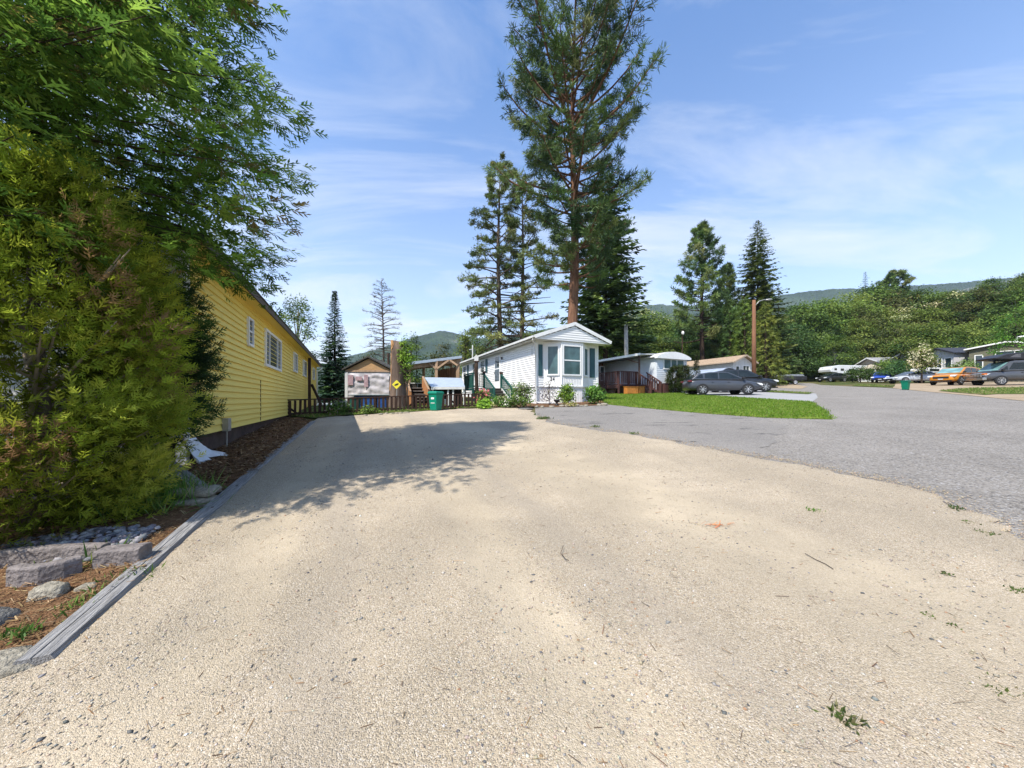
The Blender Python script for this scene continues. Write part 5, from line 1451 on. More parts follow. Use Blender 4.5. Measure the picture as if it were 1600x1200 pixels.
MB().lathe([(0.0, 0.0), (0.10, 0.0), (0.11, 0.03), (0.045, 0.07), (0.05, 0.12), (0.13, 0.2), (0.15, 0.27), (0.13, 0.28), (0.10, 0.2), (0.0, 0.16)], n=16).build('bowl', M('urn_black', (0.02, 0.02, 0.022), 0.4), ur, smooth=True)
rnd = random.Random(3)
for k, px in enumerate((838, 847, 862, 878, 886, 896, 902, 909, 916, 936, 944)):
    x, y = gp(px, 637.6 - (px - 838) * 0.035 + rnd.uniform(-0.4, 0.4))
    rock(on(x, y, 0.01), (rnd.uniform(0.08, 0.16), rnd.uniform(0.07, 0.11), rnd.uniform(0.04, 0.08)), 40 + k, STONE, 'pale rounded stone edging the flower bed of the white home', group='stones edging the flower bed', rz=rnd.uniform(0, 3))
a = gp(823, 640)
rock(on(*a, 0.0), (0.32, 0.2, 0.05), 77, STONED, 'flat dark slab under the rose bush at the gravel edge', name='stone_slab', cat='stone', rz=0.3)
for k, (px, py) in enumerate(((604, 648), (612, 648.3), (620, 647.5), (627, 647), (595, 649), (571, 651), (635, 646.5))):
    x, y = gp(px, py)
    rock(on(x, y, 0.02), (rnd.uniform(0.06, 0.12), 0.07, 0.04), 60 + k, STONE, 'pale stone between the gravel and the fence grass', group='stones along the fence grass', rz=rnd.uniform(0, 3))

# ================================================================== VEHICLES
RUB = M('tyre_rubber', (0.022, 0.022, 0.022), 0.85, 0.2)
RIM = M('alloy_rim', (0.55, 0.55, 0.56), 0.35, 0.08, metal=0.7)
CGL = glassmat('car_glass', (0.012, 0.018, 0.02), 0.03, 0.45)
CGLT = glassmat('pale_windscreen', (0.16, 0.30, 0.30), 0.05, 0.8)
LAMPW = M('headlamp_glass', (0.7, 0.72, 0.74), 0.1, 0.05, spec=0.8)
LAMPR = M('tail_lamp_red', (0.12, 0.008, 0.01), 0.2, 0.1, spec=0.7)
LAMPO = M('indicator_orange', (0.55, 0.14, 0.01), 0.2, 0.1, spec=0.7)
BLK = M('black_trim', (0.018, 0.018, 0.02), 0.55, 0.2)
CHR = M('chrome', (0.6, 0.6, 0.6), 0.2, 0.05, metal=0.9)
def paint(name, c): return M(name, c, 0.28, 0.06, 1.5, spec=0.5, coat=0.6, dirt=0.08)

def wheel(par, x, y, r, wd, side):
    o = MB().lathe([(r * 0.6, -wd / 2), (r * 0.92, -wd / 2), (r, -wd * 0.32), (r, wd * 0.32), (r * 0.92, wd / 2), (r * 0.72, wd / 2)], n=20, axis='y').build('wheel', RUB, par, smooth=True)
    o.location = (x, y, r)
    h = MB().lathe([(0.0, wd * 0.42), (r * 0.15, wd * 0.44), (r * 0.2, wd * 0.34), (r * 0.62, wd * 0.34), (r * 0.70, wd * 0.5), (r * 0.73, wd * 0.5), (r * 0.73, -wd * 0.4)], n=20, axis='y')
    if side < 0:
        h.v = [(a, -b, c) for (a, b, c) in h.v]
    h.build('rim', RIM, o, smooth=True)
    sp = MB()
    for k in range(7):
        a = 2 * math.pi * k / 7 + 0.3
        for dd in (-0.13, 0.13):
            sp.bar((0.1 * r * math.cos(a), side * wd * 0.45, 0.1 * r * math.sin(a)), (0.68 * r * math.cos(a + dd), side * wd * 0.46, 0.68 * r * math.sin(a + dd)), 0.10 * r, 0.05 * r)
    sp.build('spokes', RIM, o)
    dk = MB().lathe([(0.0, 0.0), (r * 0.63, 0.0)], n=20, axis='y').build('hub_shadow', BLK, o)  # flat black disc painting in the shade behind the spokes
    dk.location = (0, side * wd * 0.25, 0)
    return o

def car(name, loc, head, label, cat, col, L_=4.4, W_=1.78, low=None, cab=None, wr=0.32, wx=(-1.3, 1.35), side_glass=(), wind=None, rear=None, zb=0.24, glass=None, lampz=0.68, extra=None, wglass=None, tum=0.80, grille=True, cabpaint=None):
    """lower body lofted along x, cabin with raked glass, wheels, lamps, mirrors"""
    o = empty(name, loc, head, label, cat)
    pm = paint('paint_' + name + '_' + str(len(MATS)), col)
    hw = W_ / 2
    st = low; vs = []; fs = []
    ring_n = 10
    for (x, zt, wf) in st:
        w2 = hw * wf
        zl = zb + (0.10 if abs(x) > L_ * 0.47 else 0)
        half = [(w2 * 0.90, zl), (w2 * 0.985, zl + (zt - zl) * 0.22), (w2 * 1.0, zl + (zt - zl) * 0.55), (w2 * 0.955, zl + (zt - zl) * 0.93), (w2 * 0.80, zt)]
        ring = half + [(-a, b) for (a, b) in reversed(half)]
        vs += [(x, a, b) for (a, b) in ring]
    for i in range(len(st) - 1):
        for k in range(ring_n):
            k2 = (k + 1) % ring_n
            fs.append((i * ring_n + k, i * ring_n + k2, (i + 1) * ring_n + k2, (i + 1) * ring_n + k))
    fs.append(tuple(range(ring_n))); e = (len(st) - 1) * ring_n; fs.append(tuple(e + k for k in range(ring_n - 1, -1, -1)))
    body = MB().add(vs, fs).build('body', pm, o, smooth=True, subsurf=1)
    # cabin: polygon (x,z) at sill level width ws, roof width wt
    zs_ = min(z for _, z in cab); zr = max(z for _, z in cab)
    ws = hw * 0.93; wt = hw * tum
    def wy(z): return ws + (wt - ws) * (z - zs_) / (zr - zs_)
    m = len(cab)
    vs = [(x, wy(z), z) for (x, z) in cab] + [(x, -wy(z), z) for (x, z) in cab]
    fs = [tuple(range(m)), tuple(range(2 * m - 1, m - 1, -1))] + [(i, m + i, m + (i + 1) % m, (i + 1) % m) for i in range(m)]
    cabin = MB().add(vs, fs).build('cabin', cabpaint or pm, o, bevel=0.05)
    g = glass or CGL
    for poly in side_glass:
        for s in (-1, 1):
            n = len(poly)
            v1 = [(x, s * (wy(z) + 0.004), z) for (x, z) in poly]; v2 = [(x, s * (wy(z) + 0.014), z) for (x, z) in poly]
            MB().add(v1 + v2, [tuple(range(n)), tuple(range(2 * n - 1, n - 1, -1))] + [(i, n + i, n + (i + 1) % n, (i + 1) % n) for i in range(n)]).build('side_window', g, cabin)
    for (nm, seg, gg) in (('windscreen', wind, wglass or g), ('rear_window', rear, g)):
        if seg:
            (xa, za), (xb, zb_) = seg
            dx_, dz_ = xb - xa, zb_ - za; ln = math.hypot(dx_, dz_); nx, nz = -dz_ / ln, dx_ / ln
            if nz < 0: nx, nz = -nx, -nz
            P1 = [(xa + dx_ * 0.10, za + dz_ * 0.10), (xa + dx_ * 0.92, za + dz_ * 0.92)]
            vv = []
            for off in (0.004, 0.014):
                for (x, z) in P1:
                    yy = wy(z) * 0.90
                    vv += [(x + nx * off, yy, z + nz * off), (x + nx * off, -yy, z + nz * off)]
            MB().add(vv, [(0, 1, 3, 2), (6, 7, 5, 4), (0, 4, 5, 1), (1, 5, 7, 3), (3, 7, 6, 2), (2, 6, 4, 0)]).build(nm, gg, cabin)
    for x in wx:
        for s in (-1, 1):
            MB().lathe([(0.001, -0.02), (wr * 1.12, -0.02), (wr * 1.12, 0.02), (0.001, 0.02)], (x, s * (hw - 0.012), wr * 1.02), 22, axis='y').build('wheel_arch', BLK, body)
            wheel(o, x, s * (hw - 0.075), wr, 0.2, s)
    fx = st[-1][0]; rx = st[0][0]
    for s in (-1, 1):
        hl = MB().prism([(fx - 0.42, lampz + 0.06), (fx - 0.12, lampz + 0.03), (fx - 0.03, lampz - 0.03), (fx - 0.04, lampz - 0.11), (fx - 0.2, lampz - 0.08)], 'y', s * (hw * 0.62), s * (hw * 0.955)).build('headlight', LAMPW, body, bevel=0.015)
        MB().box(rx + 0.0, rx + 0.22, min(s * hw * 0.6, s * hw * 0.93), max(s * hw * 0.6, s * hw * 0.93), lampz + 0.14, lampz + 0.25).build('tail_light', LAMPR, body, bevel=0.02)
        mz = zs_ + 0.10; mxx = wind[0][0] - 0.28 if wind else 0.5
        MB().box(mxx - 0.07, mxx + 0.07, min(s * (ws + 0.02), s * (ws + 0.20)), max(s * (ws + 0.02), s * (ws + 0.20)), mz - 0.05, mz + 0.08).build('mirror', BLK, o, bevel=0.03)
    if grille:
        MB().box(fx - 0.06, fx + 0.012, -hw * 0.55, hw * 0.55, lampz - 0.26, lampz - 0.08).build('grille', BLK, body, bevel=0.01)
        MB().box(fx - 0.1, fx + 0.02, -hw * 0.72, hw * 0.72, zb + 0.04, zb + 0.12).build('bumper_lip', BLK, body)
        MB().box(fx + 0.008, fx + 0.022, -0.16, 0.16, lampz - 0.36, lampz - 0.27).build('number_plate', OFFW, body)
    for xd in ([(-0.05)] if L_ < 4.8 else [0.2]):
        for s in (-1, 1):
            for q in (xd, xd - 0.95):
                MB().box(q + 0.16, q + 0.30, min(s * (hw - 0.02), s * (hw + 0.012)), max(s * (hw - 0.02), s * (hw + 0.012)), zs_ - 0.14, zs_ - 0.10).build('door_handle', pm, body)
    return o

HATCH = dict(L_=4.45, W_=1.78, low=[(-2.2, 0.86, 0.82), (-2.05, 0.98, 0.93), (-1.5, 1.0, 1.0), (-0.4, 0.97, 1.0), (0.7, 0.95, 1.0), (1.25, 0.92, 0.99), (1.8, 0.80, 0.95), (2.1, 0.70, 0.86), (2.22, 0.58, 0.74)],
             cab=[(-2.05, 0.96), (-1.62, 1.34), (-0.9, 1.455), (-0.1, 1.475), (0.25, 1.43), (1.30, 0.93)], wx=(-1.36, 1.31), wr=0.325,
             side_glass=[[(-1.75, 1.08), (-1.48, 1.30), (-1.35, 1.33), (-1.30, 1.06)], [(-1.2, 1.05), (-1.2, 1.34), (-0.85, 1.40), (-0.42, 1.41), (-0.42, 1.02)], [(-0.34, 1.02), (-0.34, 1.41), (0.16, 1.39), (0.92, 1.02)]],
             wind=((1.30, 0.93), (0.25, 1.43)), rear=((-2.05, 0.96), (-1.62, 1.34)))
SUV = dict(L_=4.6, W_=1.84, low=[(-2.28, 0.98, 0.84), (-2.1, 1.08, 0.95), (-1.5, 1.09, 1.0), (-0.4, 1.06, 1.0), (0.8, 1.05, 1.0), (1.3, 1.03, 0.99), (1.9, 0.95, 0.95), (2.2, 0.85, 0.86), (2.3, 0.68, 0.74)],
           cab=[(-2.15, 1.06), (-1.85, 1.55), (-1.2, 1.66), (-0.1, 1.67), (0.30, 1.62), (1.30, 1.03)], wx=(-1.36, 1.38), wr=0.36, lampz=0.82,
           side_glass=[[(-1.85, 1.18), (-1.62, 1.46), (-1.35, 1.52), (-1.35, 1.16)], [(-1.25, 1.15), (-1.25, 1.53), (-0.45, 1.58), (-0.45, 1.13)], [(-0.37, 1.13), (-0.37, 1.58), (0.2, 1.56), (0.95, 1.12)]],
           wind=((1.30, 1.03), (0.30, 1.62)), rear=((-2.15, 1.06), (-1.85, 1.55)))
SEDAN = dict(L_=4.8, W_=1.8, low=[(-2.38, 0.82, 0.82), (-2.2, 0.95, 0.93), (-1.5, 0.98, 1.0), (-0.4, 0.95, 1.0), (0.8, 0.92, 1.0), (1.4, 0.87, 0.99), (2.0, 0.76, 0.95), (2.3, 0.66, 0.86), (2.4, 0.55, 0.74)],
             cab=[(-1.95, 0.96), (-1.15, 1.34), (-0.6, 1.42), (0.05, 1.42), (0.3, 1.38), (1.35, 0.90)], wx=(-1.42, 1.42), wr=0.33, lampz=0.66,
             side_glass=[[(-1.55, 1.04), (-1.05, 1.28), (-0.75, 1.33), (-0.75, 1.02)], [(-0.68, 1.02), (-0.68, 1.34), (-0.2, 1.36), (-0.2, 1.0)], [(-0.12, 1.0), (-0.12, 1.36), (0.25, 1.33), (0.98, 0.99)]],
             wind=((1.35, 0.90), (0.3, 1.38)), rear=((-1.95, 0.96), (-1.15, 1.34)))
def place(px, Y): x = (px - 800) / FPX * Y; return (x, Y, gz(x, Y) + 0.03)

car('parked_car', place(1124.5, 22.9), R(-9), 'dark grey hatchback parked on the concrete drive beside the lawn', 'car', (0.04, 0.045, 0.056), **HATCH)
car('parked_car', place(1155, 26.6), R(-10), 'black sport utility car parked behind the dark grey hatchback', 'car', (0.012, 0.013, 0.016), **SUV)
car('parked_car', place(1299.5, 58.0), R(187), 'small dark car parked at the road before the white trailer', 'car', (0.02, 0.022, 0.022), **HATCH)
car('parked_car', place(1380, 47), R(215), 'bright blue hatchback parked next to the silver sedan', 'car', (0.012, 0.05, 0.36), **HATCH)
car('parked_car', place(1427, 41), R(168), 'long silver sedan parked behind the green bin', 'car', (0.42, 0.45, 0.5), **SEDAN)
car('parked_car', place(1493, 32.8), R(196), 'glossy orange crossover parked beside the grey van', 'car', (0.50, 0.19, 0.008), wglass=CGLT, **SUV)
car('parked_car', place(1528, 36.8), R(190), 'pale blue sedan mostly hidden between the orange crossover and the grey van', 'car', (0.30, 0.45, 0.5), wglass=CGLT, **SEDAN)

# pickup with canopy
PU = dict(L_=5.4, W_=1.9, low=[(-2.68, 1.02, 0.86), (-2.6, 1.10, 0.97), (-1.5, 1.12, 1.0), (-0.2, 1.12, 1.0), (0.9, 1.10, 1.0), (1.5, 1.08, 0.99), (2.2, 1.04, 0.97), (2.58, 0.98, 0.9), (2.68, 0.75, 0.82)],
          cab=[(-0.55, 1.12), (-0.45, 1.72), (0.1, 1.80), (0.75, 1.78), (1.05, 1.70), (1.65, 1.10)], wx=(-1.6, 1.65), wr=0.38, lampz=0.88, zb=0.42,
          side_glass=[[(-0.35, 1.2), (-0.3, 1.66), (0.25, 1.68), (0.25, 1.18)], [(0.33, 1.18), (0.33, 1.68), (0.95, 1.64), (1.3, 1.2)]], wind=((1.65, 1.10), (1.05, 1.70)))
pu = car('parked_pickup', place(1462, 43.5), R(8), 'white pickup truck with a canopy parked before the dark roofed home', 'pickup', (0.62, 0.60, 0.56), **PU)
cp = MB().prism([(-2.6, 1.13), (-0.62, 1.13), (-0.62, 1.76), (-2.4, 1.76), (-2.6, 1.6)], 'y', -0.84, 0.84).build('canopy', paint('paint_white_canopy', (0.72, 0.71, 0.68)), pu, bevel=0.06)
for s in (-1, 1): MB().box(-2.3, -0.85, min(s * 0.842, s * 0.852), max(s * 0.842, s * 0.852), 1.3, 1.6).build('side_window', CGL, cp)

# grey van with camper pod on the roof
VAN = dict(L_=5.6, W_=2.0, low=[(-2.8, 1.15, 0.95), (-2.7, 1.2, 1.0), (-1.5, 1.22, 1.0), (-0.2, 1.22, 1.0), (1.2, 1.20, 1.0), (1.75, 1.16, 0.99), (2.3, 1.10, 0.97), (2.7, 1.03, 0.94), (2.8, 0.8, 0.9)],
           cab=[(-2.75, 1.18), (-2.68, 1.95), (-2.4, 2.06), (0.7, 2.06), (1.1, 1.98), (1.95, 1.16)], wx=(-1.75, 1.75), wr=0.37, lampz=0.92, zb=0.36, tum=0.86,
           side_glass=[[(-2.55, 1.32), (-2.5, 1.86), (-1.5, 1.88), (-1.5, 1.32)], [(-1.35, 1.32), (-1.35, 1.88), (-0.25, 1.88), (-0.25, 1.32)], [(-0.02, 1.30), (-0.02, 1.88), (0.92, 1.86), (1.22, 1.30)], [(1.27, 1.28), (1.30, 1.62), (1.66, 1.30)]],
           wind=((1.95, 1.16), (1.1, 1.98)))
vl = place(1588, 29.8)
van = car('camper_van', vl, R(164), 'dark grey van with chrome grille and a black camper pod on its roof', 'van', (0.058, 0.062, 0.072), wglass=CGLT, grille=False, **VAN)
MB().box(2.70, 2.835, -0.72, 0.72, 0.70, 0.98).build('grille', METALG, van, bevel=0.01)
for k in range(5): MB().box(2.836, 2.848, -0.70, 0.70, 0.72 + k * 0.055, 0.745 + k * 0.055).build('grille_bar', CHR, van)
for k in range(6): MB().box(2.836, 2.846, -0.66 + k * 0.25, -0.64 + k * 0.25, 0.71, 0.97).build('grille_bar', BLK, van)
MB().box(2.66, 2.93, -0.99, 0.99, 0.42, 0.63).build('bumper', CHR, van, bevel=0.03)
for s in (-1, 1):
    MB().box(2.6, 2.84, min(s * 0.76, s * 0.96), max(s * 0.76, s * 0.96), 0.86, 1.0).build('turn_signal', LAMPO, van, bevel=0.02)
pod = MB().prism([(-2.5, 2.12), (1.0, 2.12), (1.95, 2.2), (2.05, 2.3), (1.3, 2.62), (0.6, 2.72), (-2.5, 2.74)], 'y', -0.88, 0.88).build('camper_pod', M('black_pod', (0.022, 0.022, 0.026), 0.45, 0.2), van, bevel=0.08)
for s in (-1, 1):
    MB().prism([(0.45, 2.30), (1.15, 2.32), (0.75, 2.58), (0.45, 2.6)], 'y', s * 0.882, s * 0.892).build('pod_window', M('pod_mesh', (0.09, 0.09, 0.1), 0.6), pod)
    MB().box(-2.3, -0.1, min(s * 0.882, s * 0.892), max(s * 0.882, s * 0.892), 2.34, 2.6).build('pod_window', CGL, pod)
    for x in (-2.2, -0.4, 0.8): MB().box(x - 0.03, x + 0.03, min(s * 0.7, s * 0.84), max(s * 0.7, s * 0.84), 2.04, 2.13).build('roof_rack_foot', BLK, van)

# fifth-wheel travel trailer
tl = place(1318, 61.0)
tr = empty('travel_trailer', tl, R(184), 'long white travel trailer with a raised nose behind the small dark car', 'trailer')
tw = paint('paint_trailer', (0.66, 0.68, 0.70))
MB().prism([(-3.4, 0.65), (2.2, 0.65), (2.35, 1.45), (3.6, 1.55), (3.7, 2.0), (3.35, 2.5), (2.0, 2.75), (-3.2, 2.7), (-3.4, 2.5)], 'y', -1.15, 1.15).build('body', tw, tr, bevel=0.08)
for (a, b, c, d) in ((-2.6, -1.9, 1.6, 2.05), (-0.6, 0.3, 1.6, 2.1), (1.2, 1.8, 1.75, 2.15), (2.5, 2.95, 1.85, 2.2)):
    for s in (-1, 1): MB().box(a, b, min(s * 1.152, s * 1.165), max(s * 1.152, s * 1.165), c, d).build('side_window', CGL, tr)
for s in (-1, 1):
    MB().box(-3.3, 2.1, min(s * 1.152, s * 1.160), max(s * 1.152, s * 1.160), 1.0, 1.12).build('stripe', METALG, tr)
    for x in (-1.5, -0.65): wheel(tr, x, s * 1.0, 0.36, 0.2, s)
MB().box(2.6, 2.8, -0.5, 0.5, 0.0, 1.5).build('landing_leg', METALG, tr)
# utility trailer with a dark boat by the far drive
bt = place(1226, 45.0)
ut = empty('boat_trailer', bt, R(175), 'dark boat on a trailer standing in the tree shade', 'boat')
MB().prism([(-2.2, 0.55), (1.4, 0.5), (2.5, 1.05), (2.3, 1.1), (-2.2, 1.05)], 'y', -0.8, 0.8).build('hull', BLK, ut, bevel=0.1)
MB().prism([(-2.0, 1.051), (1.0, 1.06), (0.5, 1.30), (-1.8, 1.28)], 'y', -0.7, 0.7).build('cover', M('grey_boat_cover', (0.22, 0.24, 0.27), 0.6, 0.2), ut, bevel=0.06)
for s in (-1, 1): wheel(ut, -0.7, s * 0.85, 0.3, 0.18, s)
MB().bar((1.2, 0, 0.42), (3.1, 0, 0.42), 0.08, 0.08).build('drawbar', METALG, ut)
MB().bar((2.9, 0, 0.0), (2.9, 0, 0.55), 0.06, 0.06).build('jack', METALG, ut)

wheelie_bin(1415, 609.5, 0.66, M('green_bin_plastic', (0.0, 0.15, 0.085), 0.45, 0.1), 'green wheeled bin standing at the road edge before the silver sedan', R(20), emblem=False, lidmat=M('green_bin_lid', (0.0, 0.10, 0.06), 0.45, 0.1))

# ================================================================== OTHER HOMES
def home(name, px, Y, width, length, rot, hw_, rise, wallm, roofm, label, floor=0.5, ov=0.35, wins=(), swins=(), base=None, trimm=None):
    x = (px - 800) / FPX * Y
    o = empty(name, (x, Y, gz(x, Y)), rot, label, 'house')
    zt = floor + hw_
    MB().box(0, width, 0, length, -1.0, zt).build('wall', wallm, o)
    gm = MB().prism([(0.0, zt + 0.001), (width, zt + 0.001), (width / 2, zt + rise)], 'y', 0.0, length).build('gable', wallm, o)
    t = 0.13
    RFo = MB().prism([(-ov, zt - 0.03), (width / 2, zt + rise + 0.03), (width + ov, zt - 0.03), (width + ov, zt - 0.03 + t), (width / 2, zt + rise + 0.03 + t), (-ov, zt - 0.03 + t)], 'y', -ov, length + ov).build('roof', roofm, o)
    tm = trimm or WHITE
    MB().bar((-ov, -ov - 0.02, zt + 0.03), (width / 2, -ov - 0.02, zt + rise + 0.09), 0.03, 0.16).build('barge_board', tm, RFo)
    MB().bar((width + ov, -ov - 0.02, zt + 0.03), (width / 2, -ov - 0.02, zt + rise + 0.09), 0.03, 0.16).build('barge_board', tm, RFo)
    MB().box(-ov - 0.06, -ov - 0.001, -ov, length + ov, zt - 0.02, zt + 0.08).build('gutter', tm, RFo)
    for (a, b, c, d) in wins: window(o, 'window', a, b, floor + c, floor + d, -0.002, fr=0.08, mullions=((a + b) / 2,) if b - a > 0.9 else ())
    for (a, b, c, d) in swins: window(o, 'window', a, b, floor + c, floor + d, -0.002, fr=0.08, axis='y', mullions=((a + b) / 2,) if b - a > 0.9 else ())
    if base: MB().box(-0.02, width + 0.02, -0.02, length + 0.02, -1.0, floor).build('skirting', base, o)
    return o

# second home: barrel front roof, porch awning and dark deck
H2X, H2Y = 11.3, 27.0
g2 = gz(H2X, H2Y)
H2 = empty('mobile_home', (H2X, H2Y, 0), WA, 'white mobile home with a barrel roofed end and a dark brown deck', 'house')
PALEW = M('pale_aluminium_siding', (0.62, 0.66, 0.70), 0.5, 0.06, 2, 0.1, 30, dirt=0.08)
w2, l2, za, zb2 = 3.3, 13.5, g2 + 0.35, 4.55
MB().box(0.02, w2, 0.02, l2, g2 - 0.6, zb2).build('wall', PALEW, H2)
nb2 = 17; c2 = (zb2 - za) / nb2
q0 = MB().prism([(-0.022, 0), (-0.022, 0.012), (-0.003, c2 + 0.004), (0.018, c2 + 0.004), (0.018, 0)], 'x', 0.0, w2).build('siding_board', PALEW, H2); q0.location = (0, 0, za)
for i in range(1, nb2): objcopy(q0, 'siding_board', H2, loc=(0, 0, za + i * c2))
arcp = [(-0.2 + (w2 + 0.4) * i / 14, zb2 + 0.05 + 0.42 * math.sin(math.pi * i / 14) ** 0.8) for i in range(15)]
MB().prism(arcp + [(w2 + 0.2, zb2 - 0.10), (-0.2, zb2 - 0.10)], 'y', -0.28, 0.02).build('front_visor', WHITE, H2)
MB().prism([(x, z + 0.03) for x, z in arcp] + [(w2 + 0.22, zb2 + 0.0), (-0.22, zb2 + 0.0)], 'y', 0.021, l2 + 0.2).build('roof', OFFW, H2)
window(H2, 'window', 0.75, 2.9, zb2 - 0.85, zb2 - 0.16, -0.02, fr=0.07, mullions=(1.5, 2.15), glass=BLIND)
# porch awning over the deck side
aw = MB()
aw.add([(-1.3, 0.4, zb2 + 0.26), (0.3, 0.4, zb2 + 0.34), (0.3, 12, zb2 + 0.34), (-2.7, 12, zb2 + 0.0), (-2.7, 5.0, zb2 + 0.0)], [(0, 1, 2, 3, 4)])
AWN = aw.build('awning_roof', OFFW, H2); sm = AWN.modifiers.new('t', 'SOLIDIFY'); sm.thickness = 0.08; sm.offset = -1
MB().bar((-1.3, 0.38, zb2 + 0.22), (-2.7, 5.0, zb2 - 0.05), 0.05, 0.18).build('awning_fascia', WHITE, H2)
DKW = M('red_brown_deck', (0.075, 0.032, 0.028), 0.75, 0.3, 5, 0.3, 20, stretch=(1, 1, 0.2))
MB().box(-2.55, -2.5, 5.2, 12, 3.1, zb2 - 0.08).build('porch_screen', PALEW, H2)
MB().box(-2.5, -1.0, 5.2, 5.25, 2.5, zb2 - 0.02).build('porch_wall', M('brown_panel', (0.13, 0.06, 0.03), 0.8, 0.3), H2)
window(H2, 'window', -1.35, -0.95, 3.0, 4.2, 5.19, fr=0.06, hbars=(3.6,))
MB().bar((-1.2, 0.6, 2.4), (-1.2, 0.6, zb2 + 0.16), 0.10, 0.10).build('awning_post', BROWNW, H2)
MB().bar((-1.2, 0.62, 4.1), (-1.65, 2.0, zb2 + 0.08), 0.07, 0.07).build('awning_brace', BROWNW, H2)
D2 = empty('wooden_deck', (H2X, H2Y, 0), WA, 'dark red brown deck with picket railing beside the barrel roofed home', 'deck')
dz = 2.45; x0, x1, y0, y1 = -2.9, -0.1, 0.9, 9.0
MB().box(x0, x1, y0, y1, dz - 0.14, dz).build('deck_floor', DKW, D2)
MB().box(x0, x0 + 0.05, y0, y1, dz - 0.32, dz - 0.141).build('rim_board', DKW, D2)
MB().box(x0 + 0.3, x1, y0 + 0.6, y0 + 0.65, 1.3, dz - 0.15).build('under_panel', M('deck_lattice', (0.13, 0.07, 0.045), 0.8, 0.3), D2)
MB().box(x0 + 0.2, x0 + 0.25, y0 + 0.7, y1, 1.3, dz - 0.33).build('under_panel', M('deck_lattice', (0.13, 0.07, 0.045), 0.8, 0.3), D2)
for k in range(6): MB().box(x0 - 0.06, x0 + 0.05, y0 + 0.02 + k * 1.55, y0 + 0.13 + k * 1.55, 1.3, dz + 0.95).build('post', DKW, D2)
for x in (x0 + 0.9, -1.2): MB().box(x - 0.055, x + 0.055, y0 - 0.06, y0 + 0.05, 1.3, dz + 0.95).build('post', DKW, D2)
MB().box(x0 - 0.08, x0 + 0.07, y0, y1, dz + 0.951, dz + 1.0).build('top_rail', DKW, D2)
MB().box(x0 - 0.02, x0 + 0.02, y0, y1, dz + 0.08, dz + 0.15).build('bottom_rail', DKW, D2)
MB().box(x0 + 0.07, -1.14, y0 - 0.08, y0 + 0.07, dz + 0.951, dz + 1.0).build('top_rail', DKW, D2)
pk2 = MB().box(-0.014, 0.014, -0.055, 0.055, 0.0, 0.93).build('picket', DKW, D2)
for k in range(44):
    o = pk2 if k == 0 else objcopy(pk2, 'picket', D2)
    o.location = (x0 - 0.036, y0 + 0.22 + k * 0.18, dz + 0.02)
for k in range(10):
    o = objcopy(pk2, 'picket', D2); o.rotation_euler = (0, 0, R(90)); o.location = (x0 + 0.2 + k * 0.165, y0 - 0.036, dz + 0.02)
for k in range(5):
    z = dz - 0.16 * (k + 1); y = y0 - 0.28 * (k + 1)
    MB().box(-1.05, -0.2, y, y + 0.29, z, z + 0.04).build('tread', DKW, D2)
for x in (-1.14, -0.15):
    MB().bar((x, y0, dz + 0.95), (x, y0 - 1.45, dz + 0.12), 0.07, 0.09).build('hand_rail', DKW, D2)
    MB().bar((x, y0, dz - 0.08), (x, y0 - 1.45, dz - 0.8), 0.05, 0.22).build('stringer', DKW, D2)
    MB().box(x - 0.05, x + 0.05, y0 - 1.5, y0 - 1.4, 1.3, dz + 0.15).build('newel_post', DKW, D2)
    for k in range(6):
        f = (k + 0.7) / 6.4
        MB().box(x - 0.014, x + 0.014, y0 - 1.45 * f - 0.05, y0 - 1.45 * f + 0.05, dz - 0.72 * f + 0.02, dz + 0.92 - 0.83 * f).build('picket', DKW, D2)
def w2l(x, y): c, s = math.cos(WA), math.sin(WA); return (H2X + c * x - s * y, H2Y + s * x + c * y)
ORP = M('orange_cedar', (0.45, 0.17, 0.03), 0.7, 0.25, 6)
for i, (lx, ln, lb) in enumerate(((-2.35, 1.05, 'long orange wooden planter along the dark deck'), (-1.45, 0.55, 'short orange latticed planter by the deck stairs'))):
    x, y = w2l(lx, 0.25); o = empty('wooden_planter', on(x, y, 0.06), WA, lb, 'planter')
    MB().box(-ln / 2, ln / 2, -0.2, 0.2, 0.0, 0.5).build('box', ORP, o)
    MB().box(-ln / 2 - 0.03, ln / 2 + 0.03, -0.23, 0.23, 0.501, 0.54).build('rim', ORP, o)
    for k in range(int(ln / 0.14)):
        MB().bar((-ln / 2 + 0.07 + k * 0.14, -0.212, 0.03), (-ln / 2 + 0.13 + k * 0.14, -0.212, 0.47), 0.03, 0.015, up=(0, 1, 0)).build('lattice_strip', M('pale_orange_cedar', (0.55, 0.25, 0.06), 0.7, 0.2), o)
x, y = w2l(0.42, -0.35); o = empty('storage_box', on(x, y, 0.03), WA, 'brown wooden storage box between the deck stairs and the hedge', 'box')
MB().box(-0.35, 0.45, -0.35, 0.35, 0.0, 0.72).build('body', DKW, o)
MB().box(-0.38, 0.48, -0.38, 0.38, 0.721, 0.76).build('lid', DKW, o)

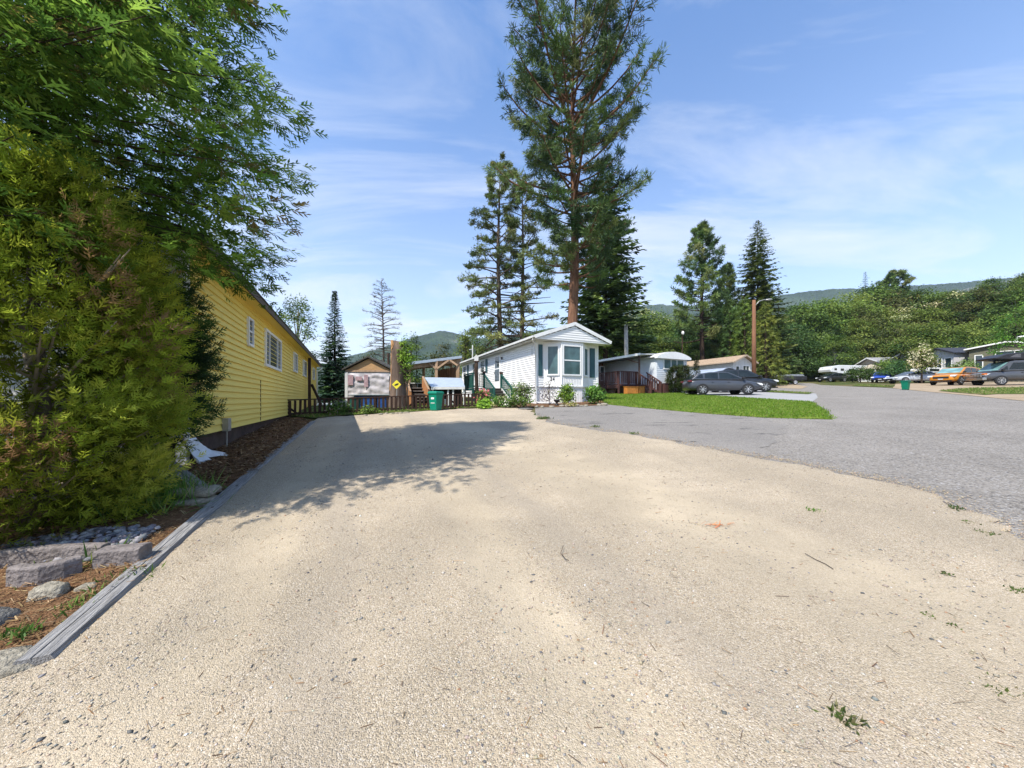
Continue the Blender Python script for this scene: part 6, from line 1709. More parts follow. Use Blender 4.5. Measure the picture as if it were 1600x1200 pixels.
home('mobile_home', 1146, 37.5, 3.4, 9.5, WA, 2.2, 0.75, OFFW, M('tan_shingle', (0.34, 0.25, 0.17), 0.9, 0.25, 6, 0.5, 40), 'white mobile home with a tan shingle roof behind the parked cars', floor=0.55, wins=((0.4, 0.9, 0.9, 1.8), (1.6, 2.6, 0.8, 1.9)), trimm=M('tan_trim', (0.4, 0.32, 0.24), 0.7))
x, y = ((1141 - 800) / FPX * 33.0, 33.0)
cv = empty('shelter_tent', on(x, y), WA, 'silver tarpaulin vault shelter between the hedge and the tan roofed home', 'shelter')
arc_ = [(-1.5 + 1.5 * (1 - math.cos(math.pi * i / 12)), 1.15 + 0.95 * math.sin(math.pi * i / 12)) for i in range(13)]
MB().prism([(-1.5, 0.0)] + arc_ + [(1.5, 0.0), (1.44, 0.0)] + [(x * 0.96, z - 0.05) for x, z in reversed(arc_)] + [(-1.44, 0.0)], 'y', 0.0, 6.0).build('cover', M('silver_tarp', (0.33, 0.38, 0.46), 0.4, 0.15, 2, 0.3, 6, spec=0.5), cv, smooth=False)
MB().prism([(-1.42, 0.0)] + [(x * 0.95, z - 0.06) for x, z in arc_] + [(1.42, 0.0)], 'y', 0.12, 0.15).build('end_panel', M('dark_tarp', (0.09, 0.10, 0.11), 0.7, 0.3), cv)
for i in (0, 3, 6, 9, 12): pass

home('mobile_home', 1340, 63.0, 5.0, 10, R(-101), 2.3, 1.0, M('beige_siding', (0.42, 0.35, 0.27), 0.7, 0.1), ROOFG, 'beige home with a low grey roof and white porch beyond the trailer', floor=0.5, wins=((1.2, 1.9, 0.5, 1.7), (2.2, 2.9, 0.5, 1.7)), swins=((3, 4.2, 0.8, 1.8), (7, 8.2, 0.8, 1.8)))
a = place(1361, 56.5); pr = empty('porch', a, R(-60), 'white porch with a pale gable before the beige home', 'porch')
MB().prism([(-1.6, 2.0), (1.6, 2.0), (0, 2.75)], 'y', -0.3, 1.6).build('gable_roof', M('cream_panel', (0.62, 0.54, 0.42), 0.7, 0.1), pr)
for x in (-1.4, -0.5, 0.5, 1.4): MB().box(x - 0.1, x + 0.1, -0.2, 0.0, -0.3, 2.0).build('post', WHITE, pr)
MB().box(-1.4, 1.4, -0.16, -0.06, -0.3, 0.7).build('rail_panel', WHITE, pr)
home('mobile_home', 1393, 59.0, 4.4, 9, R(-101), 2.4, 0.9, M('grey_siding', (0.35, 0.36, 0.37), 0.7, 0.1), M('pale_metal_shingle', (0.42, 0.43, 0.45), 0.6, 0.15), 'grey home with a pale metal roof behind the flowering tree', floor=1.0, wins=((1.2, 2.4, 0.8, 1.8),))
hb_ = home('mobile_home', 1443, 51.0, 4.2, 9, R(-101), 2.5, 0.85, M('pale_grey_siding', (0.50, 0.49, 0.5), 0.7, 0.08), M('charcoal_roof', (0.035, 0.04, 0.055), 0.85, 0.2, 6, 0.4, 50), 'pale grey home with a charcoal roof behind the white pickup', floor=1.1, wins=((0.5, 1.3, 0.7, 1.9), (1.6, 2.6, 0.6, 1.9), (3.1, 3.9, 0.0, 1.9)), trimm=M('charcoal_trim', (0.03, 0.03, 0.04), 0.6))
hc = home('mobile_home', 1514, 44.0, 5.4, 12, R(-56), 2.7, 0.55, M('olive_siding', (0.13, 0.125, 0.085), 0.75, 0.15), M('olive_roof', (0.20, 0.19, 0.14), 0.85, 0.2), 'olive home with a low tan roof behind the grey van', floor=1.35, wins=((0.5, 1.0, 0.3, 1.9), (2.0, 4.6, 1.4, 2.2)))
# white arch and grey flue on the olive home
rr3 = [c for c in hc.children if c.name.startswith('roof')][0]
MB().tube([(3.4, 1.2, 4.4), (3.4, 1.2, 5.0), (3.55, 1.2, 5.25), (3.85, 1.2, 5.3), (4.1, 1.2, 5.2), (4.2, 1.2, 4.9), (4.2, 1.2, 4.3)], 0.12, 8).build('vent_arch', WHITE, rr3, smooth=True)
MB().tube([(5.0, 4.0, 4.3), (5.0, 4.0, 6.6)], 0.22, 10).build('flue', METALG, rr3)

# ---- street lamp pole and small poles
a = place(1178, 33.0)
sp = empty('street_lamp', a, 0, 'tall brown wooden pole carrying a cobra head street lamp', 'street lamp')
MB().tube([(0, 0, -0.3), (0, 0, 4.2), (0, 0, 8.45)], [0.20, 0.175, 0.14], 12).build('pole', M('pole_wood', (0.20, 0.095, 0.05), 0.85, 0.3, 4, 0.5, 20, stretch=(1, 1, 0.1)), sp, smooth=True)
MB().tube([(0.1, 0, 7.9), (0.5, 0, 8.35), (1.0, 0, 8.5), (1.2, 0, 8.5)], 0.035, 8).build('arm', METALG, sp, smooth=True)
hd = MB().lathe([(0.0, -0.30), (0.09, -0.27), (0.13, 0.0), (0.12, 0.22), (0.05, 0.32), (0.0, 0.33)], n=14).build('lamp_head', METALG, sp, smooth=True)
hd.rotation_euler = (0, R(84), 0); hd.location = (1.42, 0, 8.5); hd.scale = (0.7, 1, 1)
a = place(978, 38.0)
o = MB().tube([(0, 0, -0.3), (0.05, 0, 3.5), (0.0, 0, 7.1)], [0.25, 0.22, 0.2], 10).build('snag', BARK_PALE, None, smooth=True); o.location = a
tag(o, 'pale bare trunk standing behind the barrel roofed home', 'tree trunk')
a = place(1066, 44.0)
ya = empty('yard_lamp', a, 0, 'thin yard pole with a white lamp behind the barrel roofed home', 'lamp')
MB().tube([(0, 0, -0.2), (0, 0, 7.2)], 0.06, 8).build('pole', BROWNW, ya)
MB().lathe([(0.0, 6.6), (0.14, 6.65), (0.17, 6.85), (0.1, 7.05), (0.0, 7.1)], (0.0, -0.16, 0), 12).build('lamp', WHITE, ya, smooth=True)
a = place(607, 30.0)
o = MB().tube([(0, 0, -0.3), (0, 0, 4.6)], [0.12, 0.1], 8).build('utility_pole', BROWNW); o.location = a
tag(o, 'slim dark pole behind the orange split trunk', 'pole')
cb = MB()
A = at(607, 571, 30.0); B = at(487, 552, 22.5)
cb.tube([tuple(A.lerp(B, i / 12) - Vector((0, 0, 0.9 * math.sin(math.pi * i / 12)))) for i in range(13)], 0.014, 5)
tag(cb.build('overhead_cable', BLK), 'overhead cable slung between the slim dark pole and the yellow house', 'cable')
# guard rail of the road up on the hillside
def hill_rail():
    o = None
    pts = []
    for i, px in enumerate(np.linspace(1496, 1592, 13)):
        Y = 125.0; py = np.interp(px, [1496, 1536, 1592], [455, 446, 436])
        pts.append(at(px, py, Y))
    e = empty('guard_rail', (pts[0].x, pts[0].y, 0), 0, 'pale guard rail of a road up on the wooded hillside', 'guard rail')
    off = Vector((pts[0].x, pts[0].y, 0))
    for i in range(12):
        MB().bar(tuple(pts[i] - off), tuple(pts[i + 1] - off), 0.1, 0.30).build('rail', METALG, e)
        MB().bar(tuple(pts[i] - off - Vector((0, 0, 1.0))), tuple(pts[i + 1] - off - Vector((0, 0, 1.0))), 0.4, 0.35).build('road_edge', MAT_CONC, e)
        MB().bar((pts[i].x - off.x, 0.1, gz(pts[i].x, pts[i].y) - 0.5), tuple(pts[i] - off), 0.2, 0.2).build('post', METALG, e)
hill_rail()

# ================================================================== TREES BEYOND
PINEP = [(0.045, 0.075, 0.024), (0.08, 0.12, 0.03), (0.13, 0.17, 0.045), (0.18, 0.195, 0.065)]
FIRP = [(0.036, 0.065, 0.024), (0.058, 0.10, 0.03), (0.09, 0.14, 0.04)]
def tree_at(px, Y, label, rz=0.0, name='tree', group=None, cat='tree'):
    x = (px - 800) / FPX * Y
    return empty(name, (x, Y, gz(x, Y)), rz, label, cat, group)
t = tree_at(893, 24.5, 'tallest pine with reddish trunk rising behind the white home', 0.6, 'ponderosa_pine')
pine_tree(5, t, 26.0, 8.0, 6.3, 130, 0.42, NEEDLE, BARK_RED, PINEP, [0.3, 0.35, 0.25, 0.1], tuft=0.42, tufts=21, needles=11, wid=0.05,
          prof=lambda q: (0.55 + 0.75 * q if q < 0.5 else 0.925 - 0.75 * (q - 0.5) ** 1.6) * (0.8 + 0.2 * math.sin(q * 23)), lean=0.012)
t = tree_at(946, 43.0, 'dense fir with drooping tiers behind the reddish pine trunk', 0, 'fir_tree')
fir_tree(6, t, 27.5, 5.0, 6.0, 460, 0.35, NEEDLE, BARK_DARK, [(0.035, 0.065, 0.02), (0.06, 0.105, 0.026), (0.105, 0.165, 0.04), (0.15, 0.21, 0.055)], [0.3, 0.35, 0.25, 0.1], droop=0.4, seg=13, prof=lambda q: (1 - q) ** 0.5, lw=0.34, twig=0.26)
t = tree_at(780, 33.0, 'slender pine with wispy foliage low down, further from the ponderosa trunk', 0.2, 'slender_pine')
pine_tree(7, t, 22.3, 4.6, 4.6, 105, 0.30, NEEDLE, BARK_GREY, [(0.07, 0.09, 0.028), (0.11, 0.13, 0.036), (0.17, 0.17, 0.055)], [0.4, 0.4, 0.2], tuft=0.24, tufts=30, needles=5, upt=-0.1, wid=0.065, prof=lambda q: 1.0 - 0.75 * q)
t = tree_at(816, 33.5, 'slender pine with dead bare lower twigs, nearer the ponderosa trunk', 1.2, 'slender_pine')
pine_tree(8, t, 21.0, 4.0, 3.6, 105, 0.27, NEEDLE, BARK_GREY, [(0.07, 0.09, 0.028), (0.11, 0.13, 0.036), (0.16, 0.16, 0.055)], [0.4, 0.4, 0.2], tuft=0.24, tufts=24, needles=5, upt=0.0, wid=0.055, dead_below=0.42, prof=lambda q: 0.95 - 0.6 * q)
t = tree_at(523, 27.0, 'dark blue green spruce standing beyond the yellow house end', 0, 'spruce_tree')
fir_tree(9, t, 9.1, 0.5, 1.85, 480, 0.16, NEEDLE, BARK_DARK, [(0.02, 0.05, 0.026), (0.032, 0.07, 0.034), (0.055, 0.10, 0.04), (0.085, 0.14, 0.04)], [0.4, 0.35, 0.2, 0.05], droop=0.28, seg=11, lw=0.15, twig=0.3, ragged=0.35)
t = tree_at(465, 27.0, 'light green birch seen above the yellow house roof', 0, 'birch_tree')
broadleaf(10, t, 9.0, 2.0, 1.25, LEAF, BARK_PALE, [(0.08, 0.14, 0.03), (0.13, 0.2, 0.045), (0.18, 0.25, 0.07)], [0.4, 0.4, 0.2], nclump=95, per=55, leaf=0.17, trunk_r=0.12, clr=0.5)
t = tree_at(598, 42.0, 'nearly bare grey conifer with a thin straight trunk', 0, 'bare_conifer')
pine_tree(12, t, 15.5, 3.6, 2.5, 95, 0.17, NEEDLE, BARK_GREY, [(0.085, 0.075, 0.055), (0.07, 0.08, 0.05)], [0.6, 0.4], tuft=0.22, tufts=10, needles=2, upt=-0.15, wid=0.03, prof=lambda q: 0.85 * math.sin(3.14 * (0.2 + 0.75 * q)) + 0.1)
OLV = [(0.06, 0.075, 0.022), (0.09, 0.105, 0.03), (0.12, 0.125, 0.05)]
for k, (px, Y, H, r, pal, lb) in enumerate(((578, 40, 6.6, 1.7, OLV, 'olive brushy tree behind the shed roof'), (560, 44, 5.0, 1.5, OLV, 'low olive brush between the spruce and the shed'), (600, 38, 5.2, 1.3, OLV, 'olive tree tangled behind the orange split trunk'),
        (642, 36, 7.2, 1.6, [(0.07, 0.12, 0.025), (0.11, 0.16, 0.035)], 'light green tree behind the timber shelter'), (693, 37, 5.6, 1.5, OLV, 'low olive tree above the timber shelter roof'),
        (727, 40, 7.2, 1.1, [(0.14, 0.19, 0.03), (0.2, 0.22, 0.04)], 'yellow green tree by the white roof vent'), (745, 44, 8.2, 1.4, [(0.06, 0.10, 0.022), (0.10, 0.15, 0.03)], 'round green tree behind the white home rear'),
        (768, 52, 10.5, 1.9, [(0.08, 0.13, 0.03), (0.13, 0.18, 0.05)], 'pale green tree behind the slender pine trunks'), (838, 55, 11.2, 2.2, [(0.06, 0.11, 0.025), (0.10, 0.16, 0.035)], 'mid green tree rising over the white roof'))):
    t = tree_at(px, Y, lb, k * 0.9)
    pal = list(pal) + [tuple(c * 0.6 for c in pal[0])]
    broadleaf(100 + k, t, H, 1.0, r, LEAF, BARK_GREY, pal, [1] * len(pal), nclump=60, per=48, leaf=0.2, trunk_r=0.1, clr=0.55)
t = tree_at(651, 36.5, 'small pointed dark conifer behind the timber shelter', 0, 'fir_tree')
fir_tree(13, t, 7.0, 0.6, 1.3, 150, 0.1, NEEDLE, BARK_DARK, FIRP, [0.4, 0.4, 0.2], seg=7, lw=0.12)
t = tree_at(1097, 50.0, 'open tall pine behind the second row of homes', 0, 'ponderosa_pine')
pine_tree(14, t, 23.4, 6.5, 4.9, 105, 0.36, NEEDLE, BARK_DARK, PINEP, [0.35, 0.35, 0.22, 0.08], tuft=0.55, tufts=13, needles=9, wid=0.08, prof=lambda q: 0.95 * (1 - q) ** 0.6)
t = tree_at(1130, 53.0, 'smaller pine leaning between the open pine and the big fir', 0, 'pine_tree')
pine_tree(15, t, 18.5, 4.0, 3.0, 85, 0.2, NEEDLE, BARK_DARK, PINEP, [0.35, 0.35, 0.22, 0.08], tuft=0.5, tufts=11, needles=9, wid=0.08, lean=0.03, prof=lambda q: 0.95 * (1 - q) ** 0.6)
t = tree_at(1184, 50.0, 'big dense fir with ragged spire behind the street lamp pole', 0, 'fir_tree')
fir_tree(16, t, 23.8, 0.6, 5.2, 820, 0.35, NEEDLE, BARK_DARK, [(0.04, 0.068, 0.022), (0.07, 0.11, 0.03), (0.115, 0.155, 0.042), (0.15, 0.185, 0.05)], [0.3, 0.35, 0.25, 0.1], droop=0.32, seg=13, lw=0.36, ragged=0.45, prof=lambda q: 0.97 * (1 - q) ** 0.6 + 0.02, twig=0.24)
t = tree_at(1216, 52.0, 'dark fir with brown shaded skirt next to the big ragged fir', 0, 'fir_tree')
fir_tree(17, t, 15.0, 0.4, 2.6, 220, 0.25, NEEDLE, BARK_DARK, [(0.035, 0.035, 0.014), (0.03, 0.045, 0.016), (0.05, 0.07, 0.02)], [0.4, 0.35, 0.25], droop=0.3, seg=10, lw=0.25)
for k, (px, Y, H, r, lb) in enumerate(((1196, 41.0, 10.0, 2.4, 'golden green cedar directly behind the street lamp pole'), (1163, 44.0, 11.5, 2.3, 'green cedar between the tan roofed home and the pole'), (1140, 46.0, 9.5, 2.2, 'dark green cedar rising over the tan roofed home'))):
    t = tree_at(px, Y, lb, k, 'cedar_tree')
    pal = [[(0.075, 0.11, 0.02), (0.12, 0.155, 0.025), (0.18, 0.20, 0.035)], [(0.055, 0.10, 0.018), (0.09, 0.14, 0.022), (0.13, 0.18, 0.03)], [(0.03, 0.06, 0.016), (0.045, 0.085, 0.02), (0.07, 0.12, 0.025)]][k]
    bough_tree(40 + k, t, H, 0.3, r, 110, NEEDLE, pal, [0.35, 0.4, 0.25], BARK_DARK, 0.2, droop=0.5, branchlets=12, per=3, spl=0.5, K=3, prof=lambda q: (1 - q) ** 0.6)

# hedges by the second home
HP = [(0.025, 0.04, 0.012), (0.04, 0.058, 0.016), (0.06, 0.075, 0.022)]
for k, (px, Y, r, H, lb) in enumerate(((1055, 26.6, 0.55, 2.0, 'clipped dark hedge bush beside the barrel roofed home wall'), (1069, 26.9, 0.55, 2.0, 'clipped dark hedge bush nearer the parked hatchback'))):
    t = tree_at(px, Y, lb, k, 'hedge_bush', cat='hedge')
    lumpy_shrub(50 + k, t, r * 0.85, r * 0.85, H, 0.02, 90, 28, 0.17, HP, [0.4, 0.4, 0.2], LEAF, up=0.6, clr=0.17, K=5)
    MB().tube([(0, 0, -0.1), (0, 0, 1.2)], [0.06, 0.03], 6).build('trunk', BARK_DARK, t)
t = tree_at(1088, 29.0, 'narrow cone shaped cedar above the grey hatchback roof', 0, 'cone_cedar')
fir_tree(18, t, 3.1, 0.05, 0.55, 170, 0.06, NEEDLE, BARK_DARK, HP, [0.4, 0.4, 0.2], droop=-0.25, seg=6, lw=0.12, twig=0.35, prof=lambda q: (1 - q) ** 0.8)

# shared prototypes for the woods
DEC = [dict(pal=[(0.06, 0.11, 0.02), (0.09, 0.15, 0.026), (0.13, 0.19, 0.035), (0.035, 0.07, 0.016)], w=[0.35, 0.3, 0.2, 0.15], lb='mid green broadleaf tree of the wooded slope'),
       dict(pal=[(0.09, 0.13, 0.022), (0.13, 0.175, 0.03), (0.18, 0.21, 0.045), (0.05, 0.085, 0.018)], w=[0.35, 0.3, 0.2, 0.15], lb='yellow green broadleaf tree of the wooded slope'),
       dict(pal=[(0.035, 0.072, 0.018), (0.055, 0.10, 0.022), (0.08, 0.13, 0.03)], w=[0.4, 0.4, 0.2], lb='deep green broadleaf tree of the wooded slope'),
       dict(pal=[(0.075, 0.085, 0.022), (0.11, 0.115, 0.03), (0.05, 0.06, 0.02)], w=[0.4, 0.35, 0.25], lb='olive brown broadleaf tree of the wooded slope'),
       dict(pal=[(0.08, 0.125, 0.025), (0.11, 0.16, 0.03), (0.42, 0.42, 0.22)], w=[0.4, 0.34, 0.26], lb='cream blossomed broadleaf tree of the wooded slope')]
protos = []
for k, d in enumerate(DEC):
    for v in range(2):
        t = empty('broadleaf_tree', (0, 0, 0), 0, d['lb'], 'tree', 'broadleaf trees on the wooded slope')
        broadleaf(300 + k * 7 + v, t, 10.0, 0.7, 3.2, LEAF, BARK_PALE if k in (0, 1) else BARK_GREY, d['pal'], d['w'], nclump=130, per=125, leaf=0.27, trunk_r=0.15, clr=1.05, squash=0.6)
        protos.append(['dec', k, t, False])
for v in range(3):
    t = empty('conifer_tree', (0, 0, 0), 0, 'dark pointed conifer of the wooded slope', 'tree', 'conifers on the wooded slope')
    fir_tree(360 + v, t, 12.0, 0.5, 2.4, 190, 0.18, NEEDLE, BARK_DARK, FIRP, [0.35, 0.4, 0.25], seg=9, lw=0.3, ragged=0.4)
    protos.append(['con', 9, t, False])
def put(pr, x, y, s, rz, dz=-0.15, sz=None):
    loc = (x, y, gz(x, y) + dz); sc_ = (s, s, s * (sz or 1))
    if not pr[3]:
        pr[3] = True; o = pr[2]; o.location = loc; o.rotation_euler = (0, 0, rz); o.scale = sc_; return o
    return copytree(pr[2], loc, rz, sc_)
rnd = random.Random(17)
decs = {k: [p for p in protos if p[0] == 'dec' and p[1] == k] for k in range(5)}
cons = [p for p in protos if p[0] == 'con']
def wood(px, Y, kind, H, wf=1.0):
    x = (px - 800) / FPX * Y
    pr = rnd.choice(cons) if kind == 'c' else rnd.choice(decs[kind])
    base = 12.0 if kind == 'c' else 10.0
    s = H / base * wf
    put(pr, x, Y, s, rnd.uniform(0, 6.28), sz=1.0 / wf)
# the front line of the wood, tree by tree
for (px, Y, kind, H, wf) in ((962, 66, 2, 11, 1.1), (985, 72, 4, 14.5, 1.1), (1012, 80, 4, 17, 1.15), (1038, 76, 1, 15, 1.1), (1062, 70, 0, 12, 1.1), (1000, 62, 0, 9, 1.2), (1040, 60, 1, 8.5, 1.2), (1075, 62, 2, 11, 1.1), (1110, 64, 2, 12, 1.1), (1095, 58, 0, 8, 1.2),
        (1130, 60, 2, 9, 1.2), (990, 100, 'c', 17, 1.0), (1030, 105, 'c', 18, 1.0), (1060, 100, 'c', 17, 1.1), (1075, 96, 0, 15, 1.1), (1235, 66, 2, 14, 1.15), (1250, 74, 0, 19, 1.1), (1272, 76, 0, 17, 1.15), (1262, 72, 2, 9, 1.3), (1290, 76, 1, 19, 1.1), (1312, 79, 2, 16, 1.1),
        (1330, 78, 1, 20, 1.1), (1345, 74, 3, 15, 1.15), (1362, 82, 0, 21, 1.1), (1298, 76, 2, 9, 1.3), (1325, 78, 2, 9, 1.3), (1385, 74, 1, 14, 1.2), (1400, 78, 3, 18, 1.1), (1418, 70, 4, 13, 1.2), (1432, 76, 2, 17, 1.1), (1455, 68, 1, 12, 1.2), (1470, 72, 4, 15.5, 1.15), (1492, 70, 1, 14, 1.15),
        (1515, 66, 2, 12, 1.15), (1540, 64, 3, 12.5, 1.15), (1562, 62, 0, 11, 1.15), (1590, 58, 0, 12, 1.2), (1612, 52, 0, 11.5, 1.2), (1352, 90, 'c', 27, 0.9), (1240, 90, 0, 18, 1.1)):
    wood(px, Y, kind, H * (0.8 if 1235 <= px <= 1500 else 0.9 if px > 1500 else 1.0), wf)
for i in range(165):
    a = rnd.uniform(0.40, 1.72)
    r_ = rnd.uniform(88, 190) if i < 120 else rnd.uniform(160, 240)
    # distance along the sight line where the hill is that far from the foot
    Y = None
    for q in range(40, 260, 2):
        if math.hypot(a * q + 10, q) > r_: Y = q; break
    if Y is None: continue
    kind = rnd.choices([0, 1, 2, 3, 4, 'c'], [0.27, 0.2, 0.2, 0.18, 0.01, 0.14])[0]
    H = rnd.uniform(7, 11.5) * (0.8 + 0.3 * rnd.random())
    if a < 0.75: H *= 0.85
    wood(800 + a * FPX, Y, kind, H, rnd.uniform(1.05, 1.35))
# a few trees that break the ridge line
for (px, Y, kind, H, lb) in ((1400, 96, 'p', 14, 'open crowned pine standing above the wooded ridge'),):
    t = tree_at(px, Y, lb, 0.4, 'pine_tree')
    pine_tree(19, t, 20.0, 8.0, 3.6, 60, 0.25, NEEDLE, BARK_DARK, PINEP, [0.35, 0.35, 0.2, 0.1], tuft=0.8, tufts=10, needles=9, wid=0.14)
for p in protos:
    if not p[3]: put(p, 60 + rnd.uniform(0, 20), 90, 1.0, 0)

# shrubs between the homes
for k, (px, Y, H, r, pal, lb) in enumerate((
        (1440, 40.0, 4.6, 1.25, [(0.10, 0.14, 0.03), (0.15, 0.19, 0.04), (0.48, 0.44, 0.28)], 'cream flowering tree behind the silver sedan'),
        (1345, 50.0, 2.3, 1.5, [(0.05, 0.10, 0.02), (0.08, 0.14, 0.025)], 'round green shrub at the road between trailer and porch'),
        (1400, 46.0, 3.0, 1.6, [(0.04, 0.085, 0.025), (0.07, 0.12, 0.03)], 'blue green shrub behind the bright blue hatchback'),
        (1383, 50.0, 3.0, 1.3, [(0.09, 0.15, 0.02), (0.12, 0.18, 0.025)], 'yellow green shrub above the bright blue hatchback roof'),
        (1503, 42.0, 2.6, 1.7, [(0.09, 0.15, 0.03), (0.13, 0.2, 0.04), (0.17, 0.22, 0.07)], 'spreading light green shrub before the charcoal roofed home'),
        (1610, 38.0, 9.0, 2.6, [(0.08, 0.17, 0.02), (0.12, 0.22, 0.03)], 'vivid green tree overhanging the olive home'),
        (1225, 50.0, 1.6, 1.5, [(0.12, 0.2, 0.025), (0.16, 0.24, 0.03)], 'bright low shrub beyond the boat trailer'))):
    t = tree_at(px, Y, lb, k * 1.3, 'shrub' if H < 4 else 'tree', cat='shrub' if H < 4 else 'tree')
    pal = list(pal) + [tuple(c * 0.6 for c in pal[0])]
    broadleaf(400 + k, t, H, 0.3 if H < 4 else 1.4, r, LEAF, BARK_GREY, pal, [1] * len(pal), nclump=55, per=60, leaf=0.2, trunk_r=0.07, clr=0.55)

# ================================================================== SMALL GROUND DETAIL
# loose stones on the gravel (one mesh)
def inside(poly, x, y):
    c = False; n = len(poly); j = n - 1
    for i in range(n):
        xi, yi = poly[i]; xj, yj = poly[j]
        if (yi > y) != (yj > y) and x < (xj - xi) * (y - yi) / (yj - yi) + xi: c = not c
        j = i
    return c
def pebbles(name, pts, sizes, cols, label, cat, mat, flat=0.55, seed=1, simple=False):
    rng = npr(seed)
    phi = (1 + 5 ** 0.5) / 2
    ico = np.array([(-1, phi, 0), (1, phi, 0), (-1, -phi, 0), (1, -phi, 0), (0, -1, phi), (0, 1, phi), (0, -1, -phi), (0, 1, -phi), (phi, 0, -1), (phi, 0, 1), (-phi, 0, -1), (-phi, 0, 1)]) / math.hypot(1, phi)
    fc = np.array([(0, 11, 5), (0, 5, 1), (0, 1, 7), (0, 7, 10), (0, 10, 11), (1, 5, 9), (5, 11, 4), (11, 10, 2), (10, 7, 6), (7, 1, 8), (3, 9, 4), (3, 4, 2), (3, 2, 6), (3, 6, 8), (3, 8, 9), (4, 9, 5), (2, 4, 11), (6, 2, 10), (8, 6, 7), (9, 8, 1)])
    if simple:
        ico = np.array([(1, 0, 0), (0, 1, 0), (-1, 0, 0), (0, -1, 0), (0, 0, 1), (0.2, 0.1, -1)], dtype=float)
        fc = np.array([(0, 1, 4), (1, 2, 4), (2, 3, 4), (3, 0, 4), (1, 0, 5), (2, 1, 5), (3, 2, 5), (0, 3, 5)])
    nv_, nf_ = len(ico), len(fc)
    n = len(pts); P = np.array(pts)
    V = ico[None] * (1 + rng.uniform(-0.28, 0.28, (n, nv_, 1)))
    el = rng.uniform(0.65, 1.0, (n, 1)); V = V * np.stack([np.ones((n, 1)), el, np.full((n, 1), flat) * rng.uniform(0.7, 1.2, (n, 1))], axis=2)
    a = rng.uniform(0, 6.28, n); c, s = np.cos(a)[:, None], np.sin(a)[:, None]
    X = V[:, :, 0] * c - V[:, :, 1] * s; Yv = V[:, :, 0] * s + V[:, :, 1] * c
    V = np.stack([X, Yv, V[:, :, 2]], 2) * np.asarray(sizes)[:, None, None] + P[:, None, :]
    me = bpy.data.meshes.new(name)
    nf = n * nf_
    F = (fc[None] + (np.arange(n) * nv_)[:, None, None]).reshape(-1)
    me.vertices.add(n * nv_); me.loops.add(nf * 3); me.polygons.add(nf)
    me.vertices.foreach_set('co', V.reshape(-1).astype(np.float32)); me.loops.foreach_set('vertex_index', F.astype(np.int32))
    me.polygons.foreach_set('loop_start', np.arange(0, nf * 3, 3, dtype=np.int32)); me.polygons.foreach_set('loop_total', np.full(nf, 3, dtype=np.int32))
    me.polygons.foreach_set('use_smooth', np.ones(nf, dtype=bool))
    me.update(calc_edges=True)
    ca = me.attributes.new('Col', 'FLOAT_COLOR', 'POINT')
    c4 = np.ones((n, nv_, 4), dtype=np.float32); c4[:, :, :3] = np.asarray(cols)[:, None, :]
    ca.data.foreach_set('color', c4.reshape(-1)); me.materials.append(mat)
    o = bpy.data.objects.new(name, me); COL.objects.link(o)
    return tag(o, label, cat, None, 'stuff')
def stonemat():
    m, t, bs, N, L = newmat('loose_stone')
    a = N.new('ShaderNodeAttribute'); a.attribute_name = 'Col'
    tcn = N.new('ShaderNodeTexCoord'); ns = N.new('ShaderNodeTexNoise'); ns.inputs['Scale'].default_value = 130; L.new(tcn.outputs['Object'], ns.inputs['Vector'])
    rp = N.new('ShaderNodeValToRGB'); rp.color_ramp.elements[0].position = 0.3; rp.color_ramp.elements[0].color = (0.75, 0.75, 0.75, 1); rp.color_ramp.elements[1].position = 0.7; rp.color_ramp.elements[1].color = (1.15, 1.15, 1.15, 1)
    L.new(ns.outputs['Fac'], rp.inputs[0])
    mu = N.new('ShaderNodeMixRGB'); mu.blend_type = 'MULTIPLY'; mu.inputs[0].default_value = 1; L.new(a.outputs['Color'], mu.inputs[1]); L.new(rp.outputs[0], mu.inputs[2])
    L.new(mu.outputs[0], bs.inputs['Base Color']); bs.inputs['Roughness'].default_value = 0.85; bs.inputs['Specular IOR Level'].default_value = 0.25
    return m
SM = stonemat()
rng = npr(77)
pts = []; sz = []
gb_ = [(x, y) for x, y in gravel]
N_ = 0
while N_ < 32000:
    r_ = 0.55 + 8.5 * rng.random() ** 1.9; a = rng.uniform(-1.15, 1.15)
    x = r_ * math.sin(a); y = r_ * math.cos(a)
    d = noise.noise((x * 1.1, y * 1.1, 3.0)) + 0.5 * noise.noise((x * 3.5, y * 3.5, 1.0))
    if rng.random() > 0.32 + 0.9 * d + max(0, 0.30 - 0.12 * y): continue
    if not inside(gb_, x, y): continue
    s = 0.0024 + 0.0040 * rng.random() ** 2.2 + (0.006 * rng.random() if rng.random() < 0.04 else 0)
    s *= 1 + 0.12 * r_
    pts.append((x, y, gz(x, y) + 0.03 + gravel_disp(x, y, False) + s * 0.15)); sz.append(s); N_ += 1
cols = pick_cols(rng, len(pts), [(0.47, 0.39, 0.29), (0.38, 0.33, 0.26), (0.55, 0.5, 0.42), (0.26, 0.25, 0.24), (0.13, 0.13, 0.13), (0.42, 0.26, 0.15), (0.7, 0.68, 0.64), (0.27, 0.29, 0.28)], [0.36, 0.28, 0.08, 0.13, 0.07, 0.04, 0.02, 0.02], f=0.85)
near_ = np.array([math.hypot(p[0], p[1]) < 1.15 for p in pts]); P_a = np.array(pts); S_a = np.array(sz)
pebbles('pebbles', P_a[near_], S_a[near_], cols[near_], 'rounded loose stones on the gravel nearest the timber end', 'gravel', SM, seed=5)
pebbles('pebbles', P_a[~near_], S_a[~near_], cols[~near_], 'loose crushed stones strewn over the tan gravel drive', 'gravel', SM, seed=6, simple=True)
spill = []; ssz = []
bnd = [gp(*p) for p in gravel_px[12:]] + [(2.75, 1.4)]
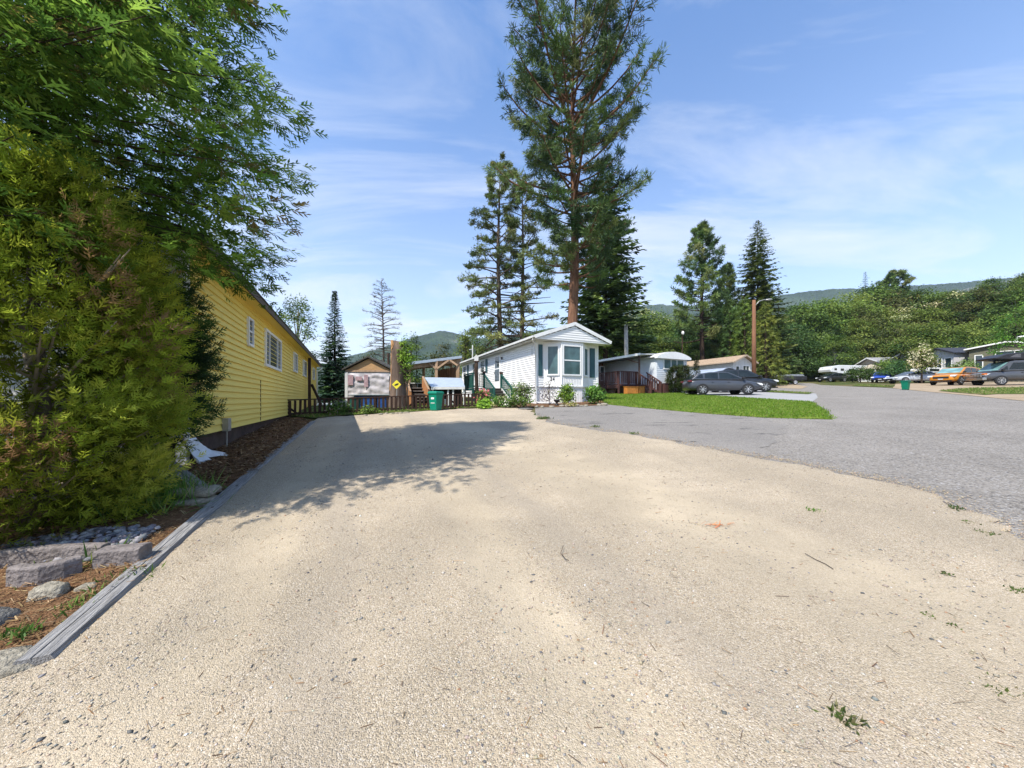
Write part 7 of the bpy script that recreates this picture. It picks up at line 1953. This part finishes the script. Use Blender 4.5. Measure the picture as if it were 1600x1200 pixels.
while len(spill) < 3200:
    i = rng.integers(0, len(bnd) - 1); f = rng.random(); a, b = bnd[i], bnd[i + 1]
    x = a[0] + (b[0] - a[0]) * f + abs(rng.normal(0, 0.16)); y = a[1] + (b[1] - a[1]) * f + abs(rng.normal(0, 0.16))
    if rng.random() > 5.0 / (2 + math.hypot(x, y)): continue
    s = (0.003 + 0.005 * rng.random() ** 2) * (1 + 0.12 * y); spill.append((x, y, gz(x, y) + 0.018 + s * 0.3)); ssz.append(s)
pebbles('loose_grit', spill, ssz, pick_cols(rng, len(spill), [(0.47, 0.37, 0.25), (0.38, 0.31, 0.22), (0.24, 0.22, 0.2)], [0.5, 0.35, 0.15], f=0.95), 'tan grit spilled from the gravel onto the asphalt edge', 'gravel', SM, seed=8, simple=True)
# river stones under the cedar shrub
pts = []; sz = []
while len(pts) < 620:
    x = rng.uniform(-3.9, -2.5); y = rng.uniform(2.33, 2.95)
    if ((x + 3.1) / 0.72) ** 2 + ((y - 2.55) / 0.33) ** 2 > 1 or (x > -2.85 and y < 2.38) or x > -2.06 - 0.46 * (y - 1.47) - 0.22: continue
    s = rng.uniform(0.014, 0.034)
    pts.append((x, y, gz(x, y) + 0.03 + s * 0.3 + rng.random() * 0.015)); sz.append(s)
cols = pick_cols(rng, len(pts), [(0.18, 0.18, 0.19), (0.26, 0.25, 0.26), (0.33, 0.31, 0.32), (0.11, 0.11, 0.12), (0.25, 0.2, 0.2)], [0.3, 0.3, 0.2, 0.12, 0.08], f=1.0)
pebbles('river_stones', pts, sz, cols, 'grey rounded river stones heaped under the yellow green cedar shrub', 'stones', SM, flat=0.65, seed=6)

# bark chips and dry needles
def chips(name, pts, ln, wd, pal, wts, label, cat, seed, mat):
    rng = npr(seed); P = np.array(pts); n = len(P)
    a = rng.uniform(0, 6.28, n); d = unit(np.stack([np.cos(a), np.sin(a), rng.uniform(-0.25, 0.45, n)], 1))
    s = unit(np.cross(d, unit(np.array([0, 0, 1.0]) + rng.normal(0, 0.35, (n, 3)))))
    L_ = ln * rng.uniform(0.4, 1.3, n); Wd = wd * rng.uniform(0.5, 1.3, n)
    V = np.stack([P - s * Wd[:, None] / 2, P + s * Wd[:, None] / 2, P + d * L_[:, None] + s * Wd[:, None] / 2.4, P + d * L_[:, None] - s * Wd[:, None] / 2.4], 1)
    o = quadmesh(name, V, pick_cols(rng, n, pal, wts, 0.25, f=1.0), mat)
    return tag(o, label, cat, None, 'stuff')
DRY = leafmat('dry_litter', 0.05, 0.9, 0.1)
pts = []
mp_ = [(p[0], p[1]) for p in mulch]
while len(pts) < 9000:
    y = 3.6 + 8.4 * rng.random() ** 1.6; x = rng.uniform(-8.4, -3.3)
    if inside(mp_, x, y): pts.append((x, y, gz(x, y) + 0.022 + mulch_disp(x, y, False) + rng.random() * 0.012))
chips('bark_chips', pts, 0.06, 0.014, [(0.12, 0.06, 0.03), (0.2, 0.11, 0.055), (0.33, 0.21, 0.12), (0.07, 0.035, 0.02), (0.45, 0.33, 0.21)], [0.32, 0.3, 0.18, 0.14, 0.06], 'reddish bark chips covering the bed along the yellow house', 'mulch', 61, DRY)
pts = []
bd_ = [(p[0], p[1]) for p in bed]
while len(pts) < 5200:
    x = rng.uniform(-4.2, -2.1); y = rng.uniform(1.2, 4.2)
    if inside(bd_, x, y): pts.append((x, y, gz(x, y) + 0.036 + 0.03 * noise.noise((x * 2, y * 2, 0)) + rng.random() * 0.01))
chips('dry_needles', pts, 0.055, 0.005, [(0.22, 0.13, 0.06), (0.32, 0.21, 0.10), (0.12, 0.07, 0.035), (0.42, 0.31, 0.17)], [0.35, 0.3, 0.2, 0.15], 'brown dry needles and twigs littering the planting bed soil', 'litter', 62, DRY)
pts = []
while len(pts) < 1100:
    y = 0.9 + 7 * rng.random() ** 1.4; x = rng.uniform(-3.5, 2.2)
    if inside(gb_, x, y): pts.append((x, y, gz(x, y) + 0.034 + gravel_disp(x, y, False)))
chips('fallen_needles', pts, 0.05, 0.0028, [(0.22, 0.14, 0.07), (0.32, 0.2, 0.09), (0.12, 0.08, 0.05)], [0.4, 0.3, 0.3], 'fallen brown needles lying on the gravel drive', 'litter', 63, DRY)

# grass: clumps, tufts and lawn nap
def grass(name, pts, h, wd, pal, wts, label, cat, seed, kind='stuff', lean=0.45, parent=None):
    rng = npr(seed); P = np.array(pts); n = len(P)
    d = unit(np.array([0, 0, 1.0]) + rng.normal(0, lean, (n, 3))); d[:, 2] = np.abs(d[:, 2])
    s = unit(np.cross(d, rng.normal(0, 1, (n, 3))))
    V = leaves(P, d, s, h * rng.uniform(0.5, 1.3, n), np.full(n, wd))
    o = quadmesh(name, V, pick_cols(rng, n, pal, wts, 0.2), LEAF, parent)
    if kind: tag(o, label, cat, None, kind)
    else: o['kind'] = 'stuff'
    return o
def clump_pts(cx, cy, r, n, seed, ry=None):
    rng = npr(seed); q = rng.normal(0, 0.5, (n, 2))
    return [(cx + a * r, cy + b * (ry or r), gz(cx + a * r, cy + b * (ry or r)) + 0.02) for a, b in q]
GR = [(0.06, 0.13, 0.02), (0.10, 0.18, 0.03), (0.15, 0.21, 0.05), (0.24, 0.22, 0.09)]
grass('tall_grass', clump_pts(-3.62, 3.42, 0.42, 1500, 1, 0.34), 0.30, 0.008, GR, [0.35, 0.35, 0.2, 0.1], 'uncut tall grass between the cedar shrub and the crossing timber', 'grass', 71, lean=0.5)
for k, (x, y, r, n, h, lb) in enumerate(((-2.78, 2.36, 0.09, 60, 0.14, 'leafy weed growing behind the curved edging block'), (-2.36, 2.12, 0.12, 90, 0.06, 'green weed patch beside the purplish edging block'),
        (-2.33, 1.90, 0.11, 90, 0.055, 'green weed patch by the middle of the split timber'), (-2.37, 1.66, 0.08, 70, 0.06, 'green weed patch next to the long fieldstone'),
        (-2.95, 2.2, 0.16, 90, 0.06, 'dark green weed patch inside the curved edging block'), (2.62, 3.0, 0.05, 40, 0.03, 'grass tuft at the asphalt edge where the gravel ends'))):
    o = empty('weed_tuft', on(x, y, 0.0), 0, lb, 'weed')
    P_ = [(a - x, b - y, c - gz(x, y)) for a, b, c in clump_pts(x, y, r, n, 80 + k)]
    grass('blades', P_, h, 0.012 if h > 0.1 else 0.01, GR, [0.35, 0.4, 0.2, 0.05], None, None, 90 + k, kind=None, parent=o, lean=0.7)
for k, (px, py, r, n, h) in enumerate(((1322, 1138, 0.045, 80, 0.03), (1565, 1095, 0.05, 50, 0.02), (1590, 933, 0.04, 50, 0.02), (1475, 905, 0.03, 26, 0.015), (1490, 990, 0.03, 26, 0.015), (1495, 800, 0.05, 40, 0.025), (1510, 822, 0.04, 30, 0.02), (1540, 840, 0.05, 36, 0.02), (1450, 972, 0.03, 26, 0.015), (930, 669, 0.12, 60, 0.05), (850, 656, 0.2, 150, 0.09), (990, 680, 0.1, 50, 0.05))):
    x, y = gp(px, py); o = empty('grass_tuft', on(x, y, 0.0), 0, 'small dark grass tuft sprouting from the gravel margin by the asphalt', 'grass', 'grass tufts on the gravel margin')
    P_ = [(a - x, b - y, c - gz(x, y) + 0.01) for a, b, c in clump_pts(x, y, r, n, 120 + k)]
    grass('blades', P_, h, 0.007 * (1 + 0.2 * y), [(0.05, 0.085, 0.02), (0.08, 0.12, 0.03), (0.16, 0.15, 0.07)], [0.45, 0.4, 0.15], None, None, 140 + k, kind=None, parent=o, lean=0.9)
pts = []
lw_ = [(p[0], p[1]) for p in lawn]
xs_ = [p[0] for p in lawn]; ys_ = [p[1] for p in lawn]
while len(pts) < 30000:
    x = rng.uniform(min(xs_), max(xs_)); y = min(ys_) + (max(ys_) - min(ys_)) * rng.random() ** 1.3
    if inside(lw_, x, y): pts.append((x, y, gz(x, y) + 0.035))
for i in range(len(lw_)):
    a, b = lw_[i], lw_[(i + 1) % len(lw_)]
    for k in range(int(math.dist(a, b) * 60)):
        f = rng.random(); x = a[0] + (b[0] - a[0]) * f + rng.normal(0, 0.07); y = a[1] + (b[1] - a[1]) * f + rng.normal(0, 0.07); pts.append((x, y, gz(x, y) + 0.005))
grass('lawn_grass', pts[::1], 0.075, 0.022, [(0.09, 0.165, 0.014), (0.12, 0.20, 0.016), (0.16, 0.235, 0.025), (0.2, 0.2, 0.06)], [0.35, 0.4, 0.2, 0.05], 'mown bright green grass of the front lawn', 'grass', 72)
pts = []
for poly, n in ((fstrip, 3200), (rstrip, 2600), (strip, 700), (rstrip2, 900)):
    pl_ = [(p[0], p[1]) for p in poly]; xs_ = [p[0] for p in pl_]; ys_ = [p[1] for p in pl_]; c = 0
    while c < n:
        x = rng.uniform(min(xs_), max(xs_)); y = rng.uniform(min(ys_), max(ys_))
        if inside(pl_, x, y): pts.append((x, y, gz(x, y) + 0.05)); c += 1
grass('verge_grass', pts, 0.09, 0.03, [(0.07, 0.12, 0.02), (0.11, 0.16, 0.025), (0.24, 0.2, 0.09)], [0.4, 0.35, 0.25], 'thin patchy grass on the verges and along the fence', 'grass', 73)
bush(*gp(531, 649.5), 0.45, 0.22, 210, [(0.06, 0.12, 0.02), (0.09, 0.16, 0.03), (0.35, 0.3, 0.25)], [0.5, 0.42, 0.08], 'leafy bush growing through the fence pickets before the shed', leaf=0.10, ncl=36)
bush(*gp(579, 647.8), 0.22, 0.26, 211, GP, [0.4, 0.4, 0.2], 'low green weed at the fence foot before the blue tub', 'plant', 'plant', leaf=0.09, ncl=14, per=25)
# an orange dry leaf spray and two curved twigs on the gravel
x, y = gp(1119, 828)
o = chips('dry_frond', [(x + rng.normal(0, 0.05), y + rng.normal(0, 0.012), gz(x, y) + 0.045) for _ in range(26)], 0.05, 0.006, [(0.5, 0.2, 0.06), (0.42, 0.18, 0.07)], [0.6, 0.4], 'dry orange conifer frond lying on the open gravel', 'frond', 64, DRY)
del o['kind']
for k, (pp, lb) in enumerate((([(1258, 875), (1275, 885), (1290, 892), (1302, 900)], 'thin dark twig lying across the open gravel'), ([(880, 862), (876, 874), (884, 884), (889, 886)], 'thin curved twig on the gravel'))):
    q = [gp(*p) for p in pp]
    o = MB().tube([(a, b, gz(a, b) + 0.042) for a, b in q], 0.0022, 5).build('twig', BARK_DARK); tag(o, lb, 'twig')

# ================================================================== AIR
def haze():
    m = bpy.data.materials.new('haze_air'); m.use_nodes = True; t = m.node_tree; t.nodes.clear()
    out = t.nodes.new('ShaderNodeOutputMaterial'); pv = t.nodes.new('ShaderNodeVolumePrincipled')
    pv.inputs['Color'].default_value = (0.80, 0.88, 1.0, 1); pv.inputs['Density'].default_value = 0.00016; pv.inputs['Anisotropy'].default_value = 0.2
    t.links.new(pv.outputs[0], out.inputs['Volume'])
    o = MB().box(-5200, 5200, -4600, 5200, -60, 430).build('haze', m)
    tag(o, 'thin blue summer haze filling the valley air', 'haze', None, 'stuff')
if HAZE: haze()
